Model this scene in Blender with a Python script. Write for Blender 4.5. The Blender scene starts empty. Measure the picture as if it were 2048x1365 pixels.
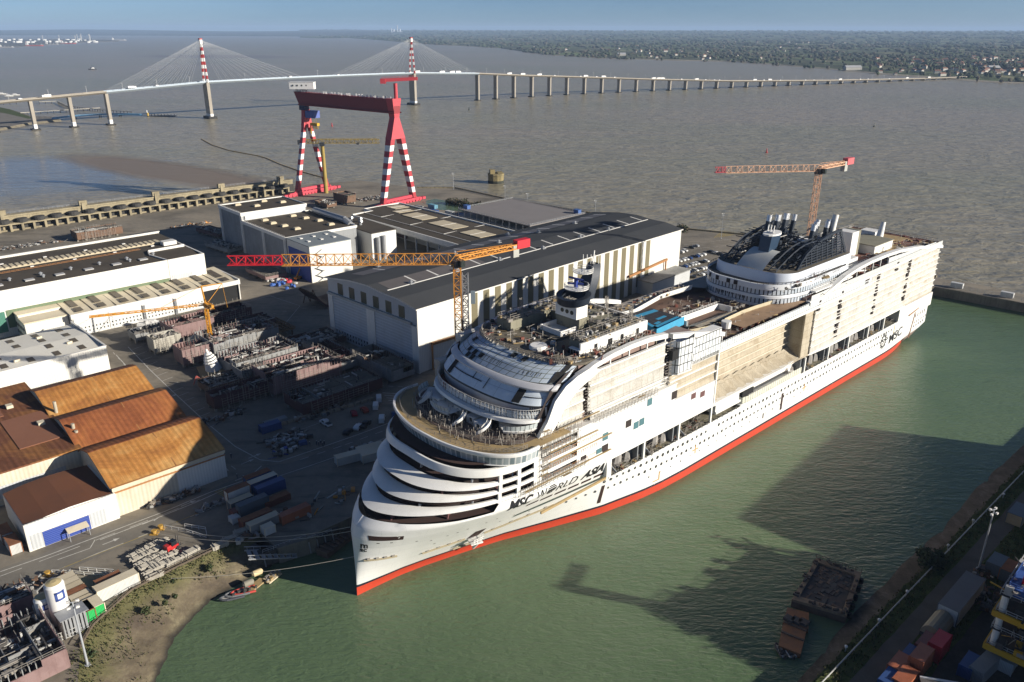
import bpy, bmesh, math, random
from mathutils import Vector, Matrix
from mathutils import noise as mnoise
R = math.radians
rnd = random.Random(7)
scene = bpy.context.scene
COL = scene.collection
# ---------------------------------------------------------------- camera
HC = 136.0
FPX = 1593.0
PITCH = math.atan((682.5 - 60.0) / FPX)
ROLL = R(0.12)
cam_d = bpy.data.cameras.new('camera')
cam = bpy.data.objects.new('camera', cam_d)
COL.objects.link(cam)
cam_d.sensor_width = 36.0
cam_d.lens = 36.0 * FPX / 2048.0
cam_d.clip_start = 1.0
cam_d.clip_end = 90000.0
cam.matrix_world = (Matrix.Translation((0, 0, HC)) @ Matrix.Rotation(R(90) - PITCH, 4, 'X')
     @ Matrix.Rotation(ROLL, 4, 'Z'))
scene.camera = cam


def G(u, v, z=5.0):
 """point of the photograph (2048x1365) -> place on the level z"""
 x = (u - 1024.0) / FPX
 y = -(v - 682.5) / FPX
 c, s = math.cos(ROLL), math.sin(ROLL)
 x, y = x * c - y * s, x * s + y * c
 d = (x, math.cos(PITCH) + y * math.sin(PITCH), -math.sin(PITCH) + y * math.cos(PITCH))
 t = (z - HC) / d[2]
 return Vector((d[0] * t, d[1] * t, z))


# ---------------------------------------------------------------- materials
def nodes(m):
 m.use_nodes = True
 nt = m.node_tree
 nt.nodes.clear()
 out = nt.nodes.new('ShaderNodeOutputMaterial')
 b = nt.nodes.new('ShaderNodeBsdfPrincipled')
 nt.links.new(b.outputs[0], out.inputs['Surface'])
 return nt, b


class NT:
 """tiny helper to write node graphs as expressions"""
 def __init__(s, name):
  s.m = bpy.data.materials.new(name)
  s.t, s.b = nodes(s.m)

 def n(s, typ, **kw):
  k = s.t.nodes.new(typ)
  for a, b in kw.items():
   setattr(k, a, b)
  return k

 def link(s, a, b):
  s.t.links.new(a, b)

 def val(s, sock, v):
  if hasattr(v, 'is_output') or isinstance(v, bpy.types.NodeSocket):
   s.t.links.new(v, sock)
  elif isinstance(v, (tuple, list)) and len(v) == 3 and sock.type == 'RGBA':
   sock.default_value = (*v, 1)
  else:
   sock.default_value = v

 def coord(s, kind='Object', scale=(1, 1, 1), rot=(0, 0, 0), loc=(0, 0, 0)):
  if kind == 'World':
   c = s.n('ShaderNodeNewGeometry').outputs['Position']
  else:
   c = s.n('ShaderNodeTexCoord').outputs[kind]
  mp = s.n('ShaderNodeMapping')
  mp.inputs['Scale'].default_value = scale
  mp.inputs['Rotation'].default_value = rot
  mp.inputs['Location'].default_value = loc
  s.link(c, mp.inputs['Vector'])
  return mp.outputs[0]

 def noise(s, vec, scale, detail=4, rough=.55, dist=0.0):
  k = s.n('ShaderNodeTexNoise')
  s.link(vec, k.inputs['Vector'])
  k.inputs['Scale'].default_value = scale
  k.inputs['Detail'].default_value = detail
  k.inputs['Roughness'].default_value = rough
  k.inputs['Distortion'].default_value = dist
  return k.outputs['Fac']

 def ramp(s, fac, stops):
  k = s.n('ShaderNodeValToRGB')
  s.link(fac, k.inputs['Fac'])
  e = k.color_ramp.elements
  while len(e) < len(stops):
   e.new(.5)
  for i, (p, c) in enumerate(stops):
   e[i].position = p
   if not isinstance(c, (tuple, list)):
    c = (c, c, c)
   e[i].color = (*c, 1)
  return k.outputs['Color']

 def mix(s, fac, a, b, mode='MIX'):
  k = s.n('ShaderNodeMix', data_type='RGBA', blend_type=mode)
  s.val(k.inputs['Factor'], fac)
  s.val(k.inputs['A'], a) if False else None
  ia = [i for i in k.inputs if i.name == 'A' and i.type == 'RGBA'][0]
  ib = [i for i in k.inputs if i.name == 'B' and i.type == 'RGBA'][0]
  s.val(ia, a)
  s.val(ib, b)
  return [o for o in k.outputs if o.type == 'RGBA'][0]

 def math(s, op, a, b=0.0, c=None, clamp=False):
  k = s.n('ShaderNodeMath', operation=op, use_clamp=clamp)
  s.val(k.inputs[0], a)
  s.val(k.inputs[1], b)
  if c is not None:
   s.val(k.inputs[2], c)
  return k.outputs[0]

 def bump(s, h, strength=.3, dist=.1, normal=None):
  k = s.n('ShaderNodeBump')
  k.inputs['Strength'].default_value = strength
  k.inputs['Distance'].default_value = dist
  s.link(h, k.inputs['Height'])
  if normal is not None:
   s.link(normal, k.inputs['Normal'])
  s.link(k.outputs[0], s.b.inputs['Normal'])
  return k.outputs[0]

 def wave(s, vec, scale, dist=0, axis='X', profile='SIN', detail=1):
  k = s.n('ShaderNodeTexWave', bands_direction=axis, wave_profile=profile)
  s.link(vec, k.inputs['Vector'])
  k.inputs['Scale'].default_value = scale
  k.inputs['Distortion'].default_value = dist
  k.inputs['Detail'].default_value = detail
  return k.outputs['Fac']

 def brick(s, vec, w, h, mortar, c1, c2, cm, offset=0.0, bias=0.0):
  k = s.n('ShaderNodeTexBrick')
  k.offset = offset
  s.link(vec, k.inputs['Vector'])
  k.inputs['Scale'].default_value = 1
  k.inputs['Brick Width'].default_value = w
  k.inputs['Row Height'].default_value = h
  k.inputs['Mortar Size'].default_value = mortar
  k.inputs['Mortar Smooth'].default_value = 0.0
  k.inputs['Bias'].default_value = bias
  s.val(k.inputs['Color1'], c1)
  s.val(k.inputs['Color2'], c2)
  s.val(k.inputs['Mortar'], cm)
  return k

 def done(s, col=None, rough=.6, metal=0.0, spec=None):
  if col is not None:
   s.val(s.b.inputs['Base Color'], col)
  s.val(s.b.inputs['Roughness'], rough)
  s.b.inputs['Metallic'].default_value = metal
  if spec is not None:
   s.b.inputs['Specular IOR Level'].default_value = spec
  return s.m


MATS = {}


def mat(name, col, rough=.6, metal=0.0, dirt=.25, dscale=.25, dcol=None, streak=False, kind='World', spec=None, bump=0.0):
 """painted / worn surface: base colour with blotches and optional run-down streaks"""
 if name in MATS:
  return MATS[name]
 g = NT(name)
 dcol = dcol or tuple(c * .45 for c in col)
 n1 = g.noise(g.coord(kind), dscale, 6, .65)
 f = g.ramp(n1, [(.42, 0.0), (.72, 1.0)])
 c = g.mix(g.math('MULTIPLY', f, dirt), col, dcol)
 if streak:
  n2 = g.noise(g.coord(kind, (1, 1, .06)), 1.1, 4, .6)
  c = g.mix(g.math('MULTIPLY', g.ramp(n2, [(.5, 0.0), (.8, 1.0)]), dirt), c, dcol)
 n3 = g.noise(g.coord(kind), dscale * 14, 3, .6)
 c = g.mix(.12, c, g.mix(1.0, c, g.ramp(n3, [(.2, .55), (.8, 1.35)]), 'MULTIPLY'))
 if bump:
  g.bump(n3, bump, .1)
 MATS[name] = g.done(c, rough, metal, spec)
 return MATS[name]


def ribbed(name, col, pitch, axis='X', dirt=.25, rough=.5, dcol=None, depth=.35, kind='UV', dscale=.1, shade=.12):
 """corrugated sheet: ribs run along the other axis; UV is in metres"""
 if name in MATS:
  return MATS[name]
 g = NT(name)
 dcol = dcol or tuple(c * .5 for c in col)
 v = g.coord(kind)
 w = g.wave(v, .31416 / pitch, 0, axis)
 n1 = g.noise(g.coord('World'), dscale, 6, .65)
 n2 = g.noise(g.coord('World', (1, 1, .08)), .9, 4, .6)
 c = g.mix(g.math('MULTIPLY', g.ramp(n1, [(.4, 0.0), (.75, 1.0)]), dirt), col, dcol)
 c = g.mix(g.math('MULTIPLY', g.ramp(n2, [(.5, 0.0), (.8, 1.0)]), dirt * .7), c, dcol)
 c = g.mix(shade, c, g.mix(1.0, c, g.ramp(w, [(.3, .4), (.7, 1.2)]), 'MULTIPLY'))
 g.bump(w, depth, .12)
 MATS[name] = g.done(c, rough)
 return MATS[name]


# ---------------------------------------------------------------- mesh builder
class MB:
 def __init__(s):
  s.v, s.f, s.mi, s.uv = [], [], [], []
  s.has_uv = False
  s.starts = []

 def add(s, verts, faces, m=0, uvs=None):
  o = len(s.v)
  s.starts.append((o, len(s.f)))
  s.v.extend([tuple(p) for p in verts])
  for k, f in enumerate(faces):
   s.f.append(tuple(i + o for i in f))
   s.mi.append(m)
   s.uv.append(uvs[k] if uvs else None)
  if uvs:
   s.has_uv = True
  return s

 def hexa(s, b, t, m=0):
  """b, t: 4 bottom and 4 top points in order; UVs in metres"""
  v = list(b) + list(t)
  fs = [(3, 2, 1, 0), (4, 5, 6, 7)] + [(i, (i + 1) % 4, (i + 1) % 4 + 4, i + 4) for i in range(4)]
  P = [Vector(p) for p in v]
  uvs = []
  for f in fs:
   a = (P[f[1]] - P[f[0]]).length
   c = (P[f[3]] - P[f[0]]).length
   uvs.append([(0, 0), (a, 0), (a, c), (0, c)])
  return s.add(v, fs, m, uvs)

 def box(s, x0, x1, y0, y1, z0, z1, m=0):
  return s.hexa([(x0, y0, z0), (x1, y0, z0), (x1, y1, z0), (x0, y1, z0)],
     [(x0, y0, z1), (x1, y0, z1), (x1, y1, z1), (x0, y1, z1)], m)

 def rbox(s, c, size, rz=0.0, m=0, tilt=0.0):
  hx, hy, hz = size[0] / 2, size[1] / 2, size[2] / 2
  M_ = Matrix.Translation(c) @ Matrix.Rotation(rz, 4, 'Z') @ Matrix.Rotation(tilt, 4, 'X')
  q = [(-hx, -hy), (hx, -hy), (hx, hy), (-hx, hy)]
  return s.hexa([M_ @ Vector((x, y, -hz)) for x, y in q], [M_ @ Vector((x, y, hz)) for x, y in q], m)

 def prism(s, poly, z0, z1, m=0, top=True, bottom=True):
  n = len(poly)
  v = [(p[0], p[1], z0) for p in poly] + [(p[0], p[1], z1) for p in poly]
  fs, uvs = [], []
  u = 0
  for i in range(n):
   j = (i + 1) % n
   L = math.dist(poly[i][:2], poly[j][:2])
   fs.append((i, j, n + j, n + i))
   uvs.append([(u, z0), (u + L, z0), (u + L, z1), (u, z1)])
   u += L
  if top:
   fs.append(tuple(range(n, 2 * n)))
   uvs.append([(p[0], p[1]) for p in poly])
  if bottom:
   fs.append(tuple(reversed(range(n))))
   uvs.append([(p[0], p[1]) for p in reversed(poly)])
  return s.add(v, fs, m, uvs)

 def bar(s, p, q, w=.3, h=None, m=0, caps=False):
  p, q = Vector(p), Vector(q)
  d = q - p
  if d.length < 1e-6:
   return s
  h = h or w
  up = Vector((0, 0, 1)) if abs(d.normalized().z) < .95 else Vector((1, 0, 0))
  a = d.cross(up).normalized() * (w / 2)
  b = a.cross(d).normalized() * (h / 2)
  o = [a + b, -a + b, -a - b, a - b]
  v = [p + k for k in o] + [q + k for k in o]
  fs = [(i, (i + 1) % 4, (i + 1) % 4 + 4, i + 4) for i in range(4)]
  if caps:
   fs += [(3, 2, 1, 0), (4, 5, 6, 7)]
  L = d.length
  return s.add(v, fs, m, [[(0, 0), (w, 0), (w, L), (0, L)]] * len(fs))

 def tube(s, p, q, r, n=10, r2=None, m=0, caps=True):
  p, q = Vector(p), Vector(q)
  d = (q - p).normalized()
  up = Vector((0, 0, 1)) if abs(d.z) < .95 else Vector((1, 0, 0))
  a = d.cross(up).normalized()
  b = a.cross(d)
  r2 = r if r2 is None else r2
  v = []
  for (c, k) in ((p, r), (q, r2)):
   for i in range(n):
    t = 2 * math.pi * i / n
    v.append(c + (a * math.cos(t) + b * math.sin(t)) * k)
  fs = [(i, (i + 1) % n, (i + 1) % n + n, i + n) for i in range(n)]
  L = (q - p).length
  uvs = [[(i * r, 0), (i * r + r, 0), (i * r + r, L), (i * r, L)] for i in range(n)]
  if caps:
   fs += [tuple(reversed(range(n))), tuple(range(n, 2 * n))]
   uvs += [[(0, 0)] * n] * 2
  return s.add(v, fs, m, uvs)

 def path(s, pts, r, n=6, m=0):
  for a, b in zip(pts, pts[1:]):
   s.tube(a, b, r, n, m=m, caps=False)
  return s

 def quad(s, a, b, c, d, m=0):
  L = (Vector(b) - Vector(a)).length
  W = (Vector(d) - Vector(a)).length
  return s.add([a, b, c, d], [(0, 1, 2, 3)], m, [[(0, 0), (L, 0), (L, W), (0, W)]])

 def plate(s, a, b, c, d, th, m=0):
  """quad given thickness th along its own normal (towards -normal)"""
  A = [Vector(p) for p in (a, b, c, d)]
  nrm = (A[1] - A[0]).cross(A[3] - A[0]).normalized() * th
  return s.hexa([p - nrm for p in A], A, m)

 def loft(s, rows, m=0, closed=False, uvscale=None):
  """rows: list of equally long point lists"""
  n = len(rows[0])
  v = [p for r_ in rows for p in r_]
  fs, uvs = [], []
  lens = []
  for r_ in rows:
   u = [0.0]
   for a, b in zip(r_, r_[1:]):
    u.append(u[-1] + math.dist(a, b))
   u.append(u[-1] + math.dist(r_[-1], r_[0]))
   lens.append(u)
  vv = [0.0]
  mid = n // 2
  for a, b in zip(rows, rows[1:]):
   vv.append(vv[-1] + math.dist(a[mid], b[mid]))
  for k in range(len(rows) - 1):
   for i in range(n if closed else n - 1):
    j = (i + 1) % n
    fs.append((k * n + i, k * n + j, (k + 1) * n + j, (k + 1) * n + i))
    u0, u1 = lens[0][i], lens[0][i + 1]
    uvs.append([(u0, vv[k]), (u1, vv[k]), (u1, vv[k + 1]), (u0, vv[k + 1])])
  return s.add(v, fs, m, uvs)

 def truss(s, p, q, w, bays, r=.12, rd=None, tri=False, m=0, up=None):
  """box (or triangular) lattice from p to q"""
  p, q = Vector(p), Vector(q)
  d = (q - p).normalized()
  up = Vector(up) if up else (Vector((0, 0, 1)) if abs(d.z) < .9 else Vector((1, 0, 0)))
  a = d.cross(up).normalized()
  b = a.cross(d).normalized()
  rd = rd or r * .7
  w2 = w if isinstance(w, tuple) else (w, w)
  if tri:
   off = [a * w2[0] / 2 - b * w2[1] / 2, -a * w2[0] / 2 - b * w2[1] / 2, b * w2[1] / 2]
  else:
   off = [a * w2[0] / 2 + b * w2[1] / 2, -a * w2[0] / 2 + b * w2[1] / 2, -a * w2[0] / 2 - b * w2[1] / 2, a * w2[0] / 2 - b * w2[1] / 2]
  for o in off:
   s.bar(p + o, q + o, r * 2, m=m)
  N = len(off)
  L = (q - p) / bays
  for k in range(bays):
   c0, c1 = p + L * k, p + L * (k + 1)
   for i in range(N):
    j = (i + 1) % N
    if k % 2:
     s.bar(c0 + off[i], c1 + off[j], rd * 2, m=m)
    else:
     s.bar(c0 + off[j], c1 + off[i], rd * 2, m=m)
    s.bar(c0 + off[i], c0 + off[j], rd * 2, m=m)
  return s

 def rail(s, pts, h=1.1, step=2.0, w=.07, m=0, rails=2):
  for a, b in zip(pts, pts[1:]):
   a, b = Vector(a), Vector(b)
   n = max(1, int((b - a).length / step))
   for k in range(n + 1):
    p = a.lerp(b, k / n)
    s.bar(p, p + Vector((0, 0, h)), w, m=m)
   for r_ in range(rails):
    z = Vector((0, 0, h * (r_ + 1) / rails))
    s.bar(a + z, b + z, w, m=m)
  return s

 def blob(s, c, r, n=1, sq=(1, 1, 1), jit=.2, rr=rnd, m=0):
  bm = bmesh.new()
  bmesh.ops.create_icosphere(bm, subdivisions=n, radius=1)
  vs = []
  for q in bm.verts:
   k = 1 + rr.uniform(-jit, jit)
   vs.append((c[0] + q.co.x * r * sq[0] * k, c[1] + q.co.y * r * sq[1] * k, c[2] + q.co.z * r * sq[2] * k))
  fs = [tuple(x.index for x in f.verts) for f in bm.faces]
  bm.free()
  return s.add(vs, fs, m)

 def split(s, name, mats, parent=None, size=1, **kw):
  """one object for every shape (or every `size` shapes) that was added"""
  st = s.starts + [(len(s.v), len(s.f))]
  out = []
  for i in range(0, len(s.starts), size):
   (v0, f0), (v1, f1) = st[i], st[min(i + size, len(st) - 1)]
   q = MB()
   q.v = s.v[v0:v1]
   q.f = [tuple(k - v0 for k in f) for f in s.f[f0:f1]]
   q.mi, q.uv, q.has_uv = s.mi[f0:f1], s.uv[f0:f1], s.has_uv
   out.append(q.build(name, mats, parent, **kw))
  return out

 def build(s, name, mats, parent=None, smooth=False, loc=None, recalc=True, rotz=0.0):
  me = bpy.data.meshes.new(name)
  me.from_pydata(s.v, [], s.f)
  for q in (mats if isinstance(mats, (list, tuple)) else [mats]):
   me.materials.append(q)
  if s.has_uv:
   ul = me.uv_layers.new(name='UVMap')
   k = 0
   data = ul.data
   for f, u in zip(s.f, s.uv):
    if u:
     for i in range(len(f)):
      data[k + i].uv = u[i] if i < len(u) else (0, 0)
    k += len(f)
  if any(s.mi):
   me.polygons.foreach_set('material_index', s.mi)
  if recalc and len(s.f) < 60000:
   bm = bmesh.new()
   bm.from_mesh(me)
   bmesh.ops.recalc_face_normals(bm, faces=bm.faces)
   bm.to_mesh(me)
   bm.free()
  if smooth:
   me.polygons.foreach_set('use_smooth', [True] * len(me.polygons))
   try:
    me.set_sharp_from_angle(angle=R(40))
   except Exception:
    pass
  me.update()
  o = bpy.data.objects.new(name, me)
  COL.objects.link(o)
  if parent is not None:
   o.parent = parent
  if loc is not None:
   o.location = loc
  o.rotation_euler.z = rotz
  return o


def tag(o, label=None, cat=None, group=None, kind=None):
 if label:
  o['label'] = label
 if cat:
  o['category'] = cat
 if group:
  o['group'] = group
 if kind:
  o['kind'] = kind
 return o


def thing(name, label, cat, loc=(0, 0, 0), az=0.0, group=None):
 o = bpy.data.objects.new(name, None)
 COL.objects.link(o)
 o.empty_display_size = .5
 o.location = loc
 o.rotation_euler.z = R(az)
 return tag(o, label, cat, group)


def copy_tree(o, parent=None, **kw):
 c = o.copy()
 COL.objects.link(c)
 if parent is not None:
  c.parent = parent
 for ch in [x for x in CHILD.get(o.name, [])]:
  copy_tree(ch, c)
 return c


CHILD = {}


def index_children():
 CHILD.clear()
 for o in COL.objects:
  if o.parent:
   CHILD.setdefault(o.parent.name, []).append(o)


def dup(o, loc, az=0.0, label=None, group=None):
 c = o.copy()
 COL.objects.link(c)
 c.location = loc
 c.rotation_euler.z = R(az)
 for ch in list(o.children):
  k = ch.copy()
  COL.objects.link(k)
  k.parent = c
  for g2 in list(ch.children):
   j = g2.copy()
   COL.objects.link(j)
   j.parent = k
 if label:
  c['label'] = label
 if group:
  c['group'] = group
 return c


def az_of(p, q):
 return math.degrees(math.atan2(q[1] - p[1], q[0] - p[0]))


# ---------------------------------------------------------------- light
SUN_EL = R(18.5)
sd = Vector((.955 * math.cos(SUN_EL), -.296 * math.cos(SUN_EL), math.sin(SUN_EL))).normalized()
sl = bpy.data.lights.new('sun', 'SUN')
sl.energy = 4.9
sl.angle = R(.5)
sl.color = (1.0, .93, .82)
so = bpy.data.objects.new('sun', sl)
COL.objects.link(so)
so.rotation_euler = (-sd).to_track_quat('-Z', 'Y').to_euler()
so.location = (400, -150, 300)
w = bpy.data.worlds.new('World')
scene.world = w
w.use_nodes = True
wt = w.node_tree
wt.nodes.clear()
sky = wt.nodes.new('ShaderNodeTexSky')
sky.sky_type = 'NISHITA'
sky.sun_disc = False
sky.sun_elevation = SUN_EL
sky.sun_rotation = math.atan2(sd.x, sd.y)
sky.altitude = 0
sky.air_density = .48
sky.dust_density = .3
sky.ozone_density = 4.0
bg = wt.nodes.new('ShaderNodeBackground')
bg.inputs['Strength'].default_value = .056
wo = wt.nodes.new('ShaderNodeOutputWorld')
cn = wt.nodes.new('ShaderNodeTexNoise')
cn.inputs['Scale'].default_value = 2.2
cn.inputs['Detail'].default_value = 5
cm_ = wt.nodes.new('ShaderNodeMapping')
cm_.inputs['Scale'].default_value = (1, 1, 7)
wt.links.new(wt.nodes.new('ShaderNodeTexCoord').outputs['Generated'], cm_.inputs['Vector'])
wt.links.new(cm_.outputs[0], cn.inputs['Vector'])
cr_ = wt.nodes.new('ShaderNodeValToRGB')
cr_.color_ramp.elements[0].position = .35
cr_.color_ramp.elements[0].color = (.94, .96, .98, 1)
cr_.color_ramp.elements[1].position = .7
cr_.color_ramp.elements[1].color = (1.16, 1.10, 1.06, 1)
wt.links.new(cn.outputs['Fac'], cr_.inputs['Fac'])
mu = wt.nodes.new('ShaderNodeVectorMath')
mu.operation = 'MULTIPLY'
wt.links.new(sky.outputs[0], mu.inputs[0])
wt.links.new(cr_.outputs['Color'], mu.inputs[1])
wt.links.new(mu.outputs[0], bg.inputs['Color'])
wt.links.new(bg.outputs[0], wo.inputs['Surface'])
vs = scene.view_settings
vs.view_transform = 'Standard'
vs.look = 'None'
vs.gamma = 1.0
vs.exposure = .62
scene.render.engine = 'CYCLES'
cy = scene.cycles
cy.max_bounces = 5
cy.diffuse_bounces = 2
cy.glossy_bounces = 2
cy.transmission_bounces = 3
cy.volume_bounces = 0
cy.transparent_max_bounces = 4
cy.caustics_reflective = False
cy.caustics_refractive = False
cy.use_denoising = True
# ================================================================ setting: water, land, banks, roads
AZ = 42.83
SD = Vector((math.cos(R(AZ)), math.sin(R(AZ)), 0))
SN = Vector((SD.y, -SD.x, 0))
BOW = Vector((-39.76, 167.34, 0))


def SW(s, n, z=0.0):
 return BOW + SD * s + SN * n + Vector((0, 0, z))


def ellipse_mask(g, a, b, half_w, warp=.25, soft=(.75, 1.05), nscale=.006):
 """soft mask of a stretched patch from a to b (world), half width half_w"""
 c = (a + b) / 2
 ang = math.atan2(b.y - a.y, b.x - a.x)
 L = (b - a).length / 2
 geo = g.n('ShaderNodeNewGeometry').outputs['Position']
 sub = g.n('ShaderNodeVectorMath', operation='SUBTRACT')
 g.link(geo, sub.inputs[0])
 sub.inputs[1].default_value = (c.x, c.y, 0)
 rot = g.n('ShaderNodeVectorRotate', rotation_type='Z_AXIS')
 g.link(sub.outputs[0], rot.inputs['Vector'])
 rot.inputs['Angle'].default_value = -ang
 sc = g.n('ShaderNodeVectorMath', operation='MULTIPLY')
 g.link(rot.outputs[0], sc.inputs[0])
 sc.inputs[1].default_value = (1 / L, 1 / half_w, 0)
 ln = g.n('ShaderNodeVectorMath', operation='LENGTH')
 g.link(sc.outputs[0], ln.inputs[0])
 nz = g.noise(g.coord('World', (1, 1, 1), (0, 0, -ang)), nscale, 5, .6)
 d = g.math('ADD', ln.outputs['Value'], g.math('MULTIPLY', g.math('SUBTRACT', nz, .5), warp * 2))
 return g.ramp(d, [(soft[0], 1.0), (min(soft[1], 1.0), 0.0)])


# ---- estuary
g = NT('estuary_water')
big = g.noise(g.coord('World', (1, 2.2, 1), (0, 0, R(-12))), .0011, 5, .6, .6)
mid = g.noise(g.coord('World', (1, 3.5, 1), (0, 0, R(10))), .012, 5, .65)
c = g.mix(g.ramp(big, [(.35, 0.0), (.65, 1.0)]), (.262, .238, .150), (.305, .256, .180))
spk = g.noise(g.coord('World', (1, 2.4, 1), (0, 0, R(25))), .075, 6, .72, .5)
c = g.mix(.5, c, g.mix(1.0, c, g.ramp(mid, [(.3, .72), (.7, 1.25)]), 'MULTIPLY'))
c = g.mix(.55, c, g.mix(1.0, c, g.ramp(spk, [(.32, .55), (.68, 1.5)]), 'MULTIPLY'))
mud = ellipse_mask(g, G(110, 305, 0), G(640, 396, 0), 46, .25, (.6, 1.0))
wet = ellipse_mask(g, G(-260, 330, 0), G(330, 372, 0), 150, .35, (.55, 1.0))
bank_far = ellipse_mask(g, G(250, 111, 0), G(640, 116, 0), 330, .3, (.6, .95), .0016)
c = g.mix(g.math('MULTIPLY', wet, .55), c, (.10, .115, .125))  # blue-grey tint paints the sky's reflection onto the smooth wet flats
c = g.mix(g.math('MULTIPLY', mud, .9), c, (.22, .165, .11))
c = g.mix(g.math('MULTIPLY', bank_far, .8), c, (.20, .155, .11))
w1 = g.noise(g.coord('World', (1, 2.0, 1), (0, 0, R(25))), .11, 4, .62, .6)
w2 = g.noise(g.coord('World', (1, 2.0, 1), (0, 0, R(15))), .032, 3, .55, .4)
caps = g.math('MULTIPLY', g.ramp(g.noise(g.coord('World', (1, 2.2, 1), (0, 0, R(25))), .16, 5, .7, .4), [(.66, 0.0), (.74, 1.0)]), .35)
calm = g.math('SUBTRACT', 1.0, g.math('MAXIMUM', g.math('MULTIPLY', mud, .9), g.math('MULTIPLY', wet, .85)), clamp=True)
c = g.mix(g.math('MULTIPLY', caps, calm), c, (.38, .35, .28))
h = g.math('MULTIPLY', g.math('ADD', w1, g.math('MULTIPLY', w2, 2.0)), g.math('ADD', g.math('MULTIPLY', calm, .95), .05))
g.bump(h, 1.0, 1.5)
EST = g.done(c, g.math('ADD', g.math('ADD', g.math('MULTIPLY', calm, .16), .13), g.math('MULTIPLY', mud, .3)), 0, .5)
g.b.inputs['IOR'].default_value = 1.33
o = MB().quad((-45000, -2000, 0), (45000, -2000, 0), (45000, 60000, 0), (-45000, 60000, 0)).build('estuary_water', EST)
tag(o, kind='structure')

# ---- basin
g = NT('basin_water')
big = g.noise(g.coord('World'), .018, 4, .6, .8)
c = g.mix(g.ramp(big, [(.35, 0.0), (.7, 1.0)]), (.090, .140, .072), (.116, .166, .088))
w1 = g.noise(g.coord('World', (1, 2.6, 1), (0, 0, R(14))), .36, 4, .6, .5)
w2 = g.noise(g.coord('World', (1, 2.0, 1), (0, 0, R(-30))), .9, 3, .55, .3)
w3 = g.noise(g.coord('World', (1, 3.0, 1), (0, 0, R(10))), .07, 2, .5, .3)
h = g.math('ADD', g.math('MULTIPLY', w1, 1.0), g.math('ADD', g.math('MULTIPLY', w2, .10), g.math('MULTIPLY', w3, .9)))
g.bump(h, .42, .8)
BAS = g.done(c, .09, 0, .5)
g.b.inputs['IOR'].default_value = 1.33
bank_top_px = [(150, 1440), (161, 1296), (187, 1252), (264, 1182), (351, 1138), (425, 1103), (475, 1082), (514, 1060)]
bank_wl_px = [(326, 1440), (331, 1345), (338, 1300), (352, 1277), (395, 1229), (434, 1196), (483, 1167), (545, 1132)]
east_top_px = [(1560, 1440), (1653, 1365), (1759, 1255), (1864, 1147), (1952, 1050), (2034, 968), (2200, 862), (2500, 720)]
east_wl_px = [(1535, 1440), (1594, 1365), (1638, 1311), (1712, 1220), (1770, 1167), (1838, 1094), (1887, 1056), (1964, 965), (2060, 878), (2400, 700)]
ZE = 4.0
basin = [G(u, v, 0) for u, v in bank_wl_px] + [G(560, 1125, 0), SW(-8, -27), SW(306, -27), G(1872, 592, 0), G(2500, 715, 0)] + \
  [G(u, v, 0) for u, v in reversed(east_wl_px)]
ctr = G(1300, 1150, 0)
ob = []
for p in basin:                      # tuck the edge of the sheet under the banks
 ob.append((p.x, p.y))
mb = MB()
grow = [(p + (p - ctr).normalized() * 6) for p in basin]
mb.add([(p.x, p.y, .05) for p in grow], [tuple(range(len(grow)))], 0)
tag(mb.build('basin_water', BAS), kind='structure')

# ---- yard ground
g = NT('yard_asphalt')
a1 = g.noise(g.coord('World'), .03, 6, .65, .4)
a2 = g.noise(g.coord('World'), .35, 5, .7)
a3 = g.noise(g.coord('World', (.35, 1.6, 1), (0, 0, R(-46))), .12, 5, .7)
c = g.ramp(a1, [(.3, (.145, .130, .104)), (.5, (.235, .206, .162)), (.72, (.29, .25, .19))])
c = g.mix(g.math('MULTIPLY', g.ramp(a3, [(.52, 0.0), (.7, 1.0)]), .6), c, (.075, .068, .056))
c = g.mix(.45, c, g.mix(1.0, c, g.ramp(a2, [(.25, .6), (.75, 1.3)]), 'MULTIPLY'))
g.bump(a2, .15, .05)
ASPH = g.done(c, .85, 0, .3)
CONC = mat('quay_concrete', (.21, .185, .14), .85, 0, .65, .14, (.07, .06, .045), True)
shore_px = [(2500, 640), (2048, 590), (1950, 568), (1871, 556), (1496, 472), (1350, 458), (1300, 446), (1216, 434), (1010, 399), (908, 377),
   (833, 377), (720, 361), (600, 371), (450, 389), (0, 446), (-300, 488)]
yard = [G(u, v, 5) for u, v in bank_top_px] + [G(556, 1097), G(632, 1074), SW(3, -25, 5), SW(305, -25, 5), G(1870, 574), G(2500, 690)] + \
 [G(u, v, 5) for u, v in shore_px] + [Vector((-900, 420, 5)), Vector((-900, 60, 5)), Vector((-110, 60, 5))]
mb = MB()
mb.prism([(p.x, p.y) for p in yard], -6, 5, 0, bottom=False)
for k in range(len(mb.f)):
 mb.mi[k] = 1 if len(mb.f[k]) == 4 else 0
o = mb.build('yard_ground', [ASPH, CONC])
tag(o, kind='structure')


def resample(pts, n):
 L = [0]
 for a, b in zip(pts, pts[1:]):
  L.append(L[-1] + (b - a).length)
 out = []
 for k in range(n):
  t = L[-1] * k / (n - 1)
  i = max(j for j in range(len(L) - 1) if L[j] <= t + 1e-6)
  f = (t - L[i]) / max(1e-6, L[i + 1] - L[i])
  out.append(pts[i].lerp(pts[i + 1], f))
 return out


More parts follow.
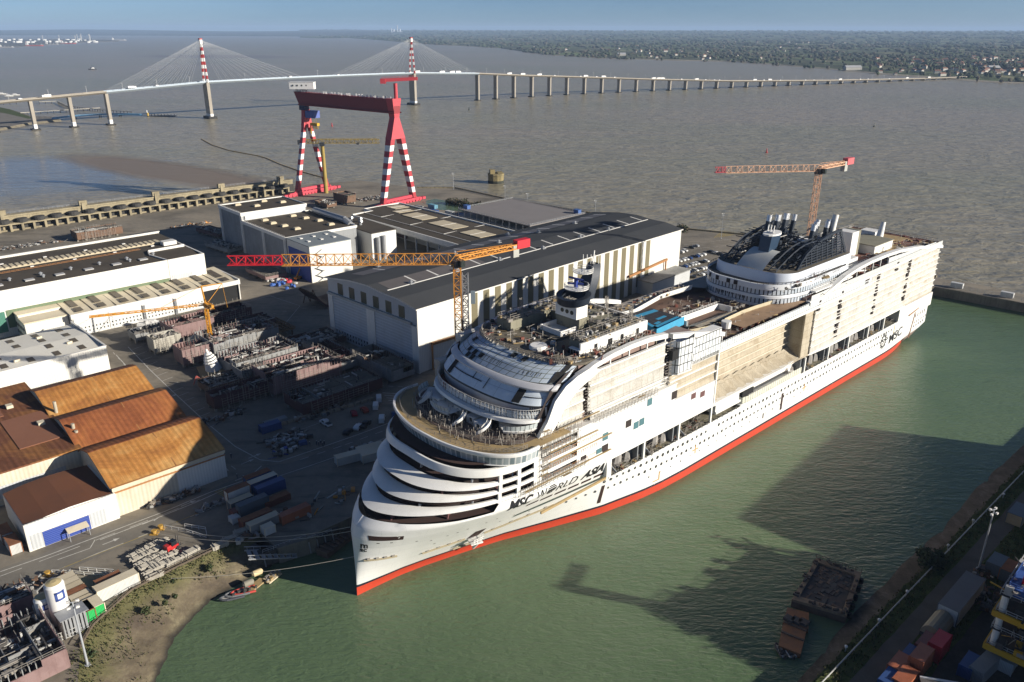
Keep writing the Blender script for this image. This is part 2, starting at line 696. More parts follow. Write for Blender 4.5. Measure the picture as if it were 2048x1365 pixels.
def bank(name, top, wl, ztop, n, m):
 T = resample(top, n)
 W = resample(wl, n)
 rows = []
 for k in range(13):
  t = k / 10.0
  row = []
  for a, b in zip(T, W):
   p = a.lerp(b, t)
   tt = min(t, 1.0)
   z = ztop * (1 - tt ** .85) + (0 if t <= 1 else -(t - 1) * 3)
   if k == 0:
    z = ztop + .02
   else:
    z += (mnoise.noise((p.x * .12, p.y * .12, 0)) * .6 + mnoise.noise((p.x * .45, p.y * .45, 3)) * .25) * (1 if .05 < t < .95 else .35)
   row.append((p.x, p.y, z))
  rows.append(row)
 o = MB().loft(rows).build(name, m, smooth=True)
 return tag(o, kind='structure')


g = NT('bank_earth')
e1 = g.noise(g.coord('World'), .09, 6, .68, .5)
e2 = g.noise(g.coord('World', (1, 1, 1)), .8, 5, .7)
zz = g.n('ShaderNodeSeparateXYZ')
g.link(g.n('ShaderNodeNewGeometry').outputs['Position'], zz.inputs[0])
c = g.ramp(e1, [(.3, (.11, .086, .065)), (.46, (.16, .128, .086)), (.56, (.20, .165, .105)), (.66, (.31, .265, .165)), (.8, (.37, .31, .20))])
hi = g.math('ADD', g.math('MULTIPLY', zz.outputs['Z'], .2), g.math('MULTIPLY', g.math('SUBTRACT', e1, .5), 1.2))
c = g.mix(g.math('MULTIPLY', g.ramp(hi, [(.5, 0.0), (.8, 1.0)]), .75), c, g.mix(e2, (.10, .105, .035), (.16, .15, .06)))
c = g.mix(g.ramp(zz.outputs['Z'], [(.1, 1.0), (.55, 0.0)]), c, (.05, .045, .035))
c = g.mix(.5, c, g.mix(1.0, c, g.ramp(e2, [(.25, .5), (.75, 1.4)]), 'MULTIPLY'))
g.bump(e2, .5, .3)
EARTH = g.done(c, .9, 0, .25)
bank('river_bank', [G(u, v, 5) for u, v in bank_top_px], [G(u, v, 0) for u, v in bank_wl_px], 5, 90, EARTH)
g = NT('bank_earth_dark')
e1 = g.noise(g.coord('World', (1, .3, 1), (0, 0, R(-40))), .25, 6, .7, .3)
e2 = g.noise(g.coord('World'), .9, 5, .7)
c = g.ramp(e1, [(.3, (.05, .042, .032)), (.5, (.085, .07, .055)), (.62, (.13, .11, .09)), (.75, (.20, .175, .15))])
zz = g.n('ShaderNodeSeparateXYZ')
g.link(g.n('ShaderNodeNewGeometry').outputs['Position'], zz.inputs[0])
hi = g.math('ADD', g.math('MULTIPLY', zz.outputs['Z'], .25), g.math('MULTIPLY', g.math('SUBTRACT', e2, .5), .8))
c = g.mix(g.math('MULTIPLY', g.ramp(hi, [(.6, 0.0), (.85, 1.0)]), .85), c, (.05, .06, .02))
c = g.mix(.4, c, g.mix(1.0, c, g.ramp(e2, [(.25, .5), (.75, 1.4)]), 'MULTIPLY'))
g.bump(e2, .5, .3)
EARTH2 = g.done(c, .9, 0, .25)
bank('east_bank', [G(u, v, ZE) for u, v in east_top_px], [G(u, v, 0) for u, v in east_wl_px], ZE, 110, EARTH2)
et = [G(u, v, ZE) for u, v in east_top_px]
g = NT('east_dirt')
e1 = g.noise(g.coord('World'), .12, 6, .7)
e2 = g.noise(g.coord('World'), .9, 5, .7)
c = g.ramp(e1, [(.3, (.045, .04, .033)), (.55, (.075, .066, .053)), (.75, (.105, .09, .07))])
c = g.mix(.45, c, g.mix(1.0, c, g.ramp(e2, [(.25, .5), (.75, 1.4)]), 'MULTIPLY'))
DIRT = g.done(c, .9, 0, .3)
mb = MB()
mb.prism([(p.x, p.y) for p in et] + [(620, 330), (620, 40), (et[0].x, 40)], -4, ZE, bottom=False)
tag(mb.build('east_ground', DIRT), kind='structure')
# path on the east side and its grass verges
GRASS = NT('grass_ground')
g = GRASS
e1 = g.noise(g.coord('World'), .35, 6, .7)
e2 = g.noise(g.coord('World'), 2.2, 4, .7)
c = g.ramp(e1, [(.3, (.035, .047, .014)), (.55, (.075, .095, .026)), (.75, (.12, .125, .045))])
c = g.mix(.4, c, g.mix(1.0, c, g.ramp(e2, [(.25, .5), (.75, 1.4)]), 'MULTIPLY'))
g.bump(e2, .6, .3)
GRASS = g.done(c, .9, 0, .2)
PATHM = mat('path_tarmac', (.10, .09, .073), .9, 0, .5, .2)
ea = (et[4] - et[1]).normalized()
en = Vector((ea.y, -ea.x, 0))


def EP(a, d, z=ZE):
 """place on the east side: a metres along the pipe from its foot in the picture, d metres inland"""
 p = et[1] + ea * a + en * d
 return Vector((p.x, p.y, z))


def off_strip(name, d0, d1, z, m, jit=0.0, a0=-30, a1=190):
 L, Q = [], []
 n = 70
 for k in range(n + 1):
  a = a0 + (a1 - a0) * k / n
  L.append(tuple(EP(a, d0 + (jit * mnoise.noise((a * .21, d0, 1))), z)))
  Q.append(tuple(EP(a, d1 + (jit * mnoise.noise((a * .17, d1, 5))), z)))
 return tag(MB().loft([L, Q]).build(name, m), kind='structure')


off_strip('grass_verge', -2.2, 14.5, ZE + .03, GRASS, 1.0)
off_strip('footpath', 3.2, 7.6, ZE + .06, PATHM, .35)

# ---- road markings
WHITE = mat('road_paint', (.62, .6, .54), .7, 0, .6, .8, (.2, .18, .15))
YELL = mat('road_paint_yellow', (.42, .31, .06), .7, 0, .6, .8, (.2, .15, .08))
mb = MB()


def mark(px, wd=.28, dash=None, m=0, z=5.012):
 pts = [G(u, v, z) for u, v in px]
 for a, b in zip(pts, pts[1:]):
  d = b - a
  L = d.length
  t = d.normalized()
  q = Vector((t.y, -t.x, 0)) * wd / 2
  segs = [(0, L)] if not dash else [(x, min(x + dash[0], L)) for x in [i * sum(dash) for i in range(int(L / sum(dash)) + 1)]]
  for s0, s1 in segs:
   p0, p1 = a + t * s0, a + t * s1
   mb.add([p0 + q, p1 + q, p1 - q, p0 - q], [(0, 1, 2, 3)], m)


mark([(232, 710), (330, 815), (372, 860), (420, 905), (457, 942)], .3)
mark([(256, 694), (300, 740), (345, 783), (412, 845), (470, 893), (520, 920), (558, 924), (640, 896), (720, 868), (800, 838)], .3)
mark([(226, 705), (300, 785), (400, 880), (500, 963)], .22, (3, 5))
mark([(0, 1144), (90, 1113), (210, 1068), (330, 1023), (420, 985), (486, 962)], .3)
mark([(0, 1153), (120, 1108), (260, 1055), (400, 1000)], .22, (5, 4))
mark([(200, 1080), (300, 1042), (390, 1006), (452, 978)], .3)
mark([(0, 1186), (80, 1155), (200, 1105), (310, 1062), (410, 1022), (470, 998)], .26, (6, 4))
mark([(115, 1120), (180, 1097), (190, 1080)], .26)
mark([(60, 1164), (160, 1122), (280, 1075), (400, 1025)], .24, m=1)
mark([(523, 932), (508, 946), (470, 962)], .3)
mark([(560, 952), (640, 925), (730, 893), (790, 868)], .22)
mark([(600, 920), (690, 890), (800, 850)], .2, (3, 3))
mark([(545, 880), (620, 853), (650, 842)], .15)
mark([(456, 745), (350, 660)], .0001)
for i in range(16):                       # stall lines of the parking strip
 a = G(262 + i * 10.5, 701 + i * 10.2, 5.012)
 b = G(283 + i * 10.5, 693 + i * 10.2, 5.012)
 mb.bar(a, b, .16, .012)
for i in range(9):
 p, q = G(430 + i * 3.6, 985 - i * .2 + i * 2.2, 5.012), G(452 + i * 3.2, 975 + i * 2.4, 5.012)
 mb.bar(p, q, .35, .012, 1)
mark([(150, 640), (480, 560)], .0001)
mark([(470, 700), (530, 670), (560, 640)], .25)
mark([(465, 612), (540, 592), (600, 612), (560, 660)], .2)
mark([(545, 628), (640, 612)], .2, (2, 3))
mark([(565, 660), (640, 708), (676, 716)], .2, (2, 2))
mark([(640, 765), (820, 775)], .2, (2, 2))
for i in range(5):
 mark([(765 + i * 4, 786 + i * 5), (795 + i * 3, 788 + i * 5)], .3)
# car park bays behind the hall
for i in range(7):
 mark([(1368 + i * 22, 490 + i * 8), (1470 + i * 6, 478 + i * 11)], .15, (5, 1.4))
for i in range(7):
 mark([(1428 + i * 5, 476 - i * .6), (1441 + i * 5, 466 + i * .2)], .5, m=1)
# arrows on the carriageway
for (u, v) in ((285, 1049), (362, 1013), (497, 917), (482, 929), (333, 797), (205, 1090)):
 p = G(u, v, 5.012)
 d = (G(u + 30, v - 12, 5.012) - p).normalized()
 q = Vector((d.y, -d.x, 0))
 mb.add([p + q * .15, p + d * 3 + q * .15, p + d * 3 - q * .15, p - q * .15], [(0, 1, 2, 3)])
 mb.add([p + d * 3 + q * .7, p + d * 4.6, p + d * 3 - q * .7], [(0, 1, 2)])
tag(mb.build('road_markings', [WHITE, YELL]), kind='structure')
# newer, darker tarmac of the carriageways
TAR = mat('road_tarmac', (.20, .182, .150), .85, 0, .45, .12, (.055, .05, .045))
mb = MB()


def road(px_a, px_b, z=5.005):
 A = resample([G(u, v, z) for u, v in px_a], 24)
 B = resample([G(u, v, z) for u, v in px_b], 24)
 mb.loft([[tuple(p) for p in A], [tuple(p) for p in B]])


road([(0, 1138), (210, 1062), (420, 980), (520, 935), (590, 925), (800, 838)], [(0, 1195), (210, 1108), (420, 1020), (540, 965), (640, 928), (800, 868)])
tag(mb.build('road', TAR), kind='structure')
# ================================================================ buildings of the yard
CLAD = ribbed('white_cladding', (.72, .70, .64), .9, 'X', .12, .5, (.42, .38, .3))
CLADG = ribbed('grey_cladding', (.50, .52, .53), .9, 'X', .25, .5, (.28, .27, .25))
CREAM = ribbed('cream_cladding', (.66, .60, .47), 1.1, 'X', .45, .55, (.34, .22, .11))
BROWNP = ribbed('brown_translucent_cladding', (.19, .165, .095), .5, 'X', .2, .5, (.12, .10, .06))
DARKROOF = mat('dark_membrane_roof', (.060, .063, .067), .85, 0, .35, .05, (.09, .09, .09), spec=.08)
BROWNROOF = mat('brown_felt_roof', (.088, .074, .057), .88, 0, .6, .08, (.05, .043, .035), spec=.15, bump=.1)
SKYL = mat('grey_rooflight', (.13, .115, .105), .55, 0, .3, .3)
TANL = mat('tan_rooflight', (.60, .51, .35), .6, 0, .35, .25, (.3, .25, .17))
TRIM = mat('white_trim', (.74, .72, .67), .55, 0, .3, .3, (.45, .42, .36), True)
GREYTRIM = mat('grey_trim', (.42, .42, .40), .6, 0, .4, .2, (.25, .24, .22), True)
DOORG = ribbed('grey_sheet_door', (.50, .54, .58), 1.35, 'Y', .3, .55, (.22, .23, .24), .6, shade=.22)
GLASSD = mat('dark_window', (.025, .032, .03), .2, 0, .2, .5)
BLUE = ribbed('blue_shutter', (.030, .065, .30), .55, 'Y', .12, .5, (.02, .04, .2), .5)
GREENP = ribbed('green_translucent_cladding', (.12, .185, .105), .55, 'X', .65, .5, (.20, .20, .11), dscale=.06)
GREENP2 = ribbed('sea_green_cladding', (.06, .20, .145), .55, 'X', .35, .5, (.10, .18, .12))
RUSTL = mat('rust_panel_pale', (.27, .115, .062), .8, 0, .4, .1, (.2, .08, .04))
ORAIL = mat('orange_rail_steel', (.40, .185, .062), .7, 0, .4, .3)
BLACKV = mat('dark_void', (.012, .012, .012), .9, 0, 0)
STEEL = mat('galvanised_steel', (.36, .37, .38), .45, .3, .3, .6)
CONCW = mat('stained_concrete', (.30, .30, .285), .85, 0, .65, .12, (.10, .10, .095), True)
TANROOF = mat('tan_sheet_roof', (.68, .60, .44), .65, 0, .4, .08, (.40, .30, .16))


def rust_roof(name, a, b, c_):
 g = NT(name)
 n1 = g.noise(g.coord('World'), .055, 6, .68, .6)
 n2 = g.noise(g.coord('UV', (.9, .05, 1)), 1.0, 5, .65, .2)
 n3 = g.noise(g.coord('World'), .6, 5, .7)
 w_ = g.wave(g.coord('UV'), .31416 / 1.6, 0, 'X')
 c = g.ramp(n1, [(.30, a), (.48, b), (.66, c_)])
 c = g.mix(g.math('MULTIPLY', g.ramp(n2, [(.48, 0.0), (.72, 1.0)]), .55), c, tuple(x * .45 for x in b))
 c = g.mix(.45, c, g.mix(1.0, c, g.ramp(n3, [(.25, .6), (.75, 1.35)]), 'MULTIPLY'))
 c = g.mix(.22, c, g.mix(1.0, c, g.ramp(w_, [(.3, .5), (.7, 1.2)]), 'MULTIPLY'))
 g.bump(w_, .3, .12)
 return g.done(c, .85, 0, .2)


RUST1 = rust_roof('rust_roof_orange', (.30, .115, .036), (.50, .225, .060), (.62, .36, .13))
RUST2 = rust_roof('rust_roof_red', (.20, .062, .028), (.35, .12, .045), (.46, .18, .055))
RUST3 = rust_roof('rust_flat_roof', (.12, .048, .03), (.19, .078, .04), (.36, .165, .05))
BROWNL = mat('brown_rooflight', (.115, .092, .062), .6, 0, .3, .3)


def vent(mb, x, y, z, s=1.0, m=0):
 mb.tube((x, y, z), (x, y, z + .9 * s), .5 * s, 8, m=m)
 mb.tube((x, y, z + .9 * s), (x, y, z + 1.5 * s), .95 * s, 8, .3 * s, m=m)


# ---------- striped warehouse
C0 = Vector((-37.7, 298.8, 5))
W1 = thing('striped_warehouse', 'huge hall with dark roof, white and brown striped long wall and two grey doors', 'warehouse', C0, 46.0)
LW, DW, HE = 189.8, 62.6, 27.6
AZW = 46.0
prof = [(0, HE), (10.7, HE + 2.0), (21, HE + 2.2), (31, HE + 3.2), (44, HE + 2.6), (DW, HE)]
mb = MB()
# walls as one shell of four faces (facade is x=0)
mb.quad((0, 0, 0), (LW, 0, 0), (LW, 0, HE), (0, 0, HE), 0)
mb.quad((0, DW, 0), (LW, DW, 0), (LW, DW, HE), (0, DW, HE), 0)
for x, mm in ((0, 1), (LW, 0)):
 pts = [(x, 0, 0), (x, DW, 0), (x, DW, HE)] + [(x, y, z) for y, z in reversed(prof[1:-1])] + [(x, 0, HE)]
 mb.add(pts, [tuple(range(len(pts)))], mm, [[(p[1], p[2]) for p in pts]])
mb.build('wall', [CLAD, CLADG], W1)
mb = MB()
xo = -1.2
row = lambda x, dz: [(x, y - (.8 if y == 0 else 0) + (.8 if y == DW else 0), z + dz) for y, z in prof]
mb.loft([row(xo, .35), row(LW + .6, .35)], 0)
mb.loft([row(xo, -.15), row(LW + .6, -.15)], 0)
mb.loft([row(xo, .35), row(xo, -.15)], 1)
mb.loft([row(LW + .6, .35), row(LW + .6, -.15)], 1)
for y in (-.8, DW + .8):
 mb.quad((xo, y, HE - .15), (LW + .6, y, HE - .15), (LW + .6, y, HE + .35), (xo, y, HE + .35), 1)
roof = mb.build('roof', [DARKROOF, TRIM], W1)


def roofz(y):
 for (y0, z0), (y1, z1) in zip(prof, prof[1:]):
  if y0 <= y <= y1:
   return z0 + (z1 - z0) * (y - y0) / (y1 - y0)
 return HE


for (y0, y1, x0, n, nm) in ((46.5, 55.5, 8, 14, 'far'), (22.5, 30.5, 6, 14, 'near')):
 dx = (LW - 2 * x0) / n
 mb = MB()
 for k in range(n):
  mk = 0 if (nm == 'far' or k % 1 == 0) else 0
  xa, xb = x0 + dx * k, x0 + dx * (k + 1) - .9
  za, zb = roofz(y0) + .42, roofz(y1) + .42
  if nm == 'near':
   mb.quad((xb, y0, za), (xb + .9, y0, za), (xb + .9, y1, zb), (xb, y1, zb), 1)
  else:
   mb.quad((xa, y0, za), (xb, y0, za), (xb, y1, zb), (xa, y1, zb), 0)
   mb.quad((xb, y0, za), (xb + .9, y0, za), (xb + .9, y1, zb), (xb, y1, zb), 1)
 if nm == 'near':
  mb.bar((2, 21.5, roofz(21.5) + .45), (LW - 2, 21.5, roofz(21.5) + .45), .6, .2, 1)
  mb.quad((4, 22.5, roofz(22.5) + .40), (60, 22.5, roofz(22.5) + .40), (60, 30.5, roofz(30.5) + .40), (4, 30.5, roofz(30.5) + .40), 0)
 mb.build('rooflight', [SKYL, TRIM], roof)
for i, (x, y) in enumerate([(15, 22), (41, 22), (68, 21.5), (98, 21), (128, 22), (152, 22), (60, 44), (90, 44), (120, 44), (150, 44), (24, 57), (110, 57)]):
 mb = MB()
 vent(mb, x, y, roofz(y) + .3, 1.0)
 mb.box(x - 1.1, x + 1.1, y - 1.1, y + 1.1, roofz(y) + .2, roofz(y) + .7)
 mb.build('roof_vent', STEEL, roof)
mb = MB()
for k in range(19):
 x = 29.5 + k * (156.2 - 29.5) / 18
 if k == 18:
  x = 156.5
 MB_ = MB()
 MB_.box(x, x + 3.5, -.12, .0, 3.2 if k > 16 else 0, HE - .4)
 MB_.build('translucent_panel', BROWNP, W1)
mb = MB()
mb.box(-.6, .02, -.6, .02, 0, HE - .3)
mb.box(-.9, 0, 3.5, DW, 20.5, 21.4, 1)
mb.box(-.9, 0, -.3, DW + .3, 20.3, 20.5, 1)
for y0, y1 in ((0, 3.5), (28.2, 33.9), (59.1, DW)):
 mb.box(-.5, 0, y0, y1, 0, 20.3)
mb.build('door_frame', [TRIM, GREYTRIM], W1)
for y0, y1, lab in ((3.5, 28.2, None), (33.9, 59.1, None)):
 mb = MB()
 mb.quad((-.18, y1, 0), (-.18, y0, 0), (-.18, y0, 20.3), (-.18, y1, 20.3))
 d = mb.build('door', DOORG, W1)
 mb = MB()
 for k in range(12):
  y = y0 + 1.2 + k * (y1 - y0 - 2.4) / 11
  for z in (1.6, 3.6):
   mb.box(-.24, -.2, y - .35, y + .35, z - .5, z + .6)
 mb.split('window', GLASSD, d)
for k in range(6):
 y = 8 + k * 8.6
 mb = MB()
 mb.box(-.08, .0, y, y + 3.9, 21.6, 26.8)
 mb.build('window', mat('green_glass', (.04, .06, .045), .25, 0, .4, .3), W1)
mb = MB()
mb.bar((6, -1.0, 11.5), (44, -1.0, 9.9), .9, 1.1)
mb.bar((141, -1.0, 11.0), (176, -1.0, 13.5), .9, 1.1)
for x, z in ((6.3, 11), (175, 13)):
 mb.bar((x, -1.0, 0), (x, -1.0, z), .6)
mb.split('crane_rail', ORAIL, W1)
mb = MB()
mb.box(22, 52, -11, -.2, 0, 6.4)
mb.box(21.6, 52.4, -11.4, -.1, 6.4, 6.9, 1)
mb.build('annex', [CLADG, TANROOF], W1)
mb = MB()
mb.box(150, 186, -10, -.2, 0, 7.2)
mb.box(149.6, 186.4, -10.4, -.1, 7.2, 7.7, 1)
mb.build('annex', [CLADG, CONCW], W1)

# ---------- rusty triple vaulted shed
RC = Vector((-89.4, 217.8, 5))
LB = 33.0
B2 = thing('vaulted_shed', 'triple vaulted shed with rust orange sheet roofs and a white front wall', 'shed', RC, 43.0)
BW = 28.6
EV = [9.6, 10.2, 10.6]


def vault(k):
 y0 = k * BW
 h0 = 9.4 + .25 * k
 pts = []
 for (fy, fz) in ((0, 0), (.12, 1.0), (.28, 2.3), (.45, 3.5), (.60, 4.4), (.615, 4.45), (.75, 3.6), (.88, 2.4), (1.0, 1.0)):
  pts.append((y0 + fy * BW, h0 + fz))
 return pts


mb = MB()
for k in range(3):
 p = vault(k)
 for x in (0, -LB):
  q = [(x, k * BW, 0), (x, (k + 1) * BW, 0)] + [(x, y, z - .05) for y, z in reversed(p)]
  mb.add(q, [tuple(range(len(q)))], 1 if x == -LB else 0, [[(a[1], a[2]) for a in q]])
mb.quad((-LB, 0, 0), (0, 0, 0), (0, 0, 9.35), (-LB, 0, 9.35), 1)
mb.quad((-LB, 3 * BW, 0), (0, 3 * BW, 0), (0, 3 * BW, 10.8), (-LB, 3 * BW, 10.8), 0)
mb.quad((-15, -.05, 0), (0, -.05, 0), (0, -.05, 8.2), (-15, -.05, 8.2), 0)
mb.build('wall', [CLAD, CREAM], B2)
mb = MB()
mb.box(-LB - .1, .1, -.3, .25, 7.6, 8.0)
mb.box(-LB - .15, .2, -.45, .1, 8.6, 9.5, 1)
mb.build('gutter', [ORAIL, TANROOF], B2)
for k, (ma, mb2) in enumerate(((RUST1, RUST2), (RUST2, RUST3), (RUST1, RUST3))):
 p = vault(k)
 m_ = MB()
 m_.loft([[(x, y, z + .12) for x in (.5, -LB * .5, -LB - .5)] for y, z in p[:5]], 0)
 m_.loft([[(x, y, z + .12) for x in (.5, -LB * .5, -LB - .5)] for y, z in p[4:]], 1)  # back slopes get a darker rust, their shade put into the colour
 for x in (.5, -LB - .5):
  m_.loft([[(x, y, z + .12) for y, z in p], [(x, y, z - .25) for y, z in p]], 2)
 m_.box(-LB, .3, p[0][0] - .35, p[0][0] + .1, p[0][1] - .3, p[0][1] + .22, 2)
 m_.bar((-LB * .44, p[0][0], p[0][1] + .2), (-LB * .44, p[4][0], p[4][1] + .2), .3, .12, 2)
 m_.build('roof', [ma, mb2, ORAIL], B2)

# ---------- big hall with a flat rusty roof at the left edge
FH = Vector((-133.2, 216.9, 5))
B3 = thing('rusty_hall', 'wide hall with a flat dark rust roof and cream ribbed front at the left edge', 'hall', FH, 43.0)
HZ = 10.2
mb = MB()
mb.box(-70, 0, 0, 66, 0, HZ)
mb.build('wall', CREAM, B3)
mb = MB()
mb.box(-70.4, .4, -.5, 66.4, HZ, HZ + .5, 0)
mb.box(-14, -1.5, 11, 36, HZ + .5, HZ + .7, 1)
mb.box(-24, -12, 40, 62, HZ + .5, HZ + .7, 1)
mb.box(-44, -30, 14, 40, HZ + .5, HZ + .7, 1)
r3 = mb.build('roof', [RUST3, RUSTL], B3)
for (x, y, h) in ((1.6, 31, 4.6), (1.4, 10.5, 4.2), (1.5, 8.2, 2.6)):
 MB().tube((x, y, HZ - 3), (x, y, HZ + h), .55, 10).build('chimney', mat('pale_pipe', (.45, .4, .3), .7, 0, .4), B3)
for (x, y) in ((-9, 46), (-4.5, 25)):
 m_ = MB()
 m_.box(x - 1, x + 1, y - 1.2, y + 1.2, HZ + .6, HZ + 1.6)
 m_.build('roof_vent', TANROOF, r3)
mb = MB()
mb.box(-60, -5, -.12, 0, 2.2, 6.2)
mb.build('window', CLADG, B3)

# ---------- front building with the blue shutter
FB = Vector((-129.4, 178.9, 5))
B4 = thing('shutter_building', 'white building under a curved dark rust roof with a wide blue shutter', 'building', FB, 43.8)
LF, DF = 22.8, 22.6
hz = [7.6, 8.4, 8.7, 8.5, 8.0]
mb = MB()
mb.box(0, LF, 0, DF, 0, 7.4)
mb.box(-.25, LF + .25, -.25, .25, 0, 8.3)
mb.box(LF - .1, LF + .4, 0, DF, 0, 8.0)
mb.box(-.1, LF + .1, -.1, .1, 0, 1.2, 1)
mb.build('wall', [CLAD, CONCW], B4)
mb = MB()
rows = []
for k in range(5):
 x = .1 + (LF - .3) * k / 4
 rows.append([(x, .3, hz[k]), (x, DF, hz[k])])
mb.loft(rows, 0)
mb.loft([[(x[0][0], .3, x[0][2] + .05) for x in rows], [(x[0][0], .3, x[0][2] - 1.2) for x in rows]], 1)
mb.build('roof', [mat('rust_brown_roof', (.165, .062, .026), .8, 0, .5, .12, (.10, .045, .024)), TRIM], B4)
mb = MB()
mb.box(3.6, 15.4, -.34, -.2, .1, 4.6)
mb.build('shutter', BLUE, B4)
for x0, x1 in ((.6, 3.5), (15.6, 19.6)):
 mb = MB()
 mb.box(x0, x1, -.32, -.2, .4, 4.8)
 mb.build('wall_panel', CLADG, B4)
mb = MB()
mb.plate((9, -3.2, 2.9), (14.4, -3.2, 2.9), (14.4, -.6, 3.3), (9, -.6, 3.3), .1)
for x in (9.2, 14.2):
 for y in (-3, -.8):
  mb.bar((x, y, 0), (x, y, 2.9), .16, m=1)
tag(mb.build('shelter', [TANROOF, STEEL], loc=FB, rotz=R(43.8)), 'small lean-to shelter with a pale corrugated top before the blue shutter', 'shelter')

# ---------- white shed with brown rooflights
WS = Vector((-165.6, 301.0, 5))
B5 = thing('white_shed', 'white shed whose pale grey roof is dotted with brown rooflights', 'shed', WS, 45.3)
LS, DS = 78, 40
mb = MB()
mb.box(-LS, 0, 0, DS, 0, 9.9)
mb.box(-LS, .3, -.3, 0, 0, 10.9)
mb.box(0, .35, 0, DS, 0, 10.9)
mb.build('wall', [CLAD], B5)
mb = MB()
mb.loft([[(x, 0, 9.95), (x, DS / 2, 10.9), (x, DS, 9.95)] for x in (-LS, -.02)], 0)
mb.bar((-LS / 2.05, .5, 10.1), (-LS / 2.05, DS, 10.1), .5, .5, 1)
mb.box(-.2, .5, -.4, DS + .2, 10.9, 11.15, 1)
mb.box(-LS, .5, -.45, .2, 10.9, 11.15, 1)
r5 = mb.build('roof', [mat('pale_sheet_roof', (.74, .71, .62), .7, 0, .3, .08, (.55, .51, .43)), TRIM], B5)
for i in range(7):
 for j in range(4):
  x, y = -5.5 - i * 9.4, 4.5 + j * 9.2
  z0, z1 = 10.06 + min(y, DS - y) * .0475, 10.06 + min(y + 4.4, DS - y - 4.4) * .0475
  if (i, j) in ((2, 1), (5, 2)):
   continue
  m_ = MB()
  m_.plate((x - 2.4, y, z0 + .05), (x, y, z0 + .05), (x, y + 4.6, z1 + .05), (x - 2.4, y + 4.6, z1 + .05), .05)
  m_.build('rooflight', BROWNL, r5)
for x, y in ((-9, 14), (-16, 29), (-30, 8), (-36, 24), (-44, 12)):
 m_ = MB()
 m_.rbox((x, y, 11.0), (2.2, .9, .7), .3)
 m_.build('roof_vent', TANROOF, r5)

# ---------- long hall with the dark roof
DH = Vector((-161.8, 404.4, 5))
B6 = thing('dark_roof_hall', 'very long hall with a dark brown roof above a white wall with green panels', 'hall', DH, 43.8)
L6, D6, H6 = 190, 58, 20.8
mb = MB()
mb.box(-L6, 0, 0, D6, 0, H6)
mb.box(-L6, .3, -.3, 0, 12.4, H6 + 1.0)
mb.box(0, .3, -.3, D6, 0, H6 + .8)
mb.box(-L6, 0, D6, D6 + .4, 0, H6 + 2.6)
mb.box(-18.5, .5, -.5, 0, 0, H6 + 1.1)
mb.build('wall', [CLAD], B6)
mb = MB()
mb.loft([[(x, y, H6 + z) for y, z in ((0, .1), (12, .9), (20, 1.0), (32, 1.2), (46, 1.6), (D6, 1.6))] for x in (-L6, -.2)], 0)
mb.box(-L6, .4, D6 - .4, D6 + .6, H6 + 2.4, H6 + 2.8, 1)
mb.box(-.3, .5, -.4, D6, H6 + .8, H6 + 1.1, 1)
mb.bar((-18, .2, H6 + .6), (-22, 14, H6 + 1.5), .5, .6, 1)
mb.bar((-22, 14, H6 + 1.5), (-20, 21, H6 + 1.7), .5, .6, 1)
mb.bar((-20, 21, H6 + 1.6), (-1, 21, H6 + 1.6), .7, 1.4, 1)
r6 = mb.build('roof', [BROWNROOF, TRIM], B6)
m_ = MB()
for k in range(60):
 x = -8 - k * 2.6
 m_.plate((x - 1.6, 36, H6 + 2.0), (x, 36, H6 + 2.0), (x, 42, H6 + 2.2), (x - 1.6, 42, H6 + 2.2), .6)
m_.box(-164, -7, 35.4, 42.6, H6 + 1.2, H6 + 1.7)
m_.build('rooflight', TANL, r6)
m_ = MB()
for y in (26, 28):
 m_.bar((-180, y, H6 + 2.1), (-22, y, H6 + 2.1), .14)
for k in range(80):
 m_.bar((-22 - k * 2, 26, H6 + 2.1), (-22 - k * 2, 28, H6 + 2.1), .14)
m_.build('pipe_rack', ORAIL, r6)
for k in range(10):
 m_ = MB()
 m_.rbox((-27 - k * 13, 9.5, H6 + 1.1), (4, 3, .5))
 m_.build('rooflight', mat('white_rooflight', (.45, .44, .42), .6, 0, .3), r6)
 m_ = MB()
 vent(m_, -20 - k * 13.2, 14.5, H6 + .9, 1.1)
 if k % 3 == 1:
  vent(m_, -20 - k * 13.2, 10.5, H6 + .7, 1.1)
 m_.build('roof_vent', STEEL, r6)
m_ = MB()
for k in range(16):
 m_.rbox((-14 - k * 9.7, 31 + (k % 2) * 15, H6 + 1.7), (1.6, 1.2, .5))
m_.box(-104, -100, 49, 53, H6 + 1.4, H6 + 5.4)
m_.box(-126, -98, 49, 50.5, H6 + 1.8, H6 + 2.6)
m_.box(-9, -2, 28, 33, H6 + 1.2, H6 + 3.2)
m_.split('roof_box', TRIM, r6)
m_ = MB()
m_.box(-93, -19, -.2, -.05, 4, 12.3)
m_.build('wall_panel', GREENP, B6)
m_ = MB()
m_.box(-L6, -93.6, -.2, -.05, 2.5, 12.0)
m_.build('wall_panel', GREENP2, B6)
m_ = MB()
m_.box(-17.5, -7, -.6, -.45, 10.2, 13.5)
m_.build('window', CLADG, B6)

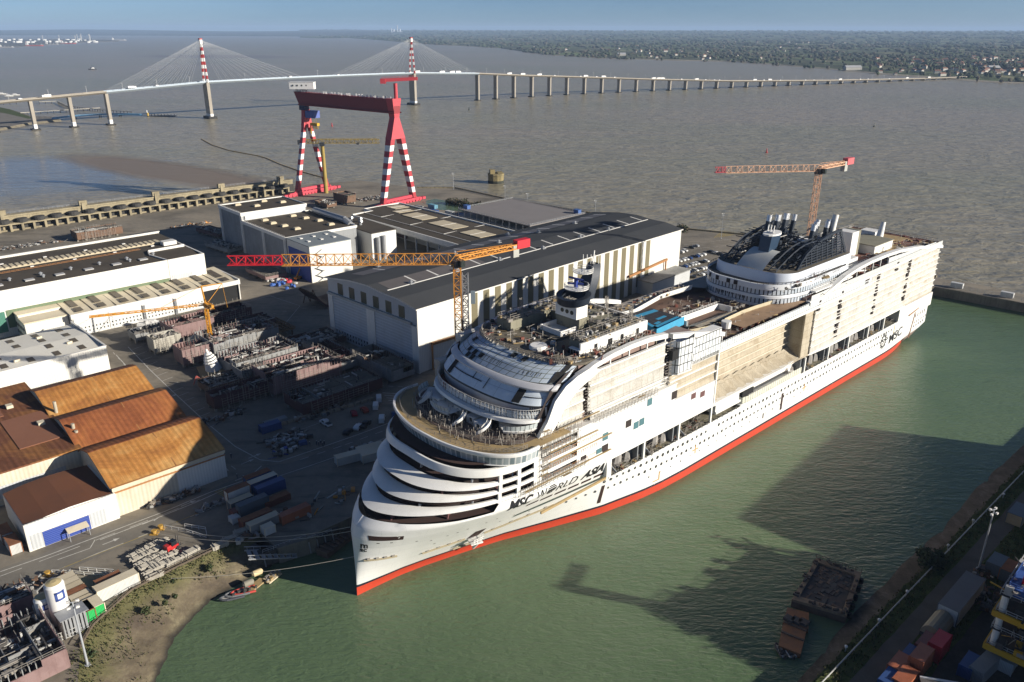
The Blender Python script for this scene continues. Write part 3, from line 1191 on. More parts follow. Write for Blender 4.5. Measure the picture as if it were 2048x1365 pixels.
# ---------- lean-to hall with folding doors
LH = Vector((-141.0, 394.0, 5))
B7 = thing('folding_door_hall', 'low hall with tan striped roof and long white folding doors, one bay standing open', 'hall', LH, 43.2)
L7, D7, H7 = 80, 30, 10.2
mb = MB()
mb.box(-L7, -19.5, 0, .4, 0, H7 - 1.6)
mb.box(-L7, 0, D7 - .4, D7, 0, H7)
mb.box(-.5, 0, 0, D7, 0, H7)
mb.box(-L7, -L7 + .4, 0, D7, 0, H7)
mb.build('wall', [CLAD], B7)
mb = MB()
rows = []
for x, dz in [(-L7 + i * (L7 / 8), (.0 if i % 2 else .7)) for i in range(9)]:
 rows.append([(x, 0, H7), (x, 9, H7 + .3 + dz * .4), (x, D7, H7 + .5 + dz)])
mb.loft(rows, 0)
mb.box(-L7 - .3, .3, -.6, 0, H7 - 1.7, H7 + .5, 1)
mb.box(-.3, .4, 0, D7, H7 - .4, H7 + .9, 1)
for i in range(1, 8):
 x = -L7 + i * L7 / 8
 mb.bar((x, .2, H7 + .25), (x, D7, H7 + 1.0 if i % 2 == 0 else H7 + .7), .25, .3, 2)
r7 = mb.build('roof', [TANROOF, TRIM, BROWNL], B7)
for i in range(8):
 x = -L7 + 3.2 + i * L7 / 8
 for y0, y1 in ((2, 7.5), (10, 25)):
  m_ = MB()
  z0 = H7 + .75 + y0 * .02
  m_.plate((x, y0, z0), (x + 3.0, y0, z0), (x + 3.0, y1, z0 + .35), (x, y1, z0 + .35), .05)
  m_.build('rooflight', BROWNL, r7)
for i in range(4):
 x0, x1 = -L7 + .6 + i * 15, -L7 + 15.2 + i * 15
 m_ = MB()
 m_.box(x0, x1, -.3, -.05, .2, H7 - 1.8)
 d = m_.build('door', ribbed('white_sheet_door', (.64, .64, .62), .8, 'Y', .2, .5, (.4, .4, .38), .4), B7)
 m_ = MB()
 for k in range(9):
  for z in (1.4, 3.1):
   m_.box(x0 + .8 + k * 1.6, x0 + 1.3 + k * 1.6, -.36, -.31, z, z + .75)
 m_.split('window', GLASSD, d)
m_ = MB()
for x in (-48.6, -33.6):
 m_.truss((x, -.5, 0), (x, -.5, H7 - 2), .8, 8, .09)
m_.split('door_post', STEEL, B7, 100)
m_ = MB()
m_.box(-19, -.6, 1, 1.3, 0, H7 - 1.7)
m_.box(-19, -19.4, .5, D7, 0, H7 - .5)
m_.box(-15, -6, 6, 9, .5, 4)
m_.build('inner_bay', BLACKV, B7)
# office annex at its left end
OA = thing('office_annex', 'white two storey office annex with tan corrugated roofs beside the folding doors', 'annex', LH, 43.2)
mb = MB()
mb.box(-98, -80.5, 4, 14, 0, 9.4)
mb.box(-98, -80.5, 14.2, 27, 0, 10.6)
mb.build('wall', [CLAD], OA)
mb = MB()
mb.box(-98.3, -80.4, 3.7, 14, 9.4, 9.9)
mb.box(-98.3, -80.4, 14.1, 27.3, 10.6, 11.1)
mb.build('roof', TANROOF, OA)
for row_, z in ((0, 1.6), (1, 5.2)):
 for k in range(8):
  y = 5 + k * 2.7
  m_ = MB()
  m_.box(-98.15, -98.0, y, y + 1.1, z, z + 1.6)
  m_.build('window', GLASSD, OA)

# ---------- block building complex with the blue door
CX = Vector((-189.0, 510.5, 5))
AZC = -48.2
PANEL = mat('weathered_grey_panels', (.27, .28, .285), .8, 0, .55, .1, (.14, .14, .14), True)
X1, X2, X3 = 32.5, 90.5, 117.5
B8 = thing('panel_workshop', 'tall stepped workshop of grey panels with brown flat roofs', 'workshop', CX, AZC)
mb = MB()
mb.box(0, X1, 0, 44, 0, 24.6, 0)
mb.box(X1, X2, 0, 46, 0, 20, 0)
mb.build('wall', [PANEL], B8)
mb = MB()
for x0, x1, h, d in ((0, X1, 24.6, 44), (X1 + .02, X2, 20, 46)):
 mb.box(x0 - .5, x1 + .3, -.6, d + .3, h, h + .3, 0)
 mb.box(x0 - .6, x1 + .4, -.8, -.1, h - 1.0, h + .9, 1)
 mb.box(x1 - .1, x1 + .5, -.7, d, h - (.6 if x1 == X2 else 1.4), h + .9, 1)
 mb.box(x0 - .6, x0, -.7, d, h - .4, h + .9, 1)
 mb.box(x0 - .5, x1 + .3, d, d + .5, h - .4, h + .9, 1)
r8 = mb.build('roof', [BROWNROOF, TRIM], B8)
m_ = MB()
m_.box(X1 + .0, X1 + .6, 2, 43, 20.4, 24)
m_.build('louvre', ribbed('white_louvres', (.68, .68, .66), 1.3, 'Y', .15, .5, (.3, .3, .3), .9, shade=.35), B8)
for x in (0, X1 - 1.2, X1 + 28, X2 - 2.5):
 m_ = MB()
 m_.box(x, x + 1.1, -.7, -.02, 0, 23.5 if x < X1 else 19)
 m_.box(x + 1.5, x + 2.4, -.6, -.02, 0, 23.5 if x < X1 else 19)
 m_.build('buttress', TRIM, B8)
for x, y in ((7, 9), (7, 27), (18, 17), (18, 35), (41, 11), (52, 11), (63, 13), (75, 15), (41, 30), (52, 33), (64, 36), (78, 36)):
 m_ = MB()
 h = 24.9 if x < X1 else 20.3
 m_.rbox((x, y, h + .5), (3.0, 3.8, .9))
 m_.rbox((x, y, h + 1.1), (2.2, 3.0, .5))
 m_.build('rooflight', TANL, r8)
m_ = MB()
m_.rail([(0, -.6, 25.2), (X1, -.6, 25.2)], 1.1, 2.2, .09)
m_.rail([(X1, -.6, 20.6), (X2, -.6, 20.6)], 1.1, 2.2, .09)
m_.build('roof_rail', TRIM, r8)
m_ = MB()
m_.tube((40, 46, 22), (78, 46, 22), 2.0, 10)
m_.tube((78, 46, 22), (84, 46, 20), 2.0, 10)
m_.tube((84, 46, 20), (84, 46, 8), 2.0, 10)
m_.tube((82, 48.5, 20), (82, 48.5, 4), 1.4, 10)
m_.build('air_duct', STEEL, B8)
B8b = thing('blue_door_workshop', 'white ribbed workshop with a tall royal blue sliding door and grey roof', 'workshop', CX, AZC)
mb = MB()
mb.box(X2 + .7, X3, 0, 26, 0, 20.4, 0)
mb.build('wall', [CLAD], B8b)
mb = MB()
mb.box(X2 + .7, X3 + .3, -.4, 26.3, 20.4, 20.8)
r = mb.build('roof', mat('blue_grey_roof', (.21, .235, .25), .8, 0, .4, .1, (.14, .18, .17)), B8b)
for i in range(2):
 for j in range(3):
  m_ = MB()
  m_.rbox((X2 + 8 + i * 9, 5 + j * 8, 21), (2.4, 1.6, .5))
  m_.build('rooflight', TRIM, r)
m_ = MB()
m_.box(X2 + 2.5, X3 - .9, -.35, -.02, 0, 16.4)
m_.build('sliding_door', BLUE, B8b)
m_ = MB()
for k in range(9):
 m_.bar((X3 + .6, 3 + (k % 2) * 4, k * 2), (X3 + .6, 7 - (k % 2) * 4, k * 2 + 2), .9, .18)
 m_.box(X3 + .1, X3 + 1.2, 2.4, 3.4, k * 2, k * 2 + .15) if k % 2 == 0 else m_.box(X3 + .1, X3 + 1.2, 6.6, 7.8, k * 2, k * 2 + .15)
m_.build('stair', STEEL, B8b)
B8c = thing('plant_building', 'white plant building with roof fans behind the panel workshop', 'building', CX, AZC)
mb = MB()
mb.box(58, 100, 50.5, 68, 0, 16.5)
mb.box(44, 58, 52, 68, 0, 11.5)
mb.build('wall', [ribbed('white_slats', (.7, .7, .67), .7, 'Y', .15, .5, (.4, .4, .4), .5)], B8c)
mb = MB()
mb.box(57.6, 100.4, 50.2, 68.3, 16.5, 17)
mb.box(43.6, 58, 51.6, 68.3, 11.5, 12)
r = mb.build('roof', BROWNROOF, B8c)
for x, y in ((64, 58), (70, 61), (77, 57)):
 m_ = MB()
 m_.tube((x, y, 17), (x, y, 19), 1.1, 8)
 m_.tube((x, y, 19), (x + 2, y, 19.6), .8, 8)
 m_.build('roof_fan', STEEL, r)
for x, y, h in ((101.5, 54, 14), (101.5, 58, 14.5)):
 MB().tube((x, y, 0), (x, y, h), 1.3, 10).build('silo', STEEL, B8c)
B8d = thing('yard_office', 'low white office with square windows between the two brown roofed workshops', 'office', CX, AZC)
mb = MB()
mb.box(40, 62, 74, 84, 0, 7.5)
mb.build('wall', [CLAD], B8d)
MB().box(39.6, 62.4, 73.6, 84.4, 7.5, 8).build('roof', TRIM, B8d)
for k in range(6):
 MB().box(42 + k * 3.3, 43.6 + k * 3.3, 73.8, 74, 4.4, 6.4).build('window', GLASSD, B8d)

# ---------- long hall with tan rooflights behind
H2 = Vector((-108.6, 536.5, 5))
AZ2 = -46.0
B9 = thing('rooflight_hall', 'open sided hall whose brown roof carries big tan rooflights', 'hall', H2, AZ2)
L9, D9, H9 = 128, 46, 13.0
mb = MB()
mb.box(0, L9, D9 - .4, D9, 0, H9 + .6)
mb.box(L9 - .4, L9, 0, D9, 0, H9)
mb.box(-9, -8.6, 16, D9, 0, H9)
mb.box(0, L9, .5, .8, H9 - 3.6, H9)
for k in range(12):
 mb.box(k * 11.4, k * 11.4 + .8, .5, 1.3, 0, H9 - 3)
mb.box(0, L9, 16, 16.4, 0, H9)
mb.build('wall', [CLADG], B9)
mb = MB()
mb.loft([[(x, y, H9 + z) for y, z in ((0, 0), (14, .7), (30, .9), (D9, .2))] for x in (0, L9)], 0)
mb.loft([[(x, y, H9 + z) for y, z in ((16, .7), (30, .9), (D9, .2))] for x in (-9, 0)], 0)
mb.box(-.5, L9, -.6, .2, H9 - 2.6, H9 + .5, 1)
mb.box(-9.5, L9, D9 - .5, D9 + .5, H9 - .8, H9 + 1.1, 1)
mb.box(-.5, .3, 0, 16, H9 - .5, H9 + 1, 1)
mb.box(-9.6, -8.6, 15.5, D9, H9 - .5, H9 + 1.2, 1)
mb.box(-9.6, .3, 15.4, 16.4, H9 - 3, H9 + 1.0, 1)
for x in (20, 52, 86, 112):
 mb.bar((x, 9, H9 + .8), (x - 2, D9 - 1, H9 + .5), .5, .15, 1)
mb.bar((0, 9, H9 + .7), (L9, 9, H9 + .7), .3, .15, 1)
r9 = mb.build('roof', [BROWNROOF, TRIM], B9)
for x0, x1, y0, y1 in ((-3, 8, 30, 42), (12, 20, 24, 37), (26, 48, 22, 35), (57, 82, 20, 33), (91, 110, 18, 31)):
 m_ = MB()
 z = H9 + 1.0
 m_.plate((x0, y0, z + .25), (x1, y0, z + .25), (x1, y1, z + .05), (x0, y1, z + .05), .2)
 m_.bar(((x0 + x1) / 2, y0, z + .3), ((x0 + x1) / 2, y1, z + .12), .4, .1, 1)
 m_.build('rooflight', [TANL, TRIM], r9)

# ---------- car park deck
PK = G(1060, 452, 14)
B10 = thing('car_park_deck', 'empty grey car park deck on steel columns close to the sea wall', 'car park', (PK.x, PK.y, 5), 44.0)
mb = MB()
mb.box(0, 56, 0, 74, 8.4, 9.0)
mb.build('deck', mat('park_deck', (.22, .20, .19), .85, 0, .4, .1, (.16, .145, .14)), B10)
m_ = MB()
for k in range(9):
 for j in range(12):
  m_.box(k * 7 - .2, k * 7 + .2, j * 6.7 - .2, j * 6.7 + .2, 0, 8.4)
m_.box(2, 54, 40, 40.3, 0, 8.4)
m_.box(0, 56, 0, 74, 4.0, 4.3)
m_.build('column', GREYTRIM, B10)
m_ = MB()
m_.rail([(0, 0, 9), (0, 74, 9), (56, 74, 9), (56, 0, 9), (0, 0, 9)], 1.2, 2.4, .1, rails=3)
m_.build('railing', STEEL, B10)
m_ = MB()
for k in range(8):
 m_.bar((56 - k * 7, -.4, 0), (49 - k * 7, -.4, 8.4), .25)
 m_.bar((49 - k * 7, -.4, 0), (56 - k * 7, -.4, 8.4), .25)
m_.bar((-2, -2.2, 3), (56, -2.2, 9), 2.4, .3)
m_.build('ramp', GREYTRIM, B10)
for (x, y, lab) in ((5, 70, 'blue stair hut on the car park deck at its waterside corner'), (52, 4, 'blue stair hut on the car park deck at its warehouse corner')):
 p = B10.matrix_basis @ Vector((x, y, 9))
 m_ = MB()
 m_.box(-1.6, 1.6, -2.2, 2.2, 0, 2.6)
 m_.box(-1.8, 1.8, -2.4, 2.4, 2.6, 2.8)
 tag(m_.build('stair_hut', mat('hut_blue', (.05, .12, .33), .5), loc=p, rotz=R(44)), lab, 'hut')

# ---------- crane runway viaduct along the old dock
VA = G(-330, 512, 5)
VB = G(600, 384, 5)
azv = az_of(VA, VB)
LV = (VB - VA).length
B11 = thing('runway_viaduct', 'long stained concrete crane runway with dark bays along the estuary', 'viaduct', VA, azv)
OLDC = mat('old_dock_concrete', (.34, .29, .185), .9, 0, .7, .1, (.12, .10, .065), True)
mb = MB()
mb.box(0, LV - 4, 4, 12, 6.8, 10.2)
mb.box(0, LV - 4, 3.4, 4, 9.6, 10.6)
mb.build('beam', OLDC, B11)
mb = MB()
n = int(LV / 7.2)
for k in range(n):
 x = 2 + k * 7.2
 mb.box(x, x + 1.5, -1.5, 1.2, 0, 4.6)
mb.box(0, LV, 1.2, 2.2, 0, 1.0)
mb.box(0, LV - 10, -1.6, 2.6, 4.6, 5.6)
mb.build('pillar', OLDC, B11)
mb = MB()
mb.box(0, LV - 4, 2.8, 11, 0, 6.8)
for k in range(int(LV / 11)):
 mb.tube((5 + k * 11, 1.0, 5.6), (5 + k * 11, 1.0, 8.2), 3.6, 12)
mb.build('bay', mat('dark_bay', (.05, .048, .044), .9, 0, .4), B11)
mb = MB()
for k in range(int(LV / 52)):
 x = 40 + k * 52
 mb.box(x, x + 2.5, 2.4, 5.5, 0, 13.4)
 mb.box(x - 1.4, x + 3.9, 3, 6, 11.2, 14.4)
mb.split('tower', OLDC, B11, 2)
mb = MB()
mb.rail([(0, 11, 10.2), (LV - 8, 11, 10.2)], 1.4, 3, .1)
mb.build('railing', STEEL, B11)
# sea wall coping along the estuary
SW_PTS = [G(u, v, 5) for u, v in ((1871, 556), (1496, 472), (1350, 458), (1300, 446), (1216, 434), (1010, 399), (908, 377), (833, 377))]
mb = MB()
for a, b in zip(SW_PTS, SW_PTS[1:]):
 d = (b - a).normalized()
 q = Vector((-d.y, d.x, 0))
 mb.bar(a - q * 1.2 + Vector((0, 0, .5)), b - q * 1.2 + Vector((0, 0, .5)), 1.0, 1.2, caps=True)
sw = mb.build('sea_wall', OLDC)
tag(sw, 'low weathered concrete sea wall coping along the open estuary', 'sea wall')
mb = MB()
for a, b in zip(SW_PTS[4:], SW_PTS[5:]):
 mb.rail([a + Vector((0, 0, 1)), b + Vector((0, 0, 1))], 1.6, 3.5, .14)
tag(mb.build('fence', STEEL), 'grey rail fence on the sea wall between crane and car park', 'fence')
# mole at the right
MA, MBp = G(1885, 574, 5), G(2400, 672, 5)
mb = MB()
mb.rail([MA + Vector((-.2, 0, .2)), MBp + Vector((0, 0, .2))], 2.3, 3.4, .12, rails=4)
tag(mb.build('fence', STEEL), 'tall pale fence along the breakwater at the stern of the ship', 'fence')
for i, t in enumerate((.08, .3, .52)):
 p = MA.lerp(MBp, t) + Vector((.5, 4.5, 0))
 m_ = MB()
 m_.box(-3, 3, -1.25, 1.25, .15, 2.6)
 m_.box(-3.05, 3.05, -1.3, 1.3, 2.6, 2.75)
 tag(m_.build('site_cabin', mat('cabin_white', (.6, .6, .58), .5), loc=p, rotz=R(az_of(MA, MBp))),
  ['white cabin on the breakwater nearest the stern of the ship', 'white cabin halfway along the breakwater behind the fence', 'white cabin on the breakwater at the edge of the photo'][i], 'cabin')
# ================================================================ bridge, gantry crane, tower cranes
BCONC = mat('bridge_concrete', (.37, .33, .27), .85, 0, .4, .06, (.22, .20, .17), True)
BPALE = mat('bridge_pale_paint', (.44, .51, .57), .6, 0, .2, .05)
PW = mat('signal_white', (.78, .77, .74), .55, 0, .15, .2)
PR = mat('signal_red', (.42, .045, .04), .55, 0, .25, .2)
FOOT = mat('wet_footing', (.035, .032, .028), .8, 0, .5, .2)
BR = thing('cable_stayed_bridge', 'long curved estuary bridge with two red and white cable stayed pylons', 'bridge', (0, 0, 0))
P1, P2 = Vector((-494.7, 1347.8, 0)), Vector((-192.0, 1607.0, 0))
be = (P2 - P1).normalized()
SPAN = (P2 - P1).length
axis = [P1 - be * k for k in (560, 510, 460, 408, 357, 306, 255, 204, 153)]
ptsB = list(axis) + [P1, P2]
cur = P2 + be * 158
ptsB.append(cur)
ang = math.atan2(be.y, be.x)
piers = [p for p in axis] + [cur]
a0 = ang + R(1.5)
for k in range(38):
 t = min(1.0, k / 8.0)
 aa = a0 + (R(28.3) - a0) * t
 cur = cur + Vector((math.cos(aa), math.sin(aa), 0)) * 49.5
 ptsB.append(cur)
 if k < 33:
  piers.append(cur)


def deck_z(p):
 d1 = (p - P1).dot(be)
 if d1 < 0:
  return 57.0 + d1 * .055
 if d1 < SPAN:
  x = d1 / SPAN
  return 57.0 + 2.0 * x + 12 * x * (1 - x) * .35
 d = (p - P2).length
 for (x0, z0), (x1, z1) in zip([(0, 59), (158, 53.5), (270, 46.5), (380, 41), (640, 28), (900, 17.5), (1250, 10), (1650, 5.5), (2600, 5)],
      [(158, 53.5), (270, 46.5), (380, 41), (640, 28), (900, 17.5), (1250, 10), (1650, 5.5), (2600, 5), (9999, 5)]):
  if x0 <= d <= x1:
   return z0 + (z1 - z0) * (d - x0) / (x1 - x0)
 return 5


dense = []
for a, b in zip(ptsB, ptsB[1:]):
 n = 6 if (b - a).length > 100 else 2
 for k in range(n):
  dense.append(a.lerp(b, k / n))
dense.append(ptsB[-1])


def deck_part(name, pts, m, wid=15.0, dep=3.0):
 rows = []
 for i, p in enumerate(pts):
  q = pts[min(i + 1, len(pts) - 1)] - pts[max(i - 1, 0)]
  t = q.normalized()
  nn = Vector((t.y, -t.x, 0))
  z = deck_z(p)
  sec = [(-wid / 2, 0), (-wid / 2, .9), (-wid / 2 + .3, .9), (-wid / 2 + .3, 0), (wid / 2 - .3, 0), (wid / 2 - .3, .9), (wid / 2, .9), (wid / 2, 0),
   (wid / 2, -.6), (wid / 4, -dep), (-wid / 4, -dep), (-wid / 2, -.6)]
  rows.append([tuple(p + nn * a + Vector((0, 0, z + b))) for a, b in sec])
 return MB().loft(rows, 0, True).build(name, m, BR)


steel = [p for p in dense if -156 <= (p - P1).dot(be) <= SPAN + 160 and (p - P2).length < 560]
i0 = dense.index(steel[0])
i1 = dense.index(steel[-1])
deck_part('deck', dense[:i0 + 1], BCONC)
deck_part('deck', dense[i0:i1 + 1], BPALE, 15, 3.2)
deck_part('deck', dense[i1:], BCONC)
for p in piers:
 i = min(range(len(dense)), key=lambda j: (dense[j] - p).length)
 t = (dense[min(i + 1, len(dense) - 1)] - dense[max(0, i - 1)]).normalized()
 az = math.atan2(t.y, t.x)
 h = deck_z(p) - 3.0
 m_ = MB()
 left = (p - P1).dot(be) < 0
 if left:
  m_.rbox((p.x, p.y, h / 2), (4.2, 10.5, h), az)
 else:
  for s in (-1, 1):
   c = p + Vector((-math.sin(az), math.cos(az), 0)) * s * 3.6
   m_.rbox((c.x, c.y, h / 2), (3.2, 3.4, h), az)
  m_.rbox((p.x, p.y, h - .8), (3.6, 12, 1.6), az)
  m_.rbox((p.x, p.y, h / 2), (1.0, 6, h), az)
 m_.rbox((p.x, p.y, .4), (8 if not left else 11, 15, 2.6), az, 1)
 if h > 18:
  m_.rbox((p.x, p.y, 5), (4.4 if left else 3.4, 10.7, 6), az, 2) if left else None
 m_.build('pier', [BCONC, FOOT, PW], BR)
for P, nm in ((P1, 0), (P2, 1)):
 z0 = deck_z(P)
 m_ = MB()
 m_.rbox((P.x, P.y, (z0 - 1) / 2), (4.8, 18, z0 - 1), ang)
 m_.rbox((P.x, P.y, 1.0), (13, 27, 5), ang, 1)
 m_.rbox((P.x, P.y, 5.5), (5.0, 18.2, 4), ang, 2)
 m_.build('pier', [BCONC, FOOT, PW], BR)
 m_ = MB()
 ac = Vector((-be.y, be.x, 0))
 zt = 122.5
 nb = 11
 for s in (-1, 1):
  lo = P + ac * s * 8.6 + Vector((0, 0, z0 - 1))
  hi = P + ac * s * 1.3 + Vector((0, 0, zt - 8))
  for k in range(nb):
   a, b = lo.lerp(hi, k / nb), lo.lerp(hi, (k + 1) / nb)
   m_.rbox(((a + b) / 2), (3.0, 2.4, (b - a).length + .05), ang, m=k % 2, tilt=0) if False else m_.bar(a, b, 3.0, 2.6, m=(k + nm) % 2)
 m_.rbox((P.x, P.y, zt - 4), (4.0, 5.6, 8), ang, 0)
 m_.rbox((P.x, P.y, zt - 1), (4.4, 6.2, 2.0), ang, 1)
 m_.build('pylon', [PW, PR], BR)
 for side in (-1, 1):
  for k in range(12):
   d = 26 + k * (152 - 26) / 11 if ((side < 0) == (nm == 0)) else 26 + k * (168 - 26) / 11
   for s in (-1, 1):
    q = P + be * side * d + ac * s * 5.5
    q.z = deck_z(P + be * side * d) + .5
    top = P + ac * s * 1.6 + Vector((0, 0, zt - 9 + k * .6))
    MB().tube(top, q, .10, 4, caps=False).build('stay_cable', mat('cable_white', (.52, .53, .53), .5), BR)
# lamp posts and traffic on the deck
m_ = MB()
for i in range(3, len(dense) - 12, 2):
 p = dense[i]
 z = deck_z(p)
 m_.bar(p + Vector((0, 0, z)), p + Vector((0, 0, z + 10)), .25)
 m_.bar(p + Vector((-1.5, 0, z + 10)), p + Vector((1.5, 0, z + 10)), .25)
m_.build('lamp_row', PW, BR)['kind'] = 'stuff'


def vehicle(kind, colour):
 m_ = MB()
 if kind == 'lorry':
  m_.box(-6, 3.2, -1.25, 1.25, .9, 4.0)
  m_.box(3.6, 6, -1.2, 1.2, .6, 3.4, 1)
  for x in (-4.5, -3.2, 2, 4.8):
   for y in (-1.1, 1.1):
    m_.tube((x, y - .15, .5), (x, y + .15, .5), .5, 8, m=2)
  m_.box(-6, 5.6, -.9, .9, .5, .9, 2)
  return [PW, colour, FOOT], m_
 m_.loft([[(x, y, z) for x, z in ((-2.6, .4), (-2.6, 1.9), (.9, 2.0), (1.9, 1.15), (2.6, 1.0), (2.6, .4))] for y in (-.95, .95)], 0, True)
 for y in (-.95, .95):
  m_.add([(x, y, z) for x, z in ((-2.6, .4), (-2.6, 1.9), (.9, 2.0), (1.9, 1.15), (2.6, 1.0), (2.6, .4))], [tuple(range(6))], 0)
 for x in (-1.7, 1.7):
  for y in (-.9, .9):
   m_.tube((x, y - .1, .38), (x, y + .1, .38), .38, 8, m=2)
 return [PW, colour, FOOT], m_


LORRY = None
k_ = 0
for i in range(2, len(dense) - 8):
 if rnd.random() < .42:
  p = dense[i].lerp(dense[i + 1], rnd.random())
  t = (dense[i + 1] - dense[i]).normalized()
  nn = Vector((t.y, -t.x, 0))
  side = rnd.choice((-1, 1))
  q = p + nn * side * 3.4
  q.z = deck_z(p) + .02
  kind = 'lorry' if rnd.random() < .45 else 'car'
  ms, m_ = vehicle(kind, PW)
  o = m_.build(kind if kind == 'lorry' else 'van', ms, loc=q, rotz=math.atan2(t.y, t.x) + (math.pi if side > 0 else 0))
  tag(o, 'white lorry crossing the high estuary bridge' if kind == 'lorry' else 'small white van crossing the high estuary bridge',
   'lorry' if kind == 'lorry' else 'van', 'vehicles crossing the estuary bridge')

# ---------- gantry crane
CR = mat('gantry_red', (.40, .035, .045), .5, 0, .25, .12, (.25, .03, .035))
CP = mat('gantry_pink_red', (.52, .06, .075), .5, 0, .2, .15)
GL, GR = Vector((-171, 682, 5)), Vector((-91, 634, 5))
GC = thing('gantry_crane', 'giant red and white striped gantry crane standing astride the dry dock', 'gantry crane', (0, 0, 0))
gb = (GR - GL).normalized()
rd = Vector((.62, .785, 0))
zv = Vector((0, 0, 1))


def gbar(p, q, w0, h0, w1=None, h1=None, ax=gb, m=0, mb=None):
 """tapered box leg, w along ax, h along rail direction"""
 w1, h1 = w1 or w0, h1 or h0
 by = rd
 c = lambda o, w_, h_: [o + ax * sx * w_ / 2 + by * sy * h_ / 2 for sx, sy in ((-1, -1), (1, -1), (1, 1), (-1, 1))]
 mb.hexa(c(p, w0, h0), c(q, w1, h1), m)


m_ = MB()
a, b = GL - gb * 8 + zv * 73, GR + gb * 3 + zv * 71
for (q0, q1, z0, z1) in ((-3.2, 3.2, 0, 10.5),):
 m_.hexa([a + rd * q0 + gb * 5, b + rd * q0, b + rd * q1, a + rd * q1 + gb * 5], [p + zv * 10.5 for p in (a + rd * q0, b + rd * q0, b + rd * q1, a + rd * q1)])
for s in (-1, 1):
 m_.bar(a + rd * s * 3.9 + gb * 5 + zv * .5, b + rd * s * 3.9 + zv * .5, 1.6, .8)
m_.build('main_beam', mat('beam_red', (.24, .018, .022), .5, 0, .25, .1, (.16, .015, .02)), GC)
m_ = MB()
m_.rail([a + zv * 10.5 - rd * 3, b + zv * 10.5 - rd * 3], 1.2, 3, .12)
for k in range(22):
 p = (a + zv * 10.5).lerp(b + zv * 10.5, .3 + k * .03)
 m_.rbox(p + zv * .6 + rd * rnd.uniform(-2, 2), (1.0, .8, 1.2 + rnd.random()))
m_.build('walkway', PW, GC)
# rigid leg (right)
m_ = MB()
gbar(GR + zv * 68, GR + zv * 82, 5.2, 5.0, 6.5, 9.0, mb=m_)
gbar(GR + zv * 52, GR + zv * 68, 6.0, 15.0, 5.0, 5.0, mb=m_)
m_.build('leg_head', CP, GC)
for s in (-1, 1):
 top = GR + zv * 52 + rd * s * 5.4
 bot = GR + zv * 4 + rd * s * 16.5
 m_ = MB()
 n = 11
 for k in range(n):
  p, q = bot.lerp(top, k / n), bot.lerp(top, (k + 1) / n)
  w0, w1 = 4.0 + 1.4 * k / n, 4.0 + 1.4 * (k + 1) / n
  gbar(p, q, w0, w0 * .8, w1, w1 * .8, m=(k + 1) % 2, mb=m_)
 m_.build('leg', [PW, CR], GC)
# hinged leg (left)
m_ = MB()
gbar(GL + zv * 64, GL + zv * 73, 3.2, 6.5, 4.2, 4.0, mb=m_)
gbar(GL + zv * 55, GL + zv * 64, 3.2, 9.0, 3.2, 6.5, mb=m_)
m_.build('leg_head', CP, GC)
for s in (-1, 1):
 top = GL + zv * 56 + rd * s * 2.8
 bot = GL + zv * 4 + rd * s * 15.5
 m_ = MB()
 n = 12
 for k in range(n):
  p, q = bot.lerp(top, k / n), bot.lerp(top, (k + 1) / n)
  gbar(p, q, 3.0, 3.0, m=(1 if k < 2 else k % 2), mb=m_)
 m_.build('leg', [PW, CR], GC)
RED = mat('bogie_red', (.56, .05, .075), .5, 0, .2, .3)
for c in (GL, GR):
 m_ = MB()
 m_.bar(c - rd * 24 + zv * 2.4, c + rd * 24 + zv * 2.4, 2.2, 1.8, caps=True)
 m_.bar(c - rd * 17 + zv * 5.2, c + rd * 17 + zv * 5.2, 2.4, 2.2, caps=True)
 for k in range(-5, 6):
  m_.bar(c + rd * k * 4.2 + zv * 2.2, c + rd * (k + .5) * 3.4 + zv * 4.8, .8)
 for k in range(-7, 8):
  m_.rbox(c + rd * k * 3.3 + zv * .9, (2.4, 1.6, 1.6), R(51.7))
 for s in (-1, 1):
  for j in (-1, 0, 1):
   m_.rbox(c + rd * s * 24 + rd * j * 4 + zv * 1.8, (3.2, 2.8, 2.0), R(51.7))
 m_.build('bogie', RED, GC)
m_ = MB()
c = GL - gb * 3 + zv * 84
m_.rbox(c + zv * 4.2 + Vector((2, -2, 0)), (20, 6.5, 5.2), R(-2))
m_.rbox(c + zv * 7.0 + Vector((2, -2, 0)), (20.6, 7, .3), R(-2))
for k in range(5):
 m_.rbox(c + zv * 4.2 + Vector((-5 + k * 3.6, -5.3, .3)), (1.0, .2, 1.1), R(-2), 1)
for k in range(16):
 m_.bar(c + Vector((rnd.uniform(-5, 8), rnd.uniform(-3, 2), -1)), c + Vector((rnd.uniform(-5, 8), rnd.uniform(-3, 2), 1.8)), .3, m=2)
m_.build('machine_house', [PW, GLASSD, STEEL], GC)
m_ = MB()
c = GR + zv * 82
m_.tube(c + Vector((2, 0, 0)), c + Vector((2, 0, 11)), 1.5, 10)
m_.bar(c + Vector((-8.5, -1.0, 13.2)), c + Vector((19, 1, 14.4)), 2.6, 2.4, caps=True)
m_.rbox(c + Vector((-7, -1, 12.6)), (4, 3.4, 3.6))
m_.rail([c + Vector((-8, -2, 14.4)), c + Vector((18, 0, 15.6))], 1.1, 2.5, .12)
m_.build('service_crane', CP, GC)
m_ = MB()
c = GL + gb * 7.5 + zv * 66
m_.rbox(c, (9.5, 7, 5.6), R(-30))
m_.rbox(c + Vector((-7, 2, 5)), (6, 5, 3.6), R(-30), 1)
m_.build('trolley', [mat('trolley_blue', (.10, .14, .38), .5, 0, .2), mat('trolley_navy', (.02, .025, .07), .6)], GC)
m_ = MB()
c = GL + gb * 9.5 + zv * 58
m_.rbox(c, (7, 3, 2.2), R(-30))
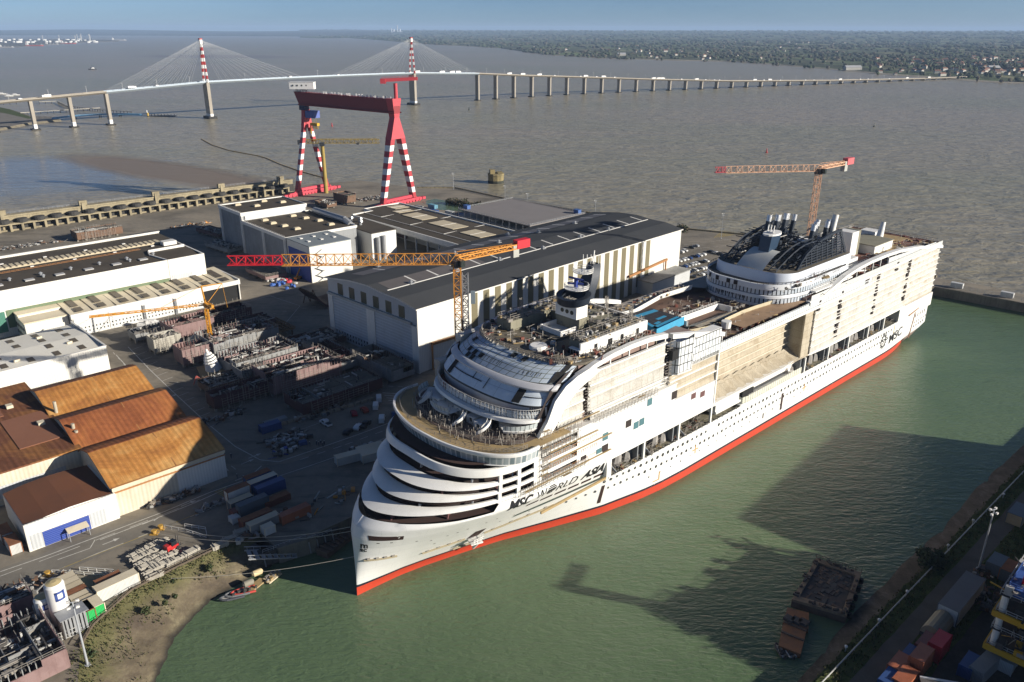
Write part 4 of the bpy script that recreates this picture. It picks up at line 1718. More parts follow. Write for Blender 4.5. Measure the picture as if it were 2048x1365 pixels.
for k in range(5):
 m_.bar(c + gb * (k * 1.5 - 3) - zv * 1, c + gb * (k * 1.5 - 3) - zv * 3.6, .5)
for k in range(3):
 m_.bar(c + gb * (k * 2 - 2) + zv, c + gb * (k * 2 - 2) + zv * 6, .15)
m_.bar(c - gb * 5 - zv * 8, c - gb * 5 + zv, .9)
m_.build('hook_block', mat('hook_yellow', (.55, .33, .02), .5), GC)

# ---------- mustard column crane
YC = mat('mustard_paint', (.33, .235, .05), .6, 0, .4, .2)
cc = Vector((-160, 684, 5))
t = thing('column_crane', 'mustard yellow column crane with a flat jib between the gantry legs', 'crane', cc)
MB().tube((0, 0, 0), (0, 0, 40), 1.9, 12, 1.5).build('column', YC, t, smooth=True)
m_ = MB()
m_.truss((-18, 0, 43.4), (48, 2, 43.4), (2.2, 3.2), 22, .18)
m_.rail([(-2, -1, 45), (46, 1, 45)], 1, 3, .1)
m_.build('jib', YC, t)
m_ = MB()
m_.rbox((0, 0, 41), (4, 3.6, 2.6))
m_.rbox((-18, 0, 42.6), (4.5, 3, 3.6))
m_.rbox((30, 0, 41.4), (2, 2, 1.2))
m_.build('cab', mat('crane_dark', (.05, .055, .06), .6), t)


def tower_crane(name, label, base, zm, tip_xy, cw_xy, col, tipcol, cwcol, mw=2.0, jw=(1.6, 2.6), second=False, tiplen=.16, cab=True, hat=True, cwgrey=True, zj=None):
 t = thing(name, label, 'tower crane', base)
 b = Vector(base)
 zj = zj or zm
 m_ = MB()
 H = zm - b.z
 m_.truss((0, 0, 0), (0, 0, H - 2), mw, max(8, int(H / 2.2)), .14, .08)
 m_.build('mast', col, t)
 if second:
  m2 = MB()
  m2.truss((mw * 1.1, .5, 0), (mw * 1.1, .5, H - 5), mw * .85, max(8, int(H / 2.0)), .14, .10)
  m2.build('hoist_mast', STEEL, t)
  m2 = MB()
  m2.rbox((mw * 2.2, .5, H - 13), (1.4, 1.4, 4))
  m2.build('lift_cage', mat('lift_grey', (.25, .3, .33), .5), t)
 tip = Vector((tip_xy[0] - b.x, tip_xy[1] - b.y, zj - b.z))
 cw = Vector((cw_xy[0] - b.x, cw_xy[1] - b.y, zj - b.z))
 root = Vector((0, 0, zj - b.z))
 k = tip * (1 - tiplen) + root * tiplen
 m_ = MB()
 L = (k - root).length
 m_.truss(root, k, jw, int(L / 2.6), .12, .075, True)
 m_.build('jib', col, t)
 m_ = MB()
 m_.truss(k, tip, (jw[0] * .9, jw[1] * .8), max(3, int((tip - k).length / 2.4)), .17, .1, True)
 m_.build('jib_tip', tipcol, t)
 m_ = MB()
 m_.truss(root, cw, (1.8, 1.4), max(5, int(cw.length and (cw - root).length / 2.4)), .17, .1)
 d = (cw - root).normalized()
 for s in (-.5, .5):
  m_.bar(root + Vector((0, 0, 2.2)), cw * .8 + root * .2 + Vector((0, 0, 1.0)), .22)
 m_.build('counter_jib', col, t)
 m_ = MB()
 az = math.atan2(d.y, d.x)
 q = (mw / 2.2) ** 1.5
 m_.rbox(cw - d * 1.5 * q + Vector((0, 0, .6)), (5.5 * q, 2.4 * q, 2.8 * q), az)
 m_.rbox(cw - d * 4.6 * q + Vector((0, 0, -1.4 * q)), (2.4 * q, 2.0 * q, 4.2 * q), az, 1)
 m_.build('counterweight', [cwcol, mat('ballast_grey', (.42, .42, .38), .8, 0, .3)], t)
 m_ = MB()
 q = mw / 2.2
 m_.rbox(root + Vector((0, 0, -1.6 * q)), (2.8 * q, 2.8 * q, 2.2 * q), az)
 m_.rbox(root + Vector((1.6, -1.6, -1.2)) * q, (1.5 * q, 1.6 * q, 2.1 * q), az, 1)
 m_.build('slewing_cab', [mat('slew_dark', (.10, .09, .08), .6), GLASSD], t)
 return t


OR_ = mat('crane_orange', (.66, .285, .045), .5, 0, .2, .3)
OP = mat('crane_pale_orange', (.72, .43, .27), .55, 0, .2, .3)
RD = mat('crane_red', (.60, .018, .03), .5, 0, .15, .3)
z1 = 69.0
tower_crane('tower_crane', 'orange tower crane with a long red tipped jib in front of the striped warehouse', tuple(SW(67.6, -40, 5)), z1,
   G(455, 521, z1), G(1050, 489, z1), OR_, RD, RD, 2.2, (1.9, 3.4), True, .235)
z2 = 75.0
bpos = SW(243, -31, 5)
from_uv = G(1639, 336, z2)
bpos = Vector((from_uv.x, from_uv.y, 5))
tower_crane('tower_crane', 'pale orange tower crane rising behind the funnels of the ship', bpos, z2,
   G(1430, 340, z2), G(1700, 324, z2), OP, mat('crane_dull_red', (.5, .09, .10), .5), mat('crane_pinkred', (.6, .12, .13), .5), 2.4, (2.0, 3.0), False, .10)
z3 = 25.5
t = tower_crane('tower_crane', 'slim yellow orange self erecting crane among the hull sections', (-132.2, 325.7, 5), z3,
    G(178, 634, z3), G(428, 640, 20), mat('crane_yellow', (.66, .30, .03), .5, 0, .2, .3), mat('crane_yellow', (.66, .30, .03)),
    mat('crane_yellow', (.66, .30, .03)), 1.2, (.6, .8), False, .3)
m_ = MB()
m_.bar((0, 0, 20.5), (-1, .5, 28.5), .5)
m_.bar((-1, .5, 28.5), (6, 6, 28), .3)
m_.bar((6, 6, 28), (7, 6, 17), .12)
m_.bar((6, 6, 28), (0, 0, 20), .2)
for s in (-1, 1):
 m_.bar((0, 0, 4), (s * 2.6, -2.2, 0), .5)
m_.bar((-1, .5, 28.5), (G(300, 628, z3) - Vector((-132.2, 325.7, 5))), .12)
m_.build('tie_frame', MATS['crane_yellow'], t)
# ================================================================ the cruise ship
SHIP = thing('cruise_ship', 'huge white cruise ship under construction moored along the quay', 'cruise ship', BOW, AZ)
HB = 22.1


def S(s, n, z):
 return (s, -n, z)


g = NT('hull_white')
v = g.coord('Object')
c1 = g.noise(v, .12, 6, .65)
pl = g.brick(g.coord('Object', (1, 1, 1), (R(90), 0, 0)), 9.0, 2.6, .025, (.80, .79, .76), (.77, .765, .74), (.62, .61, .59), .5)
st = g.noise(g.coord('Object', (1, 1, .07)), .8, 4, .6)
c = g.mix(g.math('MULTIPLY', g.ramp(c1, [(.45, 0.0), (.75, 1.0)]), .10), pl.outputs['Color'], (.5, .47, .41))
c = g.mix(g.math('MULTIPLY', g.ramp(st, [(.58, 0.0), (.8, 1.0)]), .18), c, (.5, .46, .39))
HULLW = g.done(c, .42, 0, .4)
SHW = mat('ship_white', (.80, .79, .75), .5, 0, .18, .25, (.52, .48, .42), True, 'Object')
NAVY = mat('boot_navy', (.012, .015, .03), .45, 0, .1)
BOOT = mat('boot_red', (.52, .052, .022), .5, 0, .3, .15, (.36, .05, .03), False, 'Object')
PRIM = mat('deck_primer_red', (.19, .062, .042), .8, 0, .6, .3, (.10, .06, .05))
DECK = mat('raw_steel_deck', (.165, .142, .103), .85, 0, .75, .18, (.07, .062, .05))
PLY = mat('plywood_deck', (.40, .285, .135), .75, 0, .6, .25, (.22, .17, .09))
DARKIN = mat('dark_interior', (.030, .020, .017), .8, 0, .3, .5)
MAROON = mat('maroon_primer', (.14, .062, .058), .75, 0, .4, .3)
NVY = mat('funnel_navy', (.014, .022, .036), .45, 0, .2, .3)
STEELW = mat('scaffold_tube', (.33, .30, .26), .5, .2, .3, .8)
WRAPC = []
for nm, a, b in (('shrink_wrap_white', (.57, .555, .51), (.40, .355, .28)), ('shrink_wrap_cream', (.50, .44, .335), (.33, .26, .17))):
 g = NT(nm)
 v = g.coord('Object', (1, 1, 1))
 n1 = g.noise(v, .16, 6, .7, .8)
 n2 = g.noise(g.coord('Object', (1, 1, .35)), .9, 5, .7, 1.0)
 c = g.mix(g.ramp(n1, [(.45, 0.0), (.72, .8)]), a, b)
 bk = g.brick(g.coord('Object', (1, 1, 1), (R(90), 0, 0)), 2.75, 2.7, .07, (1, 1, 1), (.90, .90, .89), (.62, .60, .57), 0)
 c = g.mix(.75, c, g.mix(1.0, c, bk.outputs['Color'], 'MULTIPLY'))
 g.bump(n2, .55, .5)
 WRAPC.append(g.done(c, .55, 0, .3))
WRAP, CREAMW = WRAPC
DIRTW = mat('grey_wrap', (.37, .35, .32), .6, 0, .6, .4, (.16, .15, .14), True, 'Object', bump=.5)


def framed(name, w, h, col=(.74, .75, .74), col2=(.66, .70, .72), line=(.02, .02, .022), t=.09, bias=0.0, rough=.3):
 g = NT(name)
 b = g.brick(g.coord('UV'), w, h, t, col, col2, line, 0.0, bias)
 k = g.noise(g.coord('Object'), .6, 4, .6)
 c = g.mix(.2, b.outputs['Color'], g.mix(1.0, b.outputs['Color'], g.ramp(k, [(.3, .7), (.7, 1.2)]), 'MULTIPLY'))
 g.bump(k, .1, .2)
 return g.done(c, rough)


PANELS = framed('framed_white_panels', 1.35, 2.35)
PANELB = framed('framed_blue_panels', 1.7, 2.6, (.52, .58, .62), (.62, .65, .66))
CABINS = framed('cabin_panels', 2.6, 2.75, (.78, .77, .75), (.75, .75, .74), (.50, .50, .50), .05)
FILM2 = framed('filmed_roof_glass', 2.55, 1.72, (.46, .53, .60), (.56, .62, .67), (.13, .14, .08), .09, 0, .4)
FILM1 = framed('filmed_front_glass', 7.5, 2.9, (.66, .73, .78), (.73, .78, .81), (.34, .37, .38), .04, 0, .5)
BWIN = framed('bridge_windows', 1.6, 3.2, (.16, .21, .23), (.42, .46, .47), (.60, .61, .60), .2, 0, .25)
WL = [(0, 0), (5, .2), (13, .7), (20, 1.8), (32, 4.5), (43, 7.3), (58, 12.5), (74, 17.7), (90, 20.7), (99, 21.7), (110, 22.1), (400, 22.1)]


def interp(tab, x):
 if x <= tab[0][0]:
  return tab[0][1]
 for (x0, y0), (x1, y1) in zip(tab, tab[1:]):
  if x <= x1:
   return y0 + (y1 - y0) * (x - x0) / (x1 - x0)
 return tab[-1][1]


def sup(s, s0, s1, q, half=HB, p=2.0):
 if s <= s0:
  return 0.0
 if s >= s1:
  return half
 u = ((s1 - s) / (s1 - s0)) ** p
 return half * max(0.0, 1 - u) ** (1 / q)


def stem(z):
 return interp([(-5, 3), (0, 0), (18, .3), (21, 1.4), (23, 3.5), (24, 4.4)], z)


def s_end(z):
 return interp([(-5, 280), (0, 288), (2.6, 289.5), (3.4, 290.5), (6.4, 303.9), (60, 303.9)], z)


def hb(s, z):
 w_ = min(1.0, max(0.0, (z - 1.0) / 20.5)) ** 1.1
 top = sup(s, stem(z), 45, 1.65)
 n = interp(WL, s - 0) * (1 - w_) + top * w_
 e = s_end(z)
 if s > e - 34:
  k = (s - (e - 34)) / 34
  n *= 1 - (.18 if z < 4 else .05) * k ** 2.2
 return n


GJ = [(i / 90) ** 1.9 if i < 60 else None for i in range(60)] + [(60 / 90) ** 1.9 + (1 - (60 / 90) ** 1.9) * i / 26 for i in range(27)]
GJ_OLD = [0, .004, .01, .018, .028, .04, .055, .07, .088, .105, .125, .145, .165, .19, .215, .245, .28, .32, .36, .42, .5, .6, .7, .8, .87, .91, .95, .98, 1.0]


def hull_row(z, s_to=None, s_from=None, side=1):
 a, b = (s_from if s_from is not None else stem(z)), (s_to or s_end(z))
 return [S(a + (b - a) * j, side * hb(a + (b - a) * j, z), z) for j in GJ]


def hull_part(name, zs, m, s_to=None, closed_end=True):
 mb = MB()
 for sd_ in (1, -1):
  mb.loft([hull_row(z, s_to, None, sd_) for z in zs])
 if closed_end:
  R1, L1 = [hull_row(z, s_to, None, 1)[-1] for z in zs], [hull_row(z, s_to, None, -1)[-1] for z in zs]
  mb.loft([R1, L1])
 return mb.build(name, m, SHIP, smooth=True)


hull_part('boot_topping', [-5, -2, 0, 1.4, 2.6], BOOT)
hull_part('waterline_stripe', [2.6, 3.35], NAVY)
hull = hull_part('hull', [3.35, 5, 6.4, 8, 9.6, 11.2, 13, 15.3], HULLW)
# forward shell up to the rim of the mooring deck
mb = MB()
for sd_ in (1, -1):
 rows = []
 for k in range(15):
  t = k / 14
  row = []
  zt = lambda s: interp([(0, 23.0), (20, 22.0), (29.5, 22.0), (31, 24.2), (71.6, 24.2)], s)
  z0 = 15.3 + (23.0 - 15.3) * t
  a = stem(z0)
  for j in GJ:
   s = a + (71.6 - a) * j
   z = 15.3 + (zt(s) - 15.3) * t
   row.append(S(s, sd_ * hb(s, z if s > 8 else z0), z if j else z0))
  rows.append(row)
 mb.loft(rows)
mb.build('fore_hull', HULLW, SHIP, smooth=True)
# ducktail
mb = MB()
rows = []
for z, e, n in ((.4, 290, 17.5), (2.2, 302, 18.6), (4.4, 307.5, 19.2), (6.5, 309, 19.4)):
 rows.append([S(284, n + 1.6, z), S((284 + e) / 2, n + 1.4, z), S(e - 4, n + .4, z), S(e, n - 3.5, z), S(e, -n + 3.5, z), S(e - 4, -n - .4, z), S((284 + e) / 2, -n - 1.4, z), S(284, -n - 1.6, z)])
mb.loft(rows, 0, True)
mb.add([rows[-1][k] for k in range(8)], [tuple(range(8))], 0)
mb.build('ducktail', mat('ducktail_primer', (.20, .135, .115), .7, 0, .4, .3, (.30, .26, .22), False, 'Object'), SHIP)

# ---- bow bands: (z, nose, s1, q)
BANDS = [(((24.3, 24.4), 5.0, 44, 1.75), ((25.4, 25.4), 9.6, 43, 1.9)), (((27.4, 27.1), 9.8, 41, 2.0), ((28.9, 28.0), 13.2, 40, 2.15)),
  (((30.9, 29.7), 12.8, 38.5, 2.3), ((32.0, 30.6), 17.2, 37.5, 2.4)), (((34.6, 32.4), 17.5, 36.5, 2.6), ((36.0, 34.7), 18.6, 36, 2.7))]


def plan(spec, n=26, s_to=44.0, inset=0.0, half=HB):
 z, s0, s1, q = spec
 zn, zs_ = z if isinstance(z, tuple) else (z, z)
 zf = lambda nn: zn + (zs_ - zn) * min(1, abs(nn) / HB) ** 1.5
 pts = []
 for k in range(n + 1):
  a = (k / n) ** 1.6
  s = s0 + inset + (s_to - s0 - inset) * a
  pts.append((s, max(0, sup(s, s0 + inset, s1 + inset * .6, q, half - inset))))
 full = [S(s, -nn, zf(nn)) for s, nn in reversed(pts[1:])] + [S(s, nn, zf(nn)) for s, nn in pts]
 return full


for lo, hi in BANDS:
 mb = MB()
 mid = (tuple((a + b) / 2 for a, b in zip(lo[0], hi[0])),) + tuple((a + b) / 2 for a, b in zip(lo[1:], hi[1:]))
 mid = (mid[0], mid[1] - .2, mid[2], mid[3])
 rows = [plan(lo), plan(mid), plan(hi), plan(hi, inset=.5), plan(lo, inset=.6)]
 mb.loft(rows + [rows[0]])
 mb.build('bow_band', SHW, SHIP, smooth=True)
mb = MB()
mb.loft([plan((21.3, 5.0, 45, 1.7), inset=2.6, s_to=60), plan((23.6, 6.0, 45, 1.75), inset=2.8, s_to=60), plan((26.2, 10, 42, 1.95), inset=2.8, s_to=60),
  plan((30, 14, 39, 2.2), inset=2.8, s_to=60), plan((33, 18, 37, 2.5), inset=2.8, s_to=60), plan((37, 24, 38, 2.7), inset=2.0, s_to=60)])
mb.build('bow_core', DARKIN, SHIP, smooth=True)
mb = MB()
for z, spec in ((22.0, (22.0, 4.6, 45, 1.7)), (26.2, (26.2, 9.9, 42, 1.95)), (29.8, (29.8, 13.6, 39, 2.2)), (32.2, (32.2, 17.6, 37.3, 2.45)), (36.0, (36.0, 19.4, 36.2, 2.7))):
 p = plan(spec, inset=.5)
 mb.add(p, [tuple(range(len(p)))], 0)
mb.build('mooring_deck', mat('dark_deck', (.06, .032, .026), .85, 0, .4, .3), SHIP)
mb = MB()
for k in range(22):        # frames and brackets seen in the slots between the bands
 t = k / 21
 spec = BANDS[k % 4][0]
 p = plan(spec, inset=1.4)
 q = p[int(2 + t * (len(p) - 4))]
 mb.bar((q[0], q[1], q[2] - 2.4), (q[0] + .8, q[1] * .97, q[2] + .2), .35, .7, m=k % 2)
 mb.bar((q[0] + 1, q[1] * .96, q[2] - 2), (q[0] + 3, q[1] * .9, q[2] - .4), .25, .5)
mb.build('band_frame', [MAROON, STEEL], SHIP)
# white piers closing the slots on both sides, then the slot rows
mb = MB()
for sg in (1, -1):
 for lo, hi in zip([None] + BANDS, BANDS):
  z0 = 24.1 if lo is None else lo[1][0][1] - .1
  z1 = hi[0][0][1] + .1
  for a, b in ((30.4, 31.3), (35.9, 37.0), (41.6, 44.5)):
   n0, n1 = sup(a, hi[0][1], hi[0][2], hi[0][3]), sup(b, hi[0][1], hi[0][2], hi[0][3])
   mb.quad(S(a, sg * n0, z0), S(b, sg * n1, z0), S(b, sg * n1, z1), S(a, sg * n0, z1))
   mb.quad(S(a, sg * (n0 - .5), z0), S(b, sg * (n1 - .5), z0), S(b, sg * (n1 - .5), z1), S(a, sg * (n0 - .5), z1))
   mb.quad(S(a, sg * (n0 - .5), z0), S(a, sg * n0, z0), S(a, sg * n0, z1), S(a, sg * (n0 - .5), z1))
   mb.quad(S(b, sg * (n1 - .5), z0), S(b, sg * n1, z0), S(b, sg * n1, z1), S(b, sg * (n1 - .5), z1))
mb.split('side_pillar', SHW, SHIP, 4)

# ---- bridge deck with its window band
RIM = (39.0, 22.6, 36.5, 2.15)


def rim(z, d=0.0, half=25.6, s_to=40.0):
 return plan((z, RIM[1] + d, RIM[2] + d * .8, RIM[3]), 26, s_to, 0, half)


mb = MB()
mb.loft([rim(38.3, .1), rim(38.9, -.15), rim(39.3, 0), rim(39.3, .5, 25.2), rim(38.7, .6, 25.1)])
mb.loft([rim(38.3, .1), rim(38.25, .4, 25.2)])
mb.loft([rim(35.9, .95, 24.9), rim(35.6, .8, 24.9), rim(35.2, 3.6, 22.4)])
mb.build('bridge_rim', SHW, SHIP, smooth=True)
mb = MB()
mb.loft([rim(38.25, .35, 25.3), rim(35.9, .95, 24.9)])
mb.build('bridge_window_band', BWIN, SHIP)
mb = MB()
p = rim(38.7, .5, 25.2, 52)
mb.add(p, [tuple(range(len(p)))], 0)
mb.build('bridge_deck', PLY, SHIP)
mb = MB()
p = rim(38.72, 5.5, 21.5, 52)
mb.add(p, [tuple(range(len(p)))], 0)
mb.build('terrace_floor', mat('terrace_brown', (.115, .082, .07), .85, 0, .6, .4, (.22, .17, .12)), SHIP)
mb = MB()
p = rim(35.3, 3.5, 22.4, 44)
mb.add(p, [tuple(range(len(p)))], 0)
mb.build('bridge_soffit', SHW, SHIP)
mb = MB()
for d_, z, step in ((1.6, 38.75, 1), (6.5, 38.75, 1)):
 p = [q for q in rim(z, d_, 24.6 - d_ * .3)]
 mb.rail(p[3:-3], 1.3, 1.6, .07, rails=3)
for k in range(420):
 a, b = rnd.uniform(27, 44), rnd.uniform(-21, 21)
 if a > 26 + (abs(b) / 21) ** 2.2 * 9:
  mb.bar(S(a, b, 38.7), S(a + rnd.uniform(-.3, .3), b + rnd.uniform(-.3, .3), 38.7 + rnd.uniform(.8, 2.6)), .1)
  if rnd.random() < .35:
   mb.bar(S(a, b, 39.6), S(a + rnd.uniform(-2, 2), b + rnd.uniform(-3, 3), 39.7), .08)
mb.build('scaffold', STEELW, SHIP)['kind'] = 'stuff'

# ---- terraces above the bridge
PAR = lambda z, d, half=20.2, s_to=46.0, n=24: plan((z, 37.6 + d, 47 + d, 2.3), n, s_to, 0, half)
mb = MB()
mb.loft([PAR(43.0, -1.6), PAR(42.2, -1.9), PAR(41.9, -1.2), PAR(42.0, 3.0, 18.5)])
mb.loft([PAR(43.0, -1.6), PAR(43.1, -.3)])
mb.build('terrace_slab', SHW, SHIP, smooth=True)
mb = MB()
mb.loft([PAR(43.1, -.25), PAR(44.9, .1)])
o = mb.build('terrace_balustrade', PANELB, SHIP)
mb = MB()
mb.rail([p for p in PAR(43.2, -.5)], 2.4, 1.7, .09, rails=2)
mb.build('terrace_rail', SHW, SHIP)
mb = MB()
p = PAR(43.15, .3, 20, 50)
mb.add(p, [tuple(range(len(p)))])
mb.build('terrace_deck', PRIM, SHIP)
mb = MB()
for k in range(3):
 for (a, b) in ((-9.5, 0),):
  pass
pts = PAR(43.15, -.1)
for i0_, n_ in ((13, 1), (16, 2)):
 for j in range(n_):
  a, b = Vector(pts[i0_ + j]), Vector(pts[i0_ + j + 1])
  a, b = a.lerp(b, .1), a.lerp(b, .8)
  mb.quad(a + Vector((-.12, 0, 0)), b + Vector((-.12, 0, 0)), b + Vector((-.05, 0, 1.7)), a + Vector((-.05, 0, 1.7)))
mb.build('missing_panel', PRIM, SHIP)
G1 = lambda z, d, half=20.6, s_to=47.5: plan((z, 40.4 + d, 48.5 + d, 2.5), 24, s_to + d, 0, half)
mb = MB()
mb.loft([G1(43.1, .2), G1(45.7, 0)])
mb.build('lounge_wall', mat('lounge_white', (.60, .58, .57), .5, 0, .2, .3), SHIP)
mb = MB()
mb.loft([G1(45.7, -.1), G1(46.1, .1)])
for k in (3, 6, 40, 41, 42, 43, 44):
 p = G1(44.2, .05)
 if k < len(p):
  q = Vector(p[k])
  mb.bar((q.x - .1, q.y, 43.1), (q.x - .1, q.y, 45.7), .22)
mb.build('lounge_sill', mat('black_sill', (.015, .015, .016), .5), SHIP)
mb = MB()
mb.loft([G1(46.1, .1), G1(47.6, 1.6, 20.4), G1(49.1, 3.5, 20.2)])
mb.build('front_glazing', FILM1, SHIP)


def on_loft(fa, fb, u0, u1, t0, t1, lift=.06, n=1):
 """quad lying on the ruled surface between two plan curves, at fractions u (across) and t (up)"""
 def pt(f, u):
  L = [0]
  for a, b in zip(f, f[1:]):
   L.append(L[-1] + math.dist(a, b))
  x = u * L[-1]
  for i in range(len(f) - 1):
   if L[i + 1] >= x - 1e-6:
    k = (x - L[i]) / max(1e-6, L[i + 1] - L[i])
    return Vector(f[i]).lerp(Vector(f[i + 1]), k)
  return Vector(f[-1])
 up = Vector((-.5, 0, .85)) * lift
 P = []
 for u, t in ((u0, t0), (u1, t0), (u1, t1), (u0, t1)):
  P.append(pt(fa, u).lerp(pt(fb, u), t) + up)
 return P


fa, fb = G1(46.1, .1), G1(49.1, 3.5, 20.2)
mb = MB()
for u0, u1, t0, t1 in ((.19, .235, .02, .98), (.785, .835, .02, .98)):
 for k in range(4):
  a, b = t0 + (t1 - t0) * k / 4, t0 + (t1 - t0) * (k + 1) / 4
  mb.quad(*on_loft(fa, fb, u0, u1, a, b, .28))
for u0, u1, t in ((.235, .52, .55), (.84, .95, .5)):
 for k in range(8):
  a, b = u0 + (u1 - u0) * k / 8, u0 + (u1 - u0) * (k + 1) / 8
  mb.quad(*on_loft(fa, fb, a, b, t - .03, t + .03, .28))
for u, t0, t1 in ((.44, .5, .96), (.56, .2, .96)):
 mb.quad(*on_loft(fa, fb, u - .003, u + .003, t0, t1, .3))
mb.split('open_glazing_strip', BLACKV, SHIP, 4)
mb = MB()
mb.loft([G1(49.1, 3.4, 20.9), G1(49.7, 3.2, 21.2), G1(50.5, 4.4, 21), G1(50.6, 5.2, 20.5)])
mb.build('front_ledge', mat('ledge_white', (.66, .65, .65), .5, 0, .2, .3), SHIP, smooth=True)
G2a = plan((50.6, 45.4, 55.5, 2.6), 24, 54.5, 0, 20.4)
G2m = plan((52.6, 49.0, 59.5, 3.0), 24, 58.0, 0, 19.8)
G2b = plan((54.0, 53.6, 64, 3.6), 24, 62, 0, 19.0)
mb = MB()
mb.loft([G2a, G2m, G2b])
mb.build('roof_glazing', FILM2, SHIP)
mb = MB()
for u, r_ in ((.175, 1), (.235, 2), (.30, 2), (.365, 2), (.315, 3.4), (.555, 1.9), (.64, 1.9), (.265, 3.4)):
 f, h_ = (G2a, G2m) if r_ >= 2 else (G2m, G2b)
 t0 = {1: .18, 2: .45, 1.9: .45, 3.4: .02}[r_]
 mb.quad(*on_loft(f, h_, u, u + .034, t0, t0 + .42, .22))
for k in range(5):
 mb.quad(*on_loft(G2a, G2m, .44 + k * .028, .444 + k * .028, .5, .85, .2))
 mb.quad(*on_loft(G2a, G2m, .72 + k * .026, .724 + k * .026, .5, .85, .2))
for k in range(6):
 mb.quad(*on_loft(G2a, G2m, .90, .955, k / 6, (k + 1) / 6, .2))
 mb.quad(*on_loft(G2m, G2b, .925, .965, k / 6, (k + 1) / 6, .2))
mb.split('open_roof_pane', BLACKV, SHIP)
mb = MB()
mb.rail(G2b[2:-2], 1.2, 1.9, .13, rails=2)
for a in G2b[3:-3]:
 mb.rbox((a[0] - .3, a[1], 54.15), (.7, .6, .5))
mb.build('roof_edge', STEELW, SHIP)
# side walls under the sloping roof, so that the front is closed
mb = MB()
for sg in (1, -1):
 p = [S(44, sg * 20.3, 43), S(49.5, sg * 20.3, 43), S(64, sg * 19.5, 43), S(64, sg * 19, 54), S(55, sg * 19.6, 52.4), S(49, sg * 20.3, 50)]
 mb.add(p, [tuple(range(6))])
mb.build('lounge_side', DARKIN, SHIP)
# recess wall between bridge deck and terrace, with three balconies and stairs
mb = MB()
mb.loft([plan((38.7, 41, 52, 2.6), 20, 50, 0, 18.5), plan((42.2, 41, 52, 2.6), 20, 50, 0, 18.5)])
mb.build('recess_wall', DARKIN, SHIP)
for k, (a, n0, w_, rot) in enumerate(((33.4, -6.2, 9.6, -7), (40.6, 17.8, 9.0, 60), (36.5, -17.0, 7.5, -55))):
 b = thing('balcony', None, None, S(a, n0, 0), rot)
 b.parent = SHIP
 m_ = MB()
 arc = [(-(1.2 - (t / 4.0) ** 2 * 1.2) + 3.0 * 0, t * w_ / 8.0, 0) for t in range(-4, 5)]
 lo = [(x, y, 40.0) for x, y, _ in arc]
 m_.loft([lo, [(x - .4, y, 40.7) for x, y, _ in arc], [(x - .1, y, 40.8) for x, y, _ in arc]])
 m_.quad((lo[0][0], lo[0][1], 40.5), (lo[-1][0], lo[-1][1], 40.5), (6, lo[-1][1], 40.5), (6, lo[0][1], 40.5))
 m_.bar((5, -w_ / 2 + .3, 38.7), (5, -w_ / 2 + .3, 40.5), .5)
 m_.bar((5, w_ / 2 - .3, 38.7), (5, w_ / 2 - .3, 40.5), .5)
 m_.build('balcony_slab', SHW, b)
 m_ = MB()
 m_.loft([[(x - .1, y, 40.8) for x, y, _ in arc], [(x - .5, y * 1.02, 42.3) for x, y, _ in arc]])
 m_.build('balcony_glass', framed('balcony_glazing', 1.25, 1.6, (.50, .56, .56), (.6, .64, .62), (.05, .05, .05), .07) if 'balcony_glazing' not in bpy.data.materials else bpy.data.materials['balcony_glazing'], b)
for n0, a in ((-13.5, 33.5), (3.0, 32.5), (11.0, 34.0)):
 m_ = MB()
 prev = None
 for j in range(9):
  t = j / 8
  r0, r1 = 1.7, 2.7
  an = R(-70 + 110 * t)
  P = [S(a + r_ * math.sin(an) + 1, n0 + r_ * math.cos(an) - 2, 38.8 + 3.0 * t) for r_ in (r0, r1)]
  if prev:
   m_.plate(prev[0], P[0], P[1], prev[1], .25)
   for e in (0, 1):
    q = [Vector(prev[e]), Vector(P[e])]
    m_.quad(q[0], q[1], q[1] + Vector((0, 0, .9)), q[0] + Vector((0, 0, .9)))
  prev = P
 m_.build('stair', SHW, SHIP)
for n0, a in ((-11, 35.5), (8.2, 34.5), (4.0, 35.5), (-2.5, 36.5)):
 m_ = MB()
 x, y, _ = S(a, n0, 0)
 m_.box(x, x + 3.4, y - 1.5, y + 1.5, 38.8, 41.0)
 m_.box(x - .1, x, y - .7, y + .2, 39.6, 40.6, 1)
 m_.build('deck_cabin', [SHW, GLASSD], SHIP)

# ---- white fins sweeping up beside the glazed front
for sg in (1, -1):
 L_ = [(36.5, 35.3), (40, 36.6), (43.2, 38.8), (46.0, 42.5), (48.6, 47.5), (52.5, 50.6), (57, 52.2), (62.5, 53.2)]
 R_ = [(42.5, 35.3), (46, 37.3), (49.3, 40.4), (52.0, 44.0), (54.2, 46.0), (57, 48.0), (61, 49.4), (66, 51.2)]
 m_ = MB()
 no = lambda s: min(22.4, 21.2 + (s - 36) * .12)
 rows = [[S(a, sg * no(a), z), S((a + c_) / 2, sg * (no(a) + .25), (z + w_) / 2), S(c_, sg * no(c_), w_)] for (a, z), (c_, w_) in zip(L_, R_)]
 m_.loft(rows)
 m_.loft([[S(a, sg * no(a), z) for a, z in L_], [S(a + .4, sg * (no(a) - 1.3), z) for a, z in L_]])
 m_.build('fin', SHW, SHIP, smooth=True)

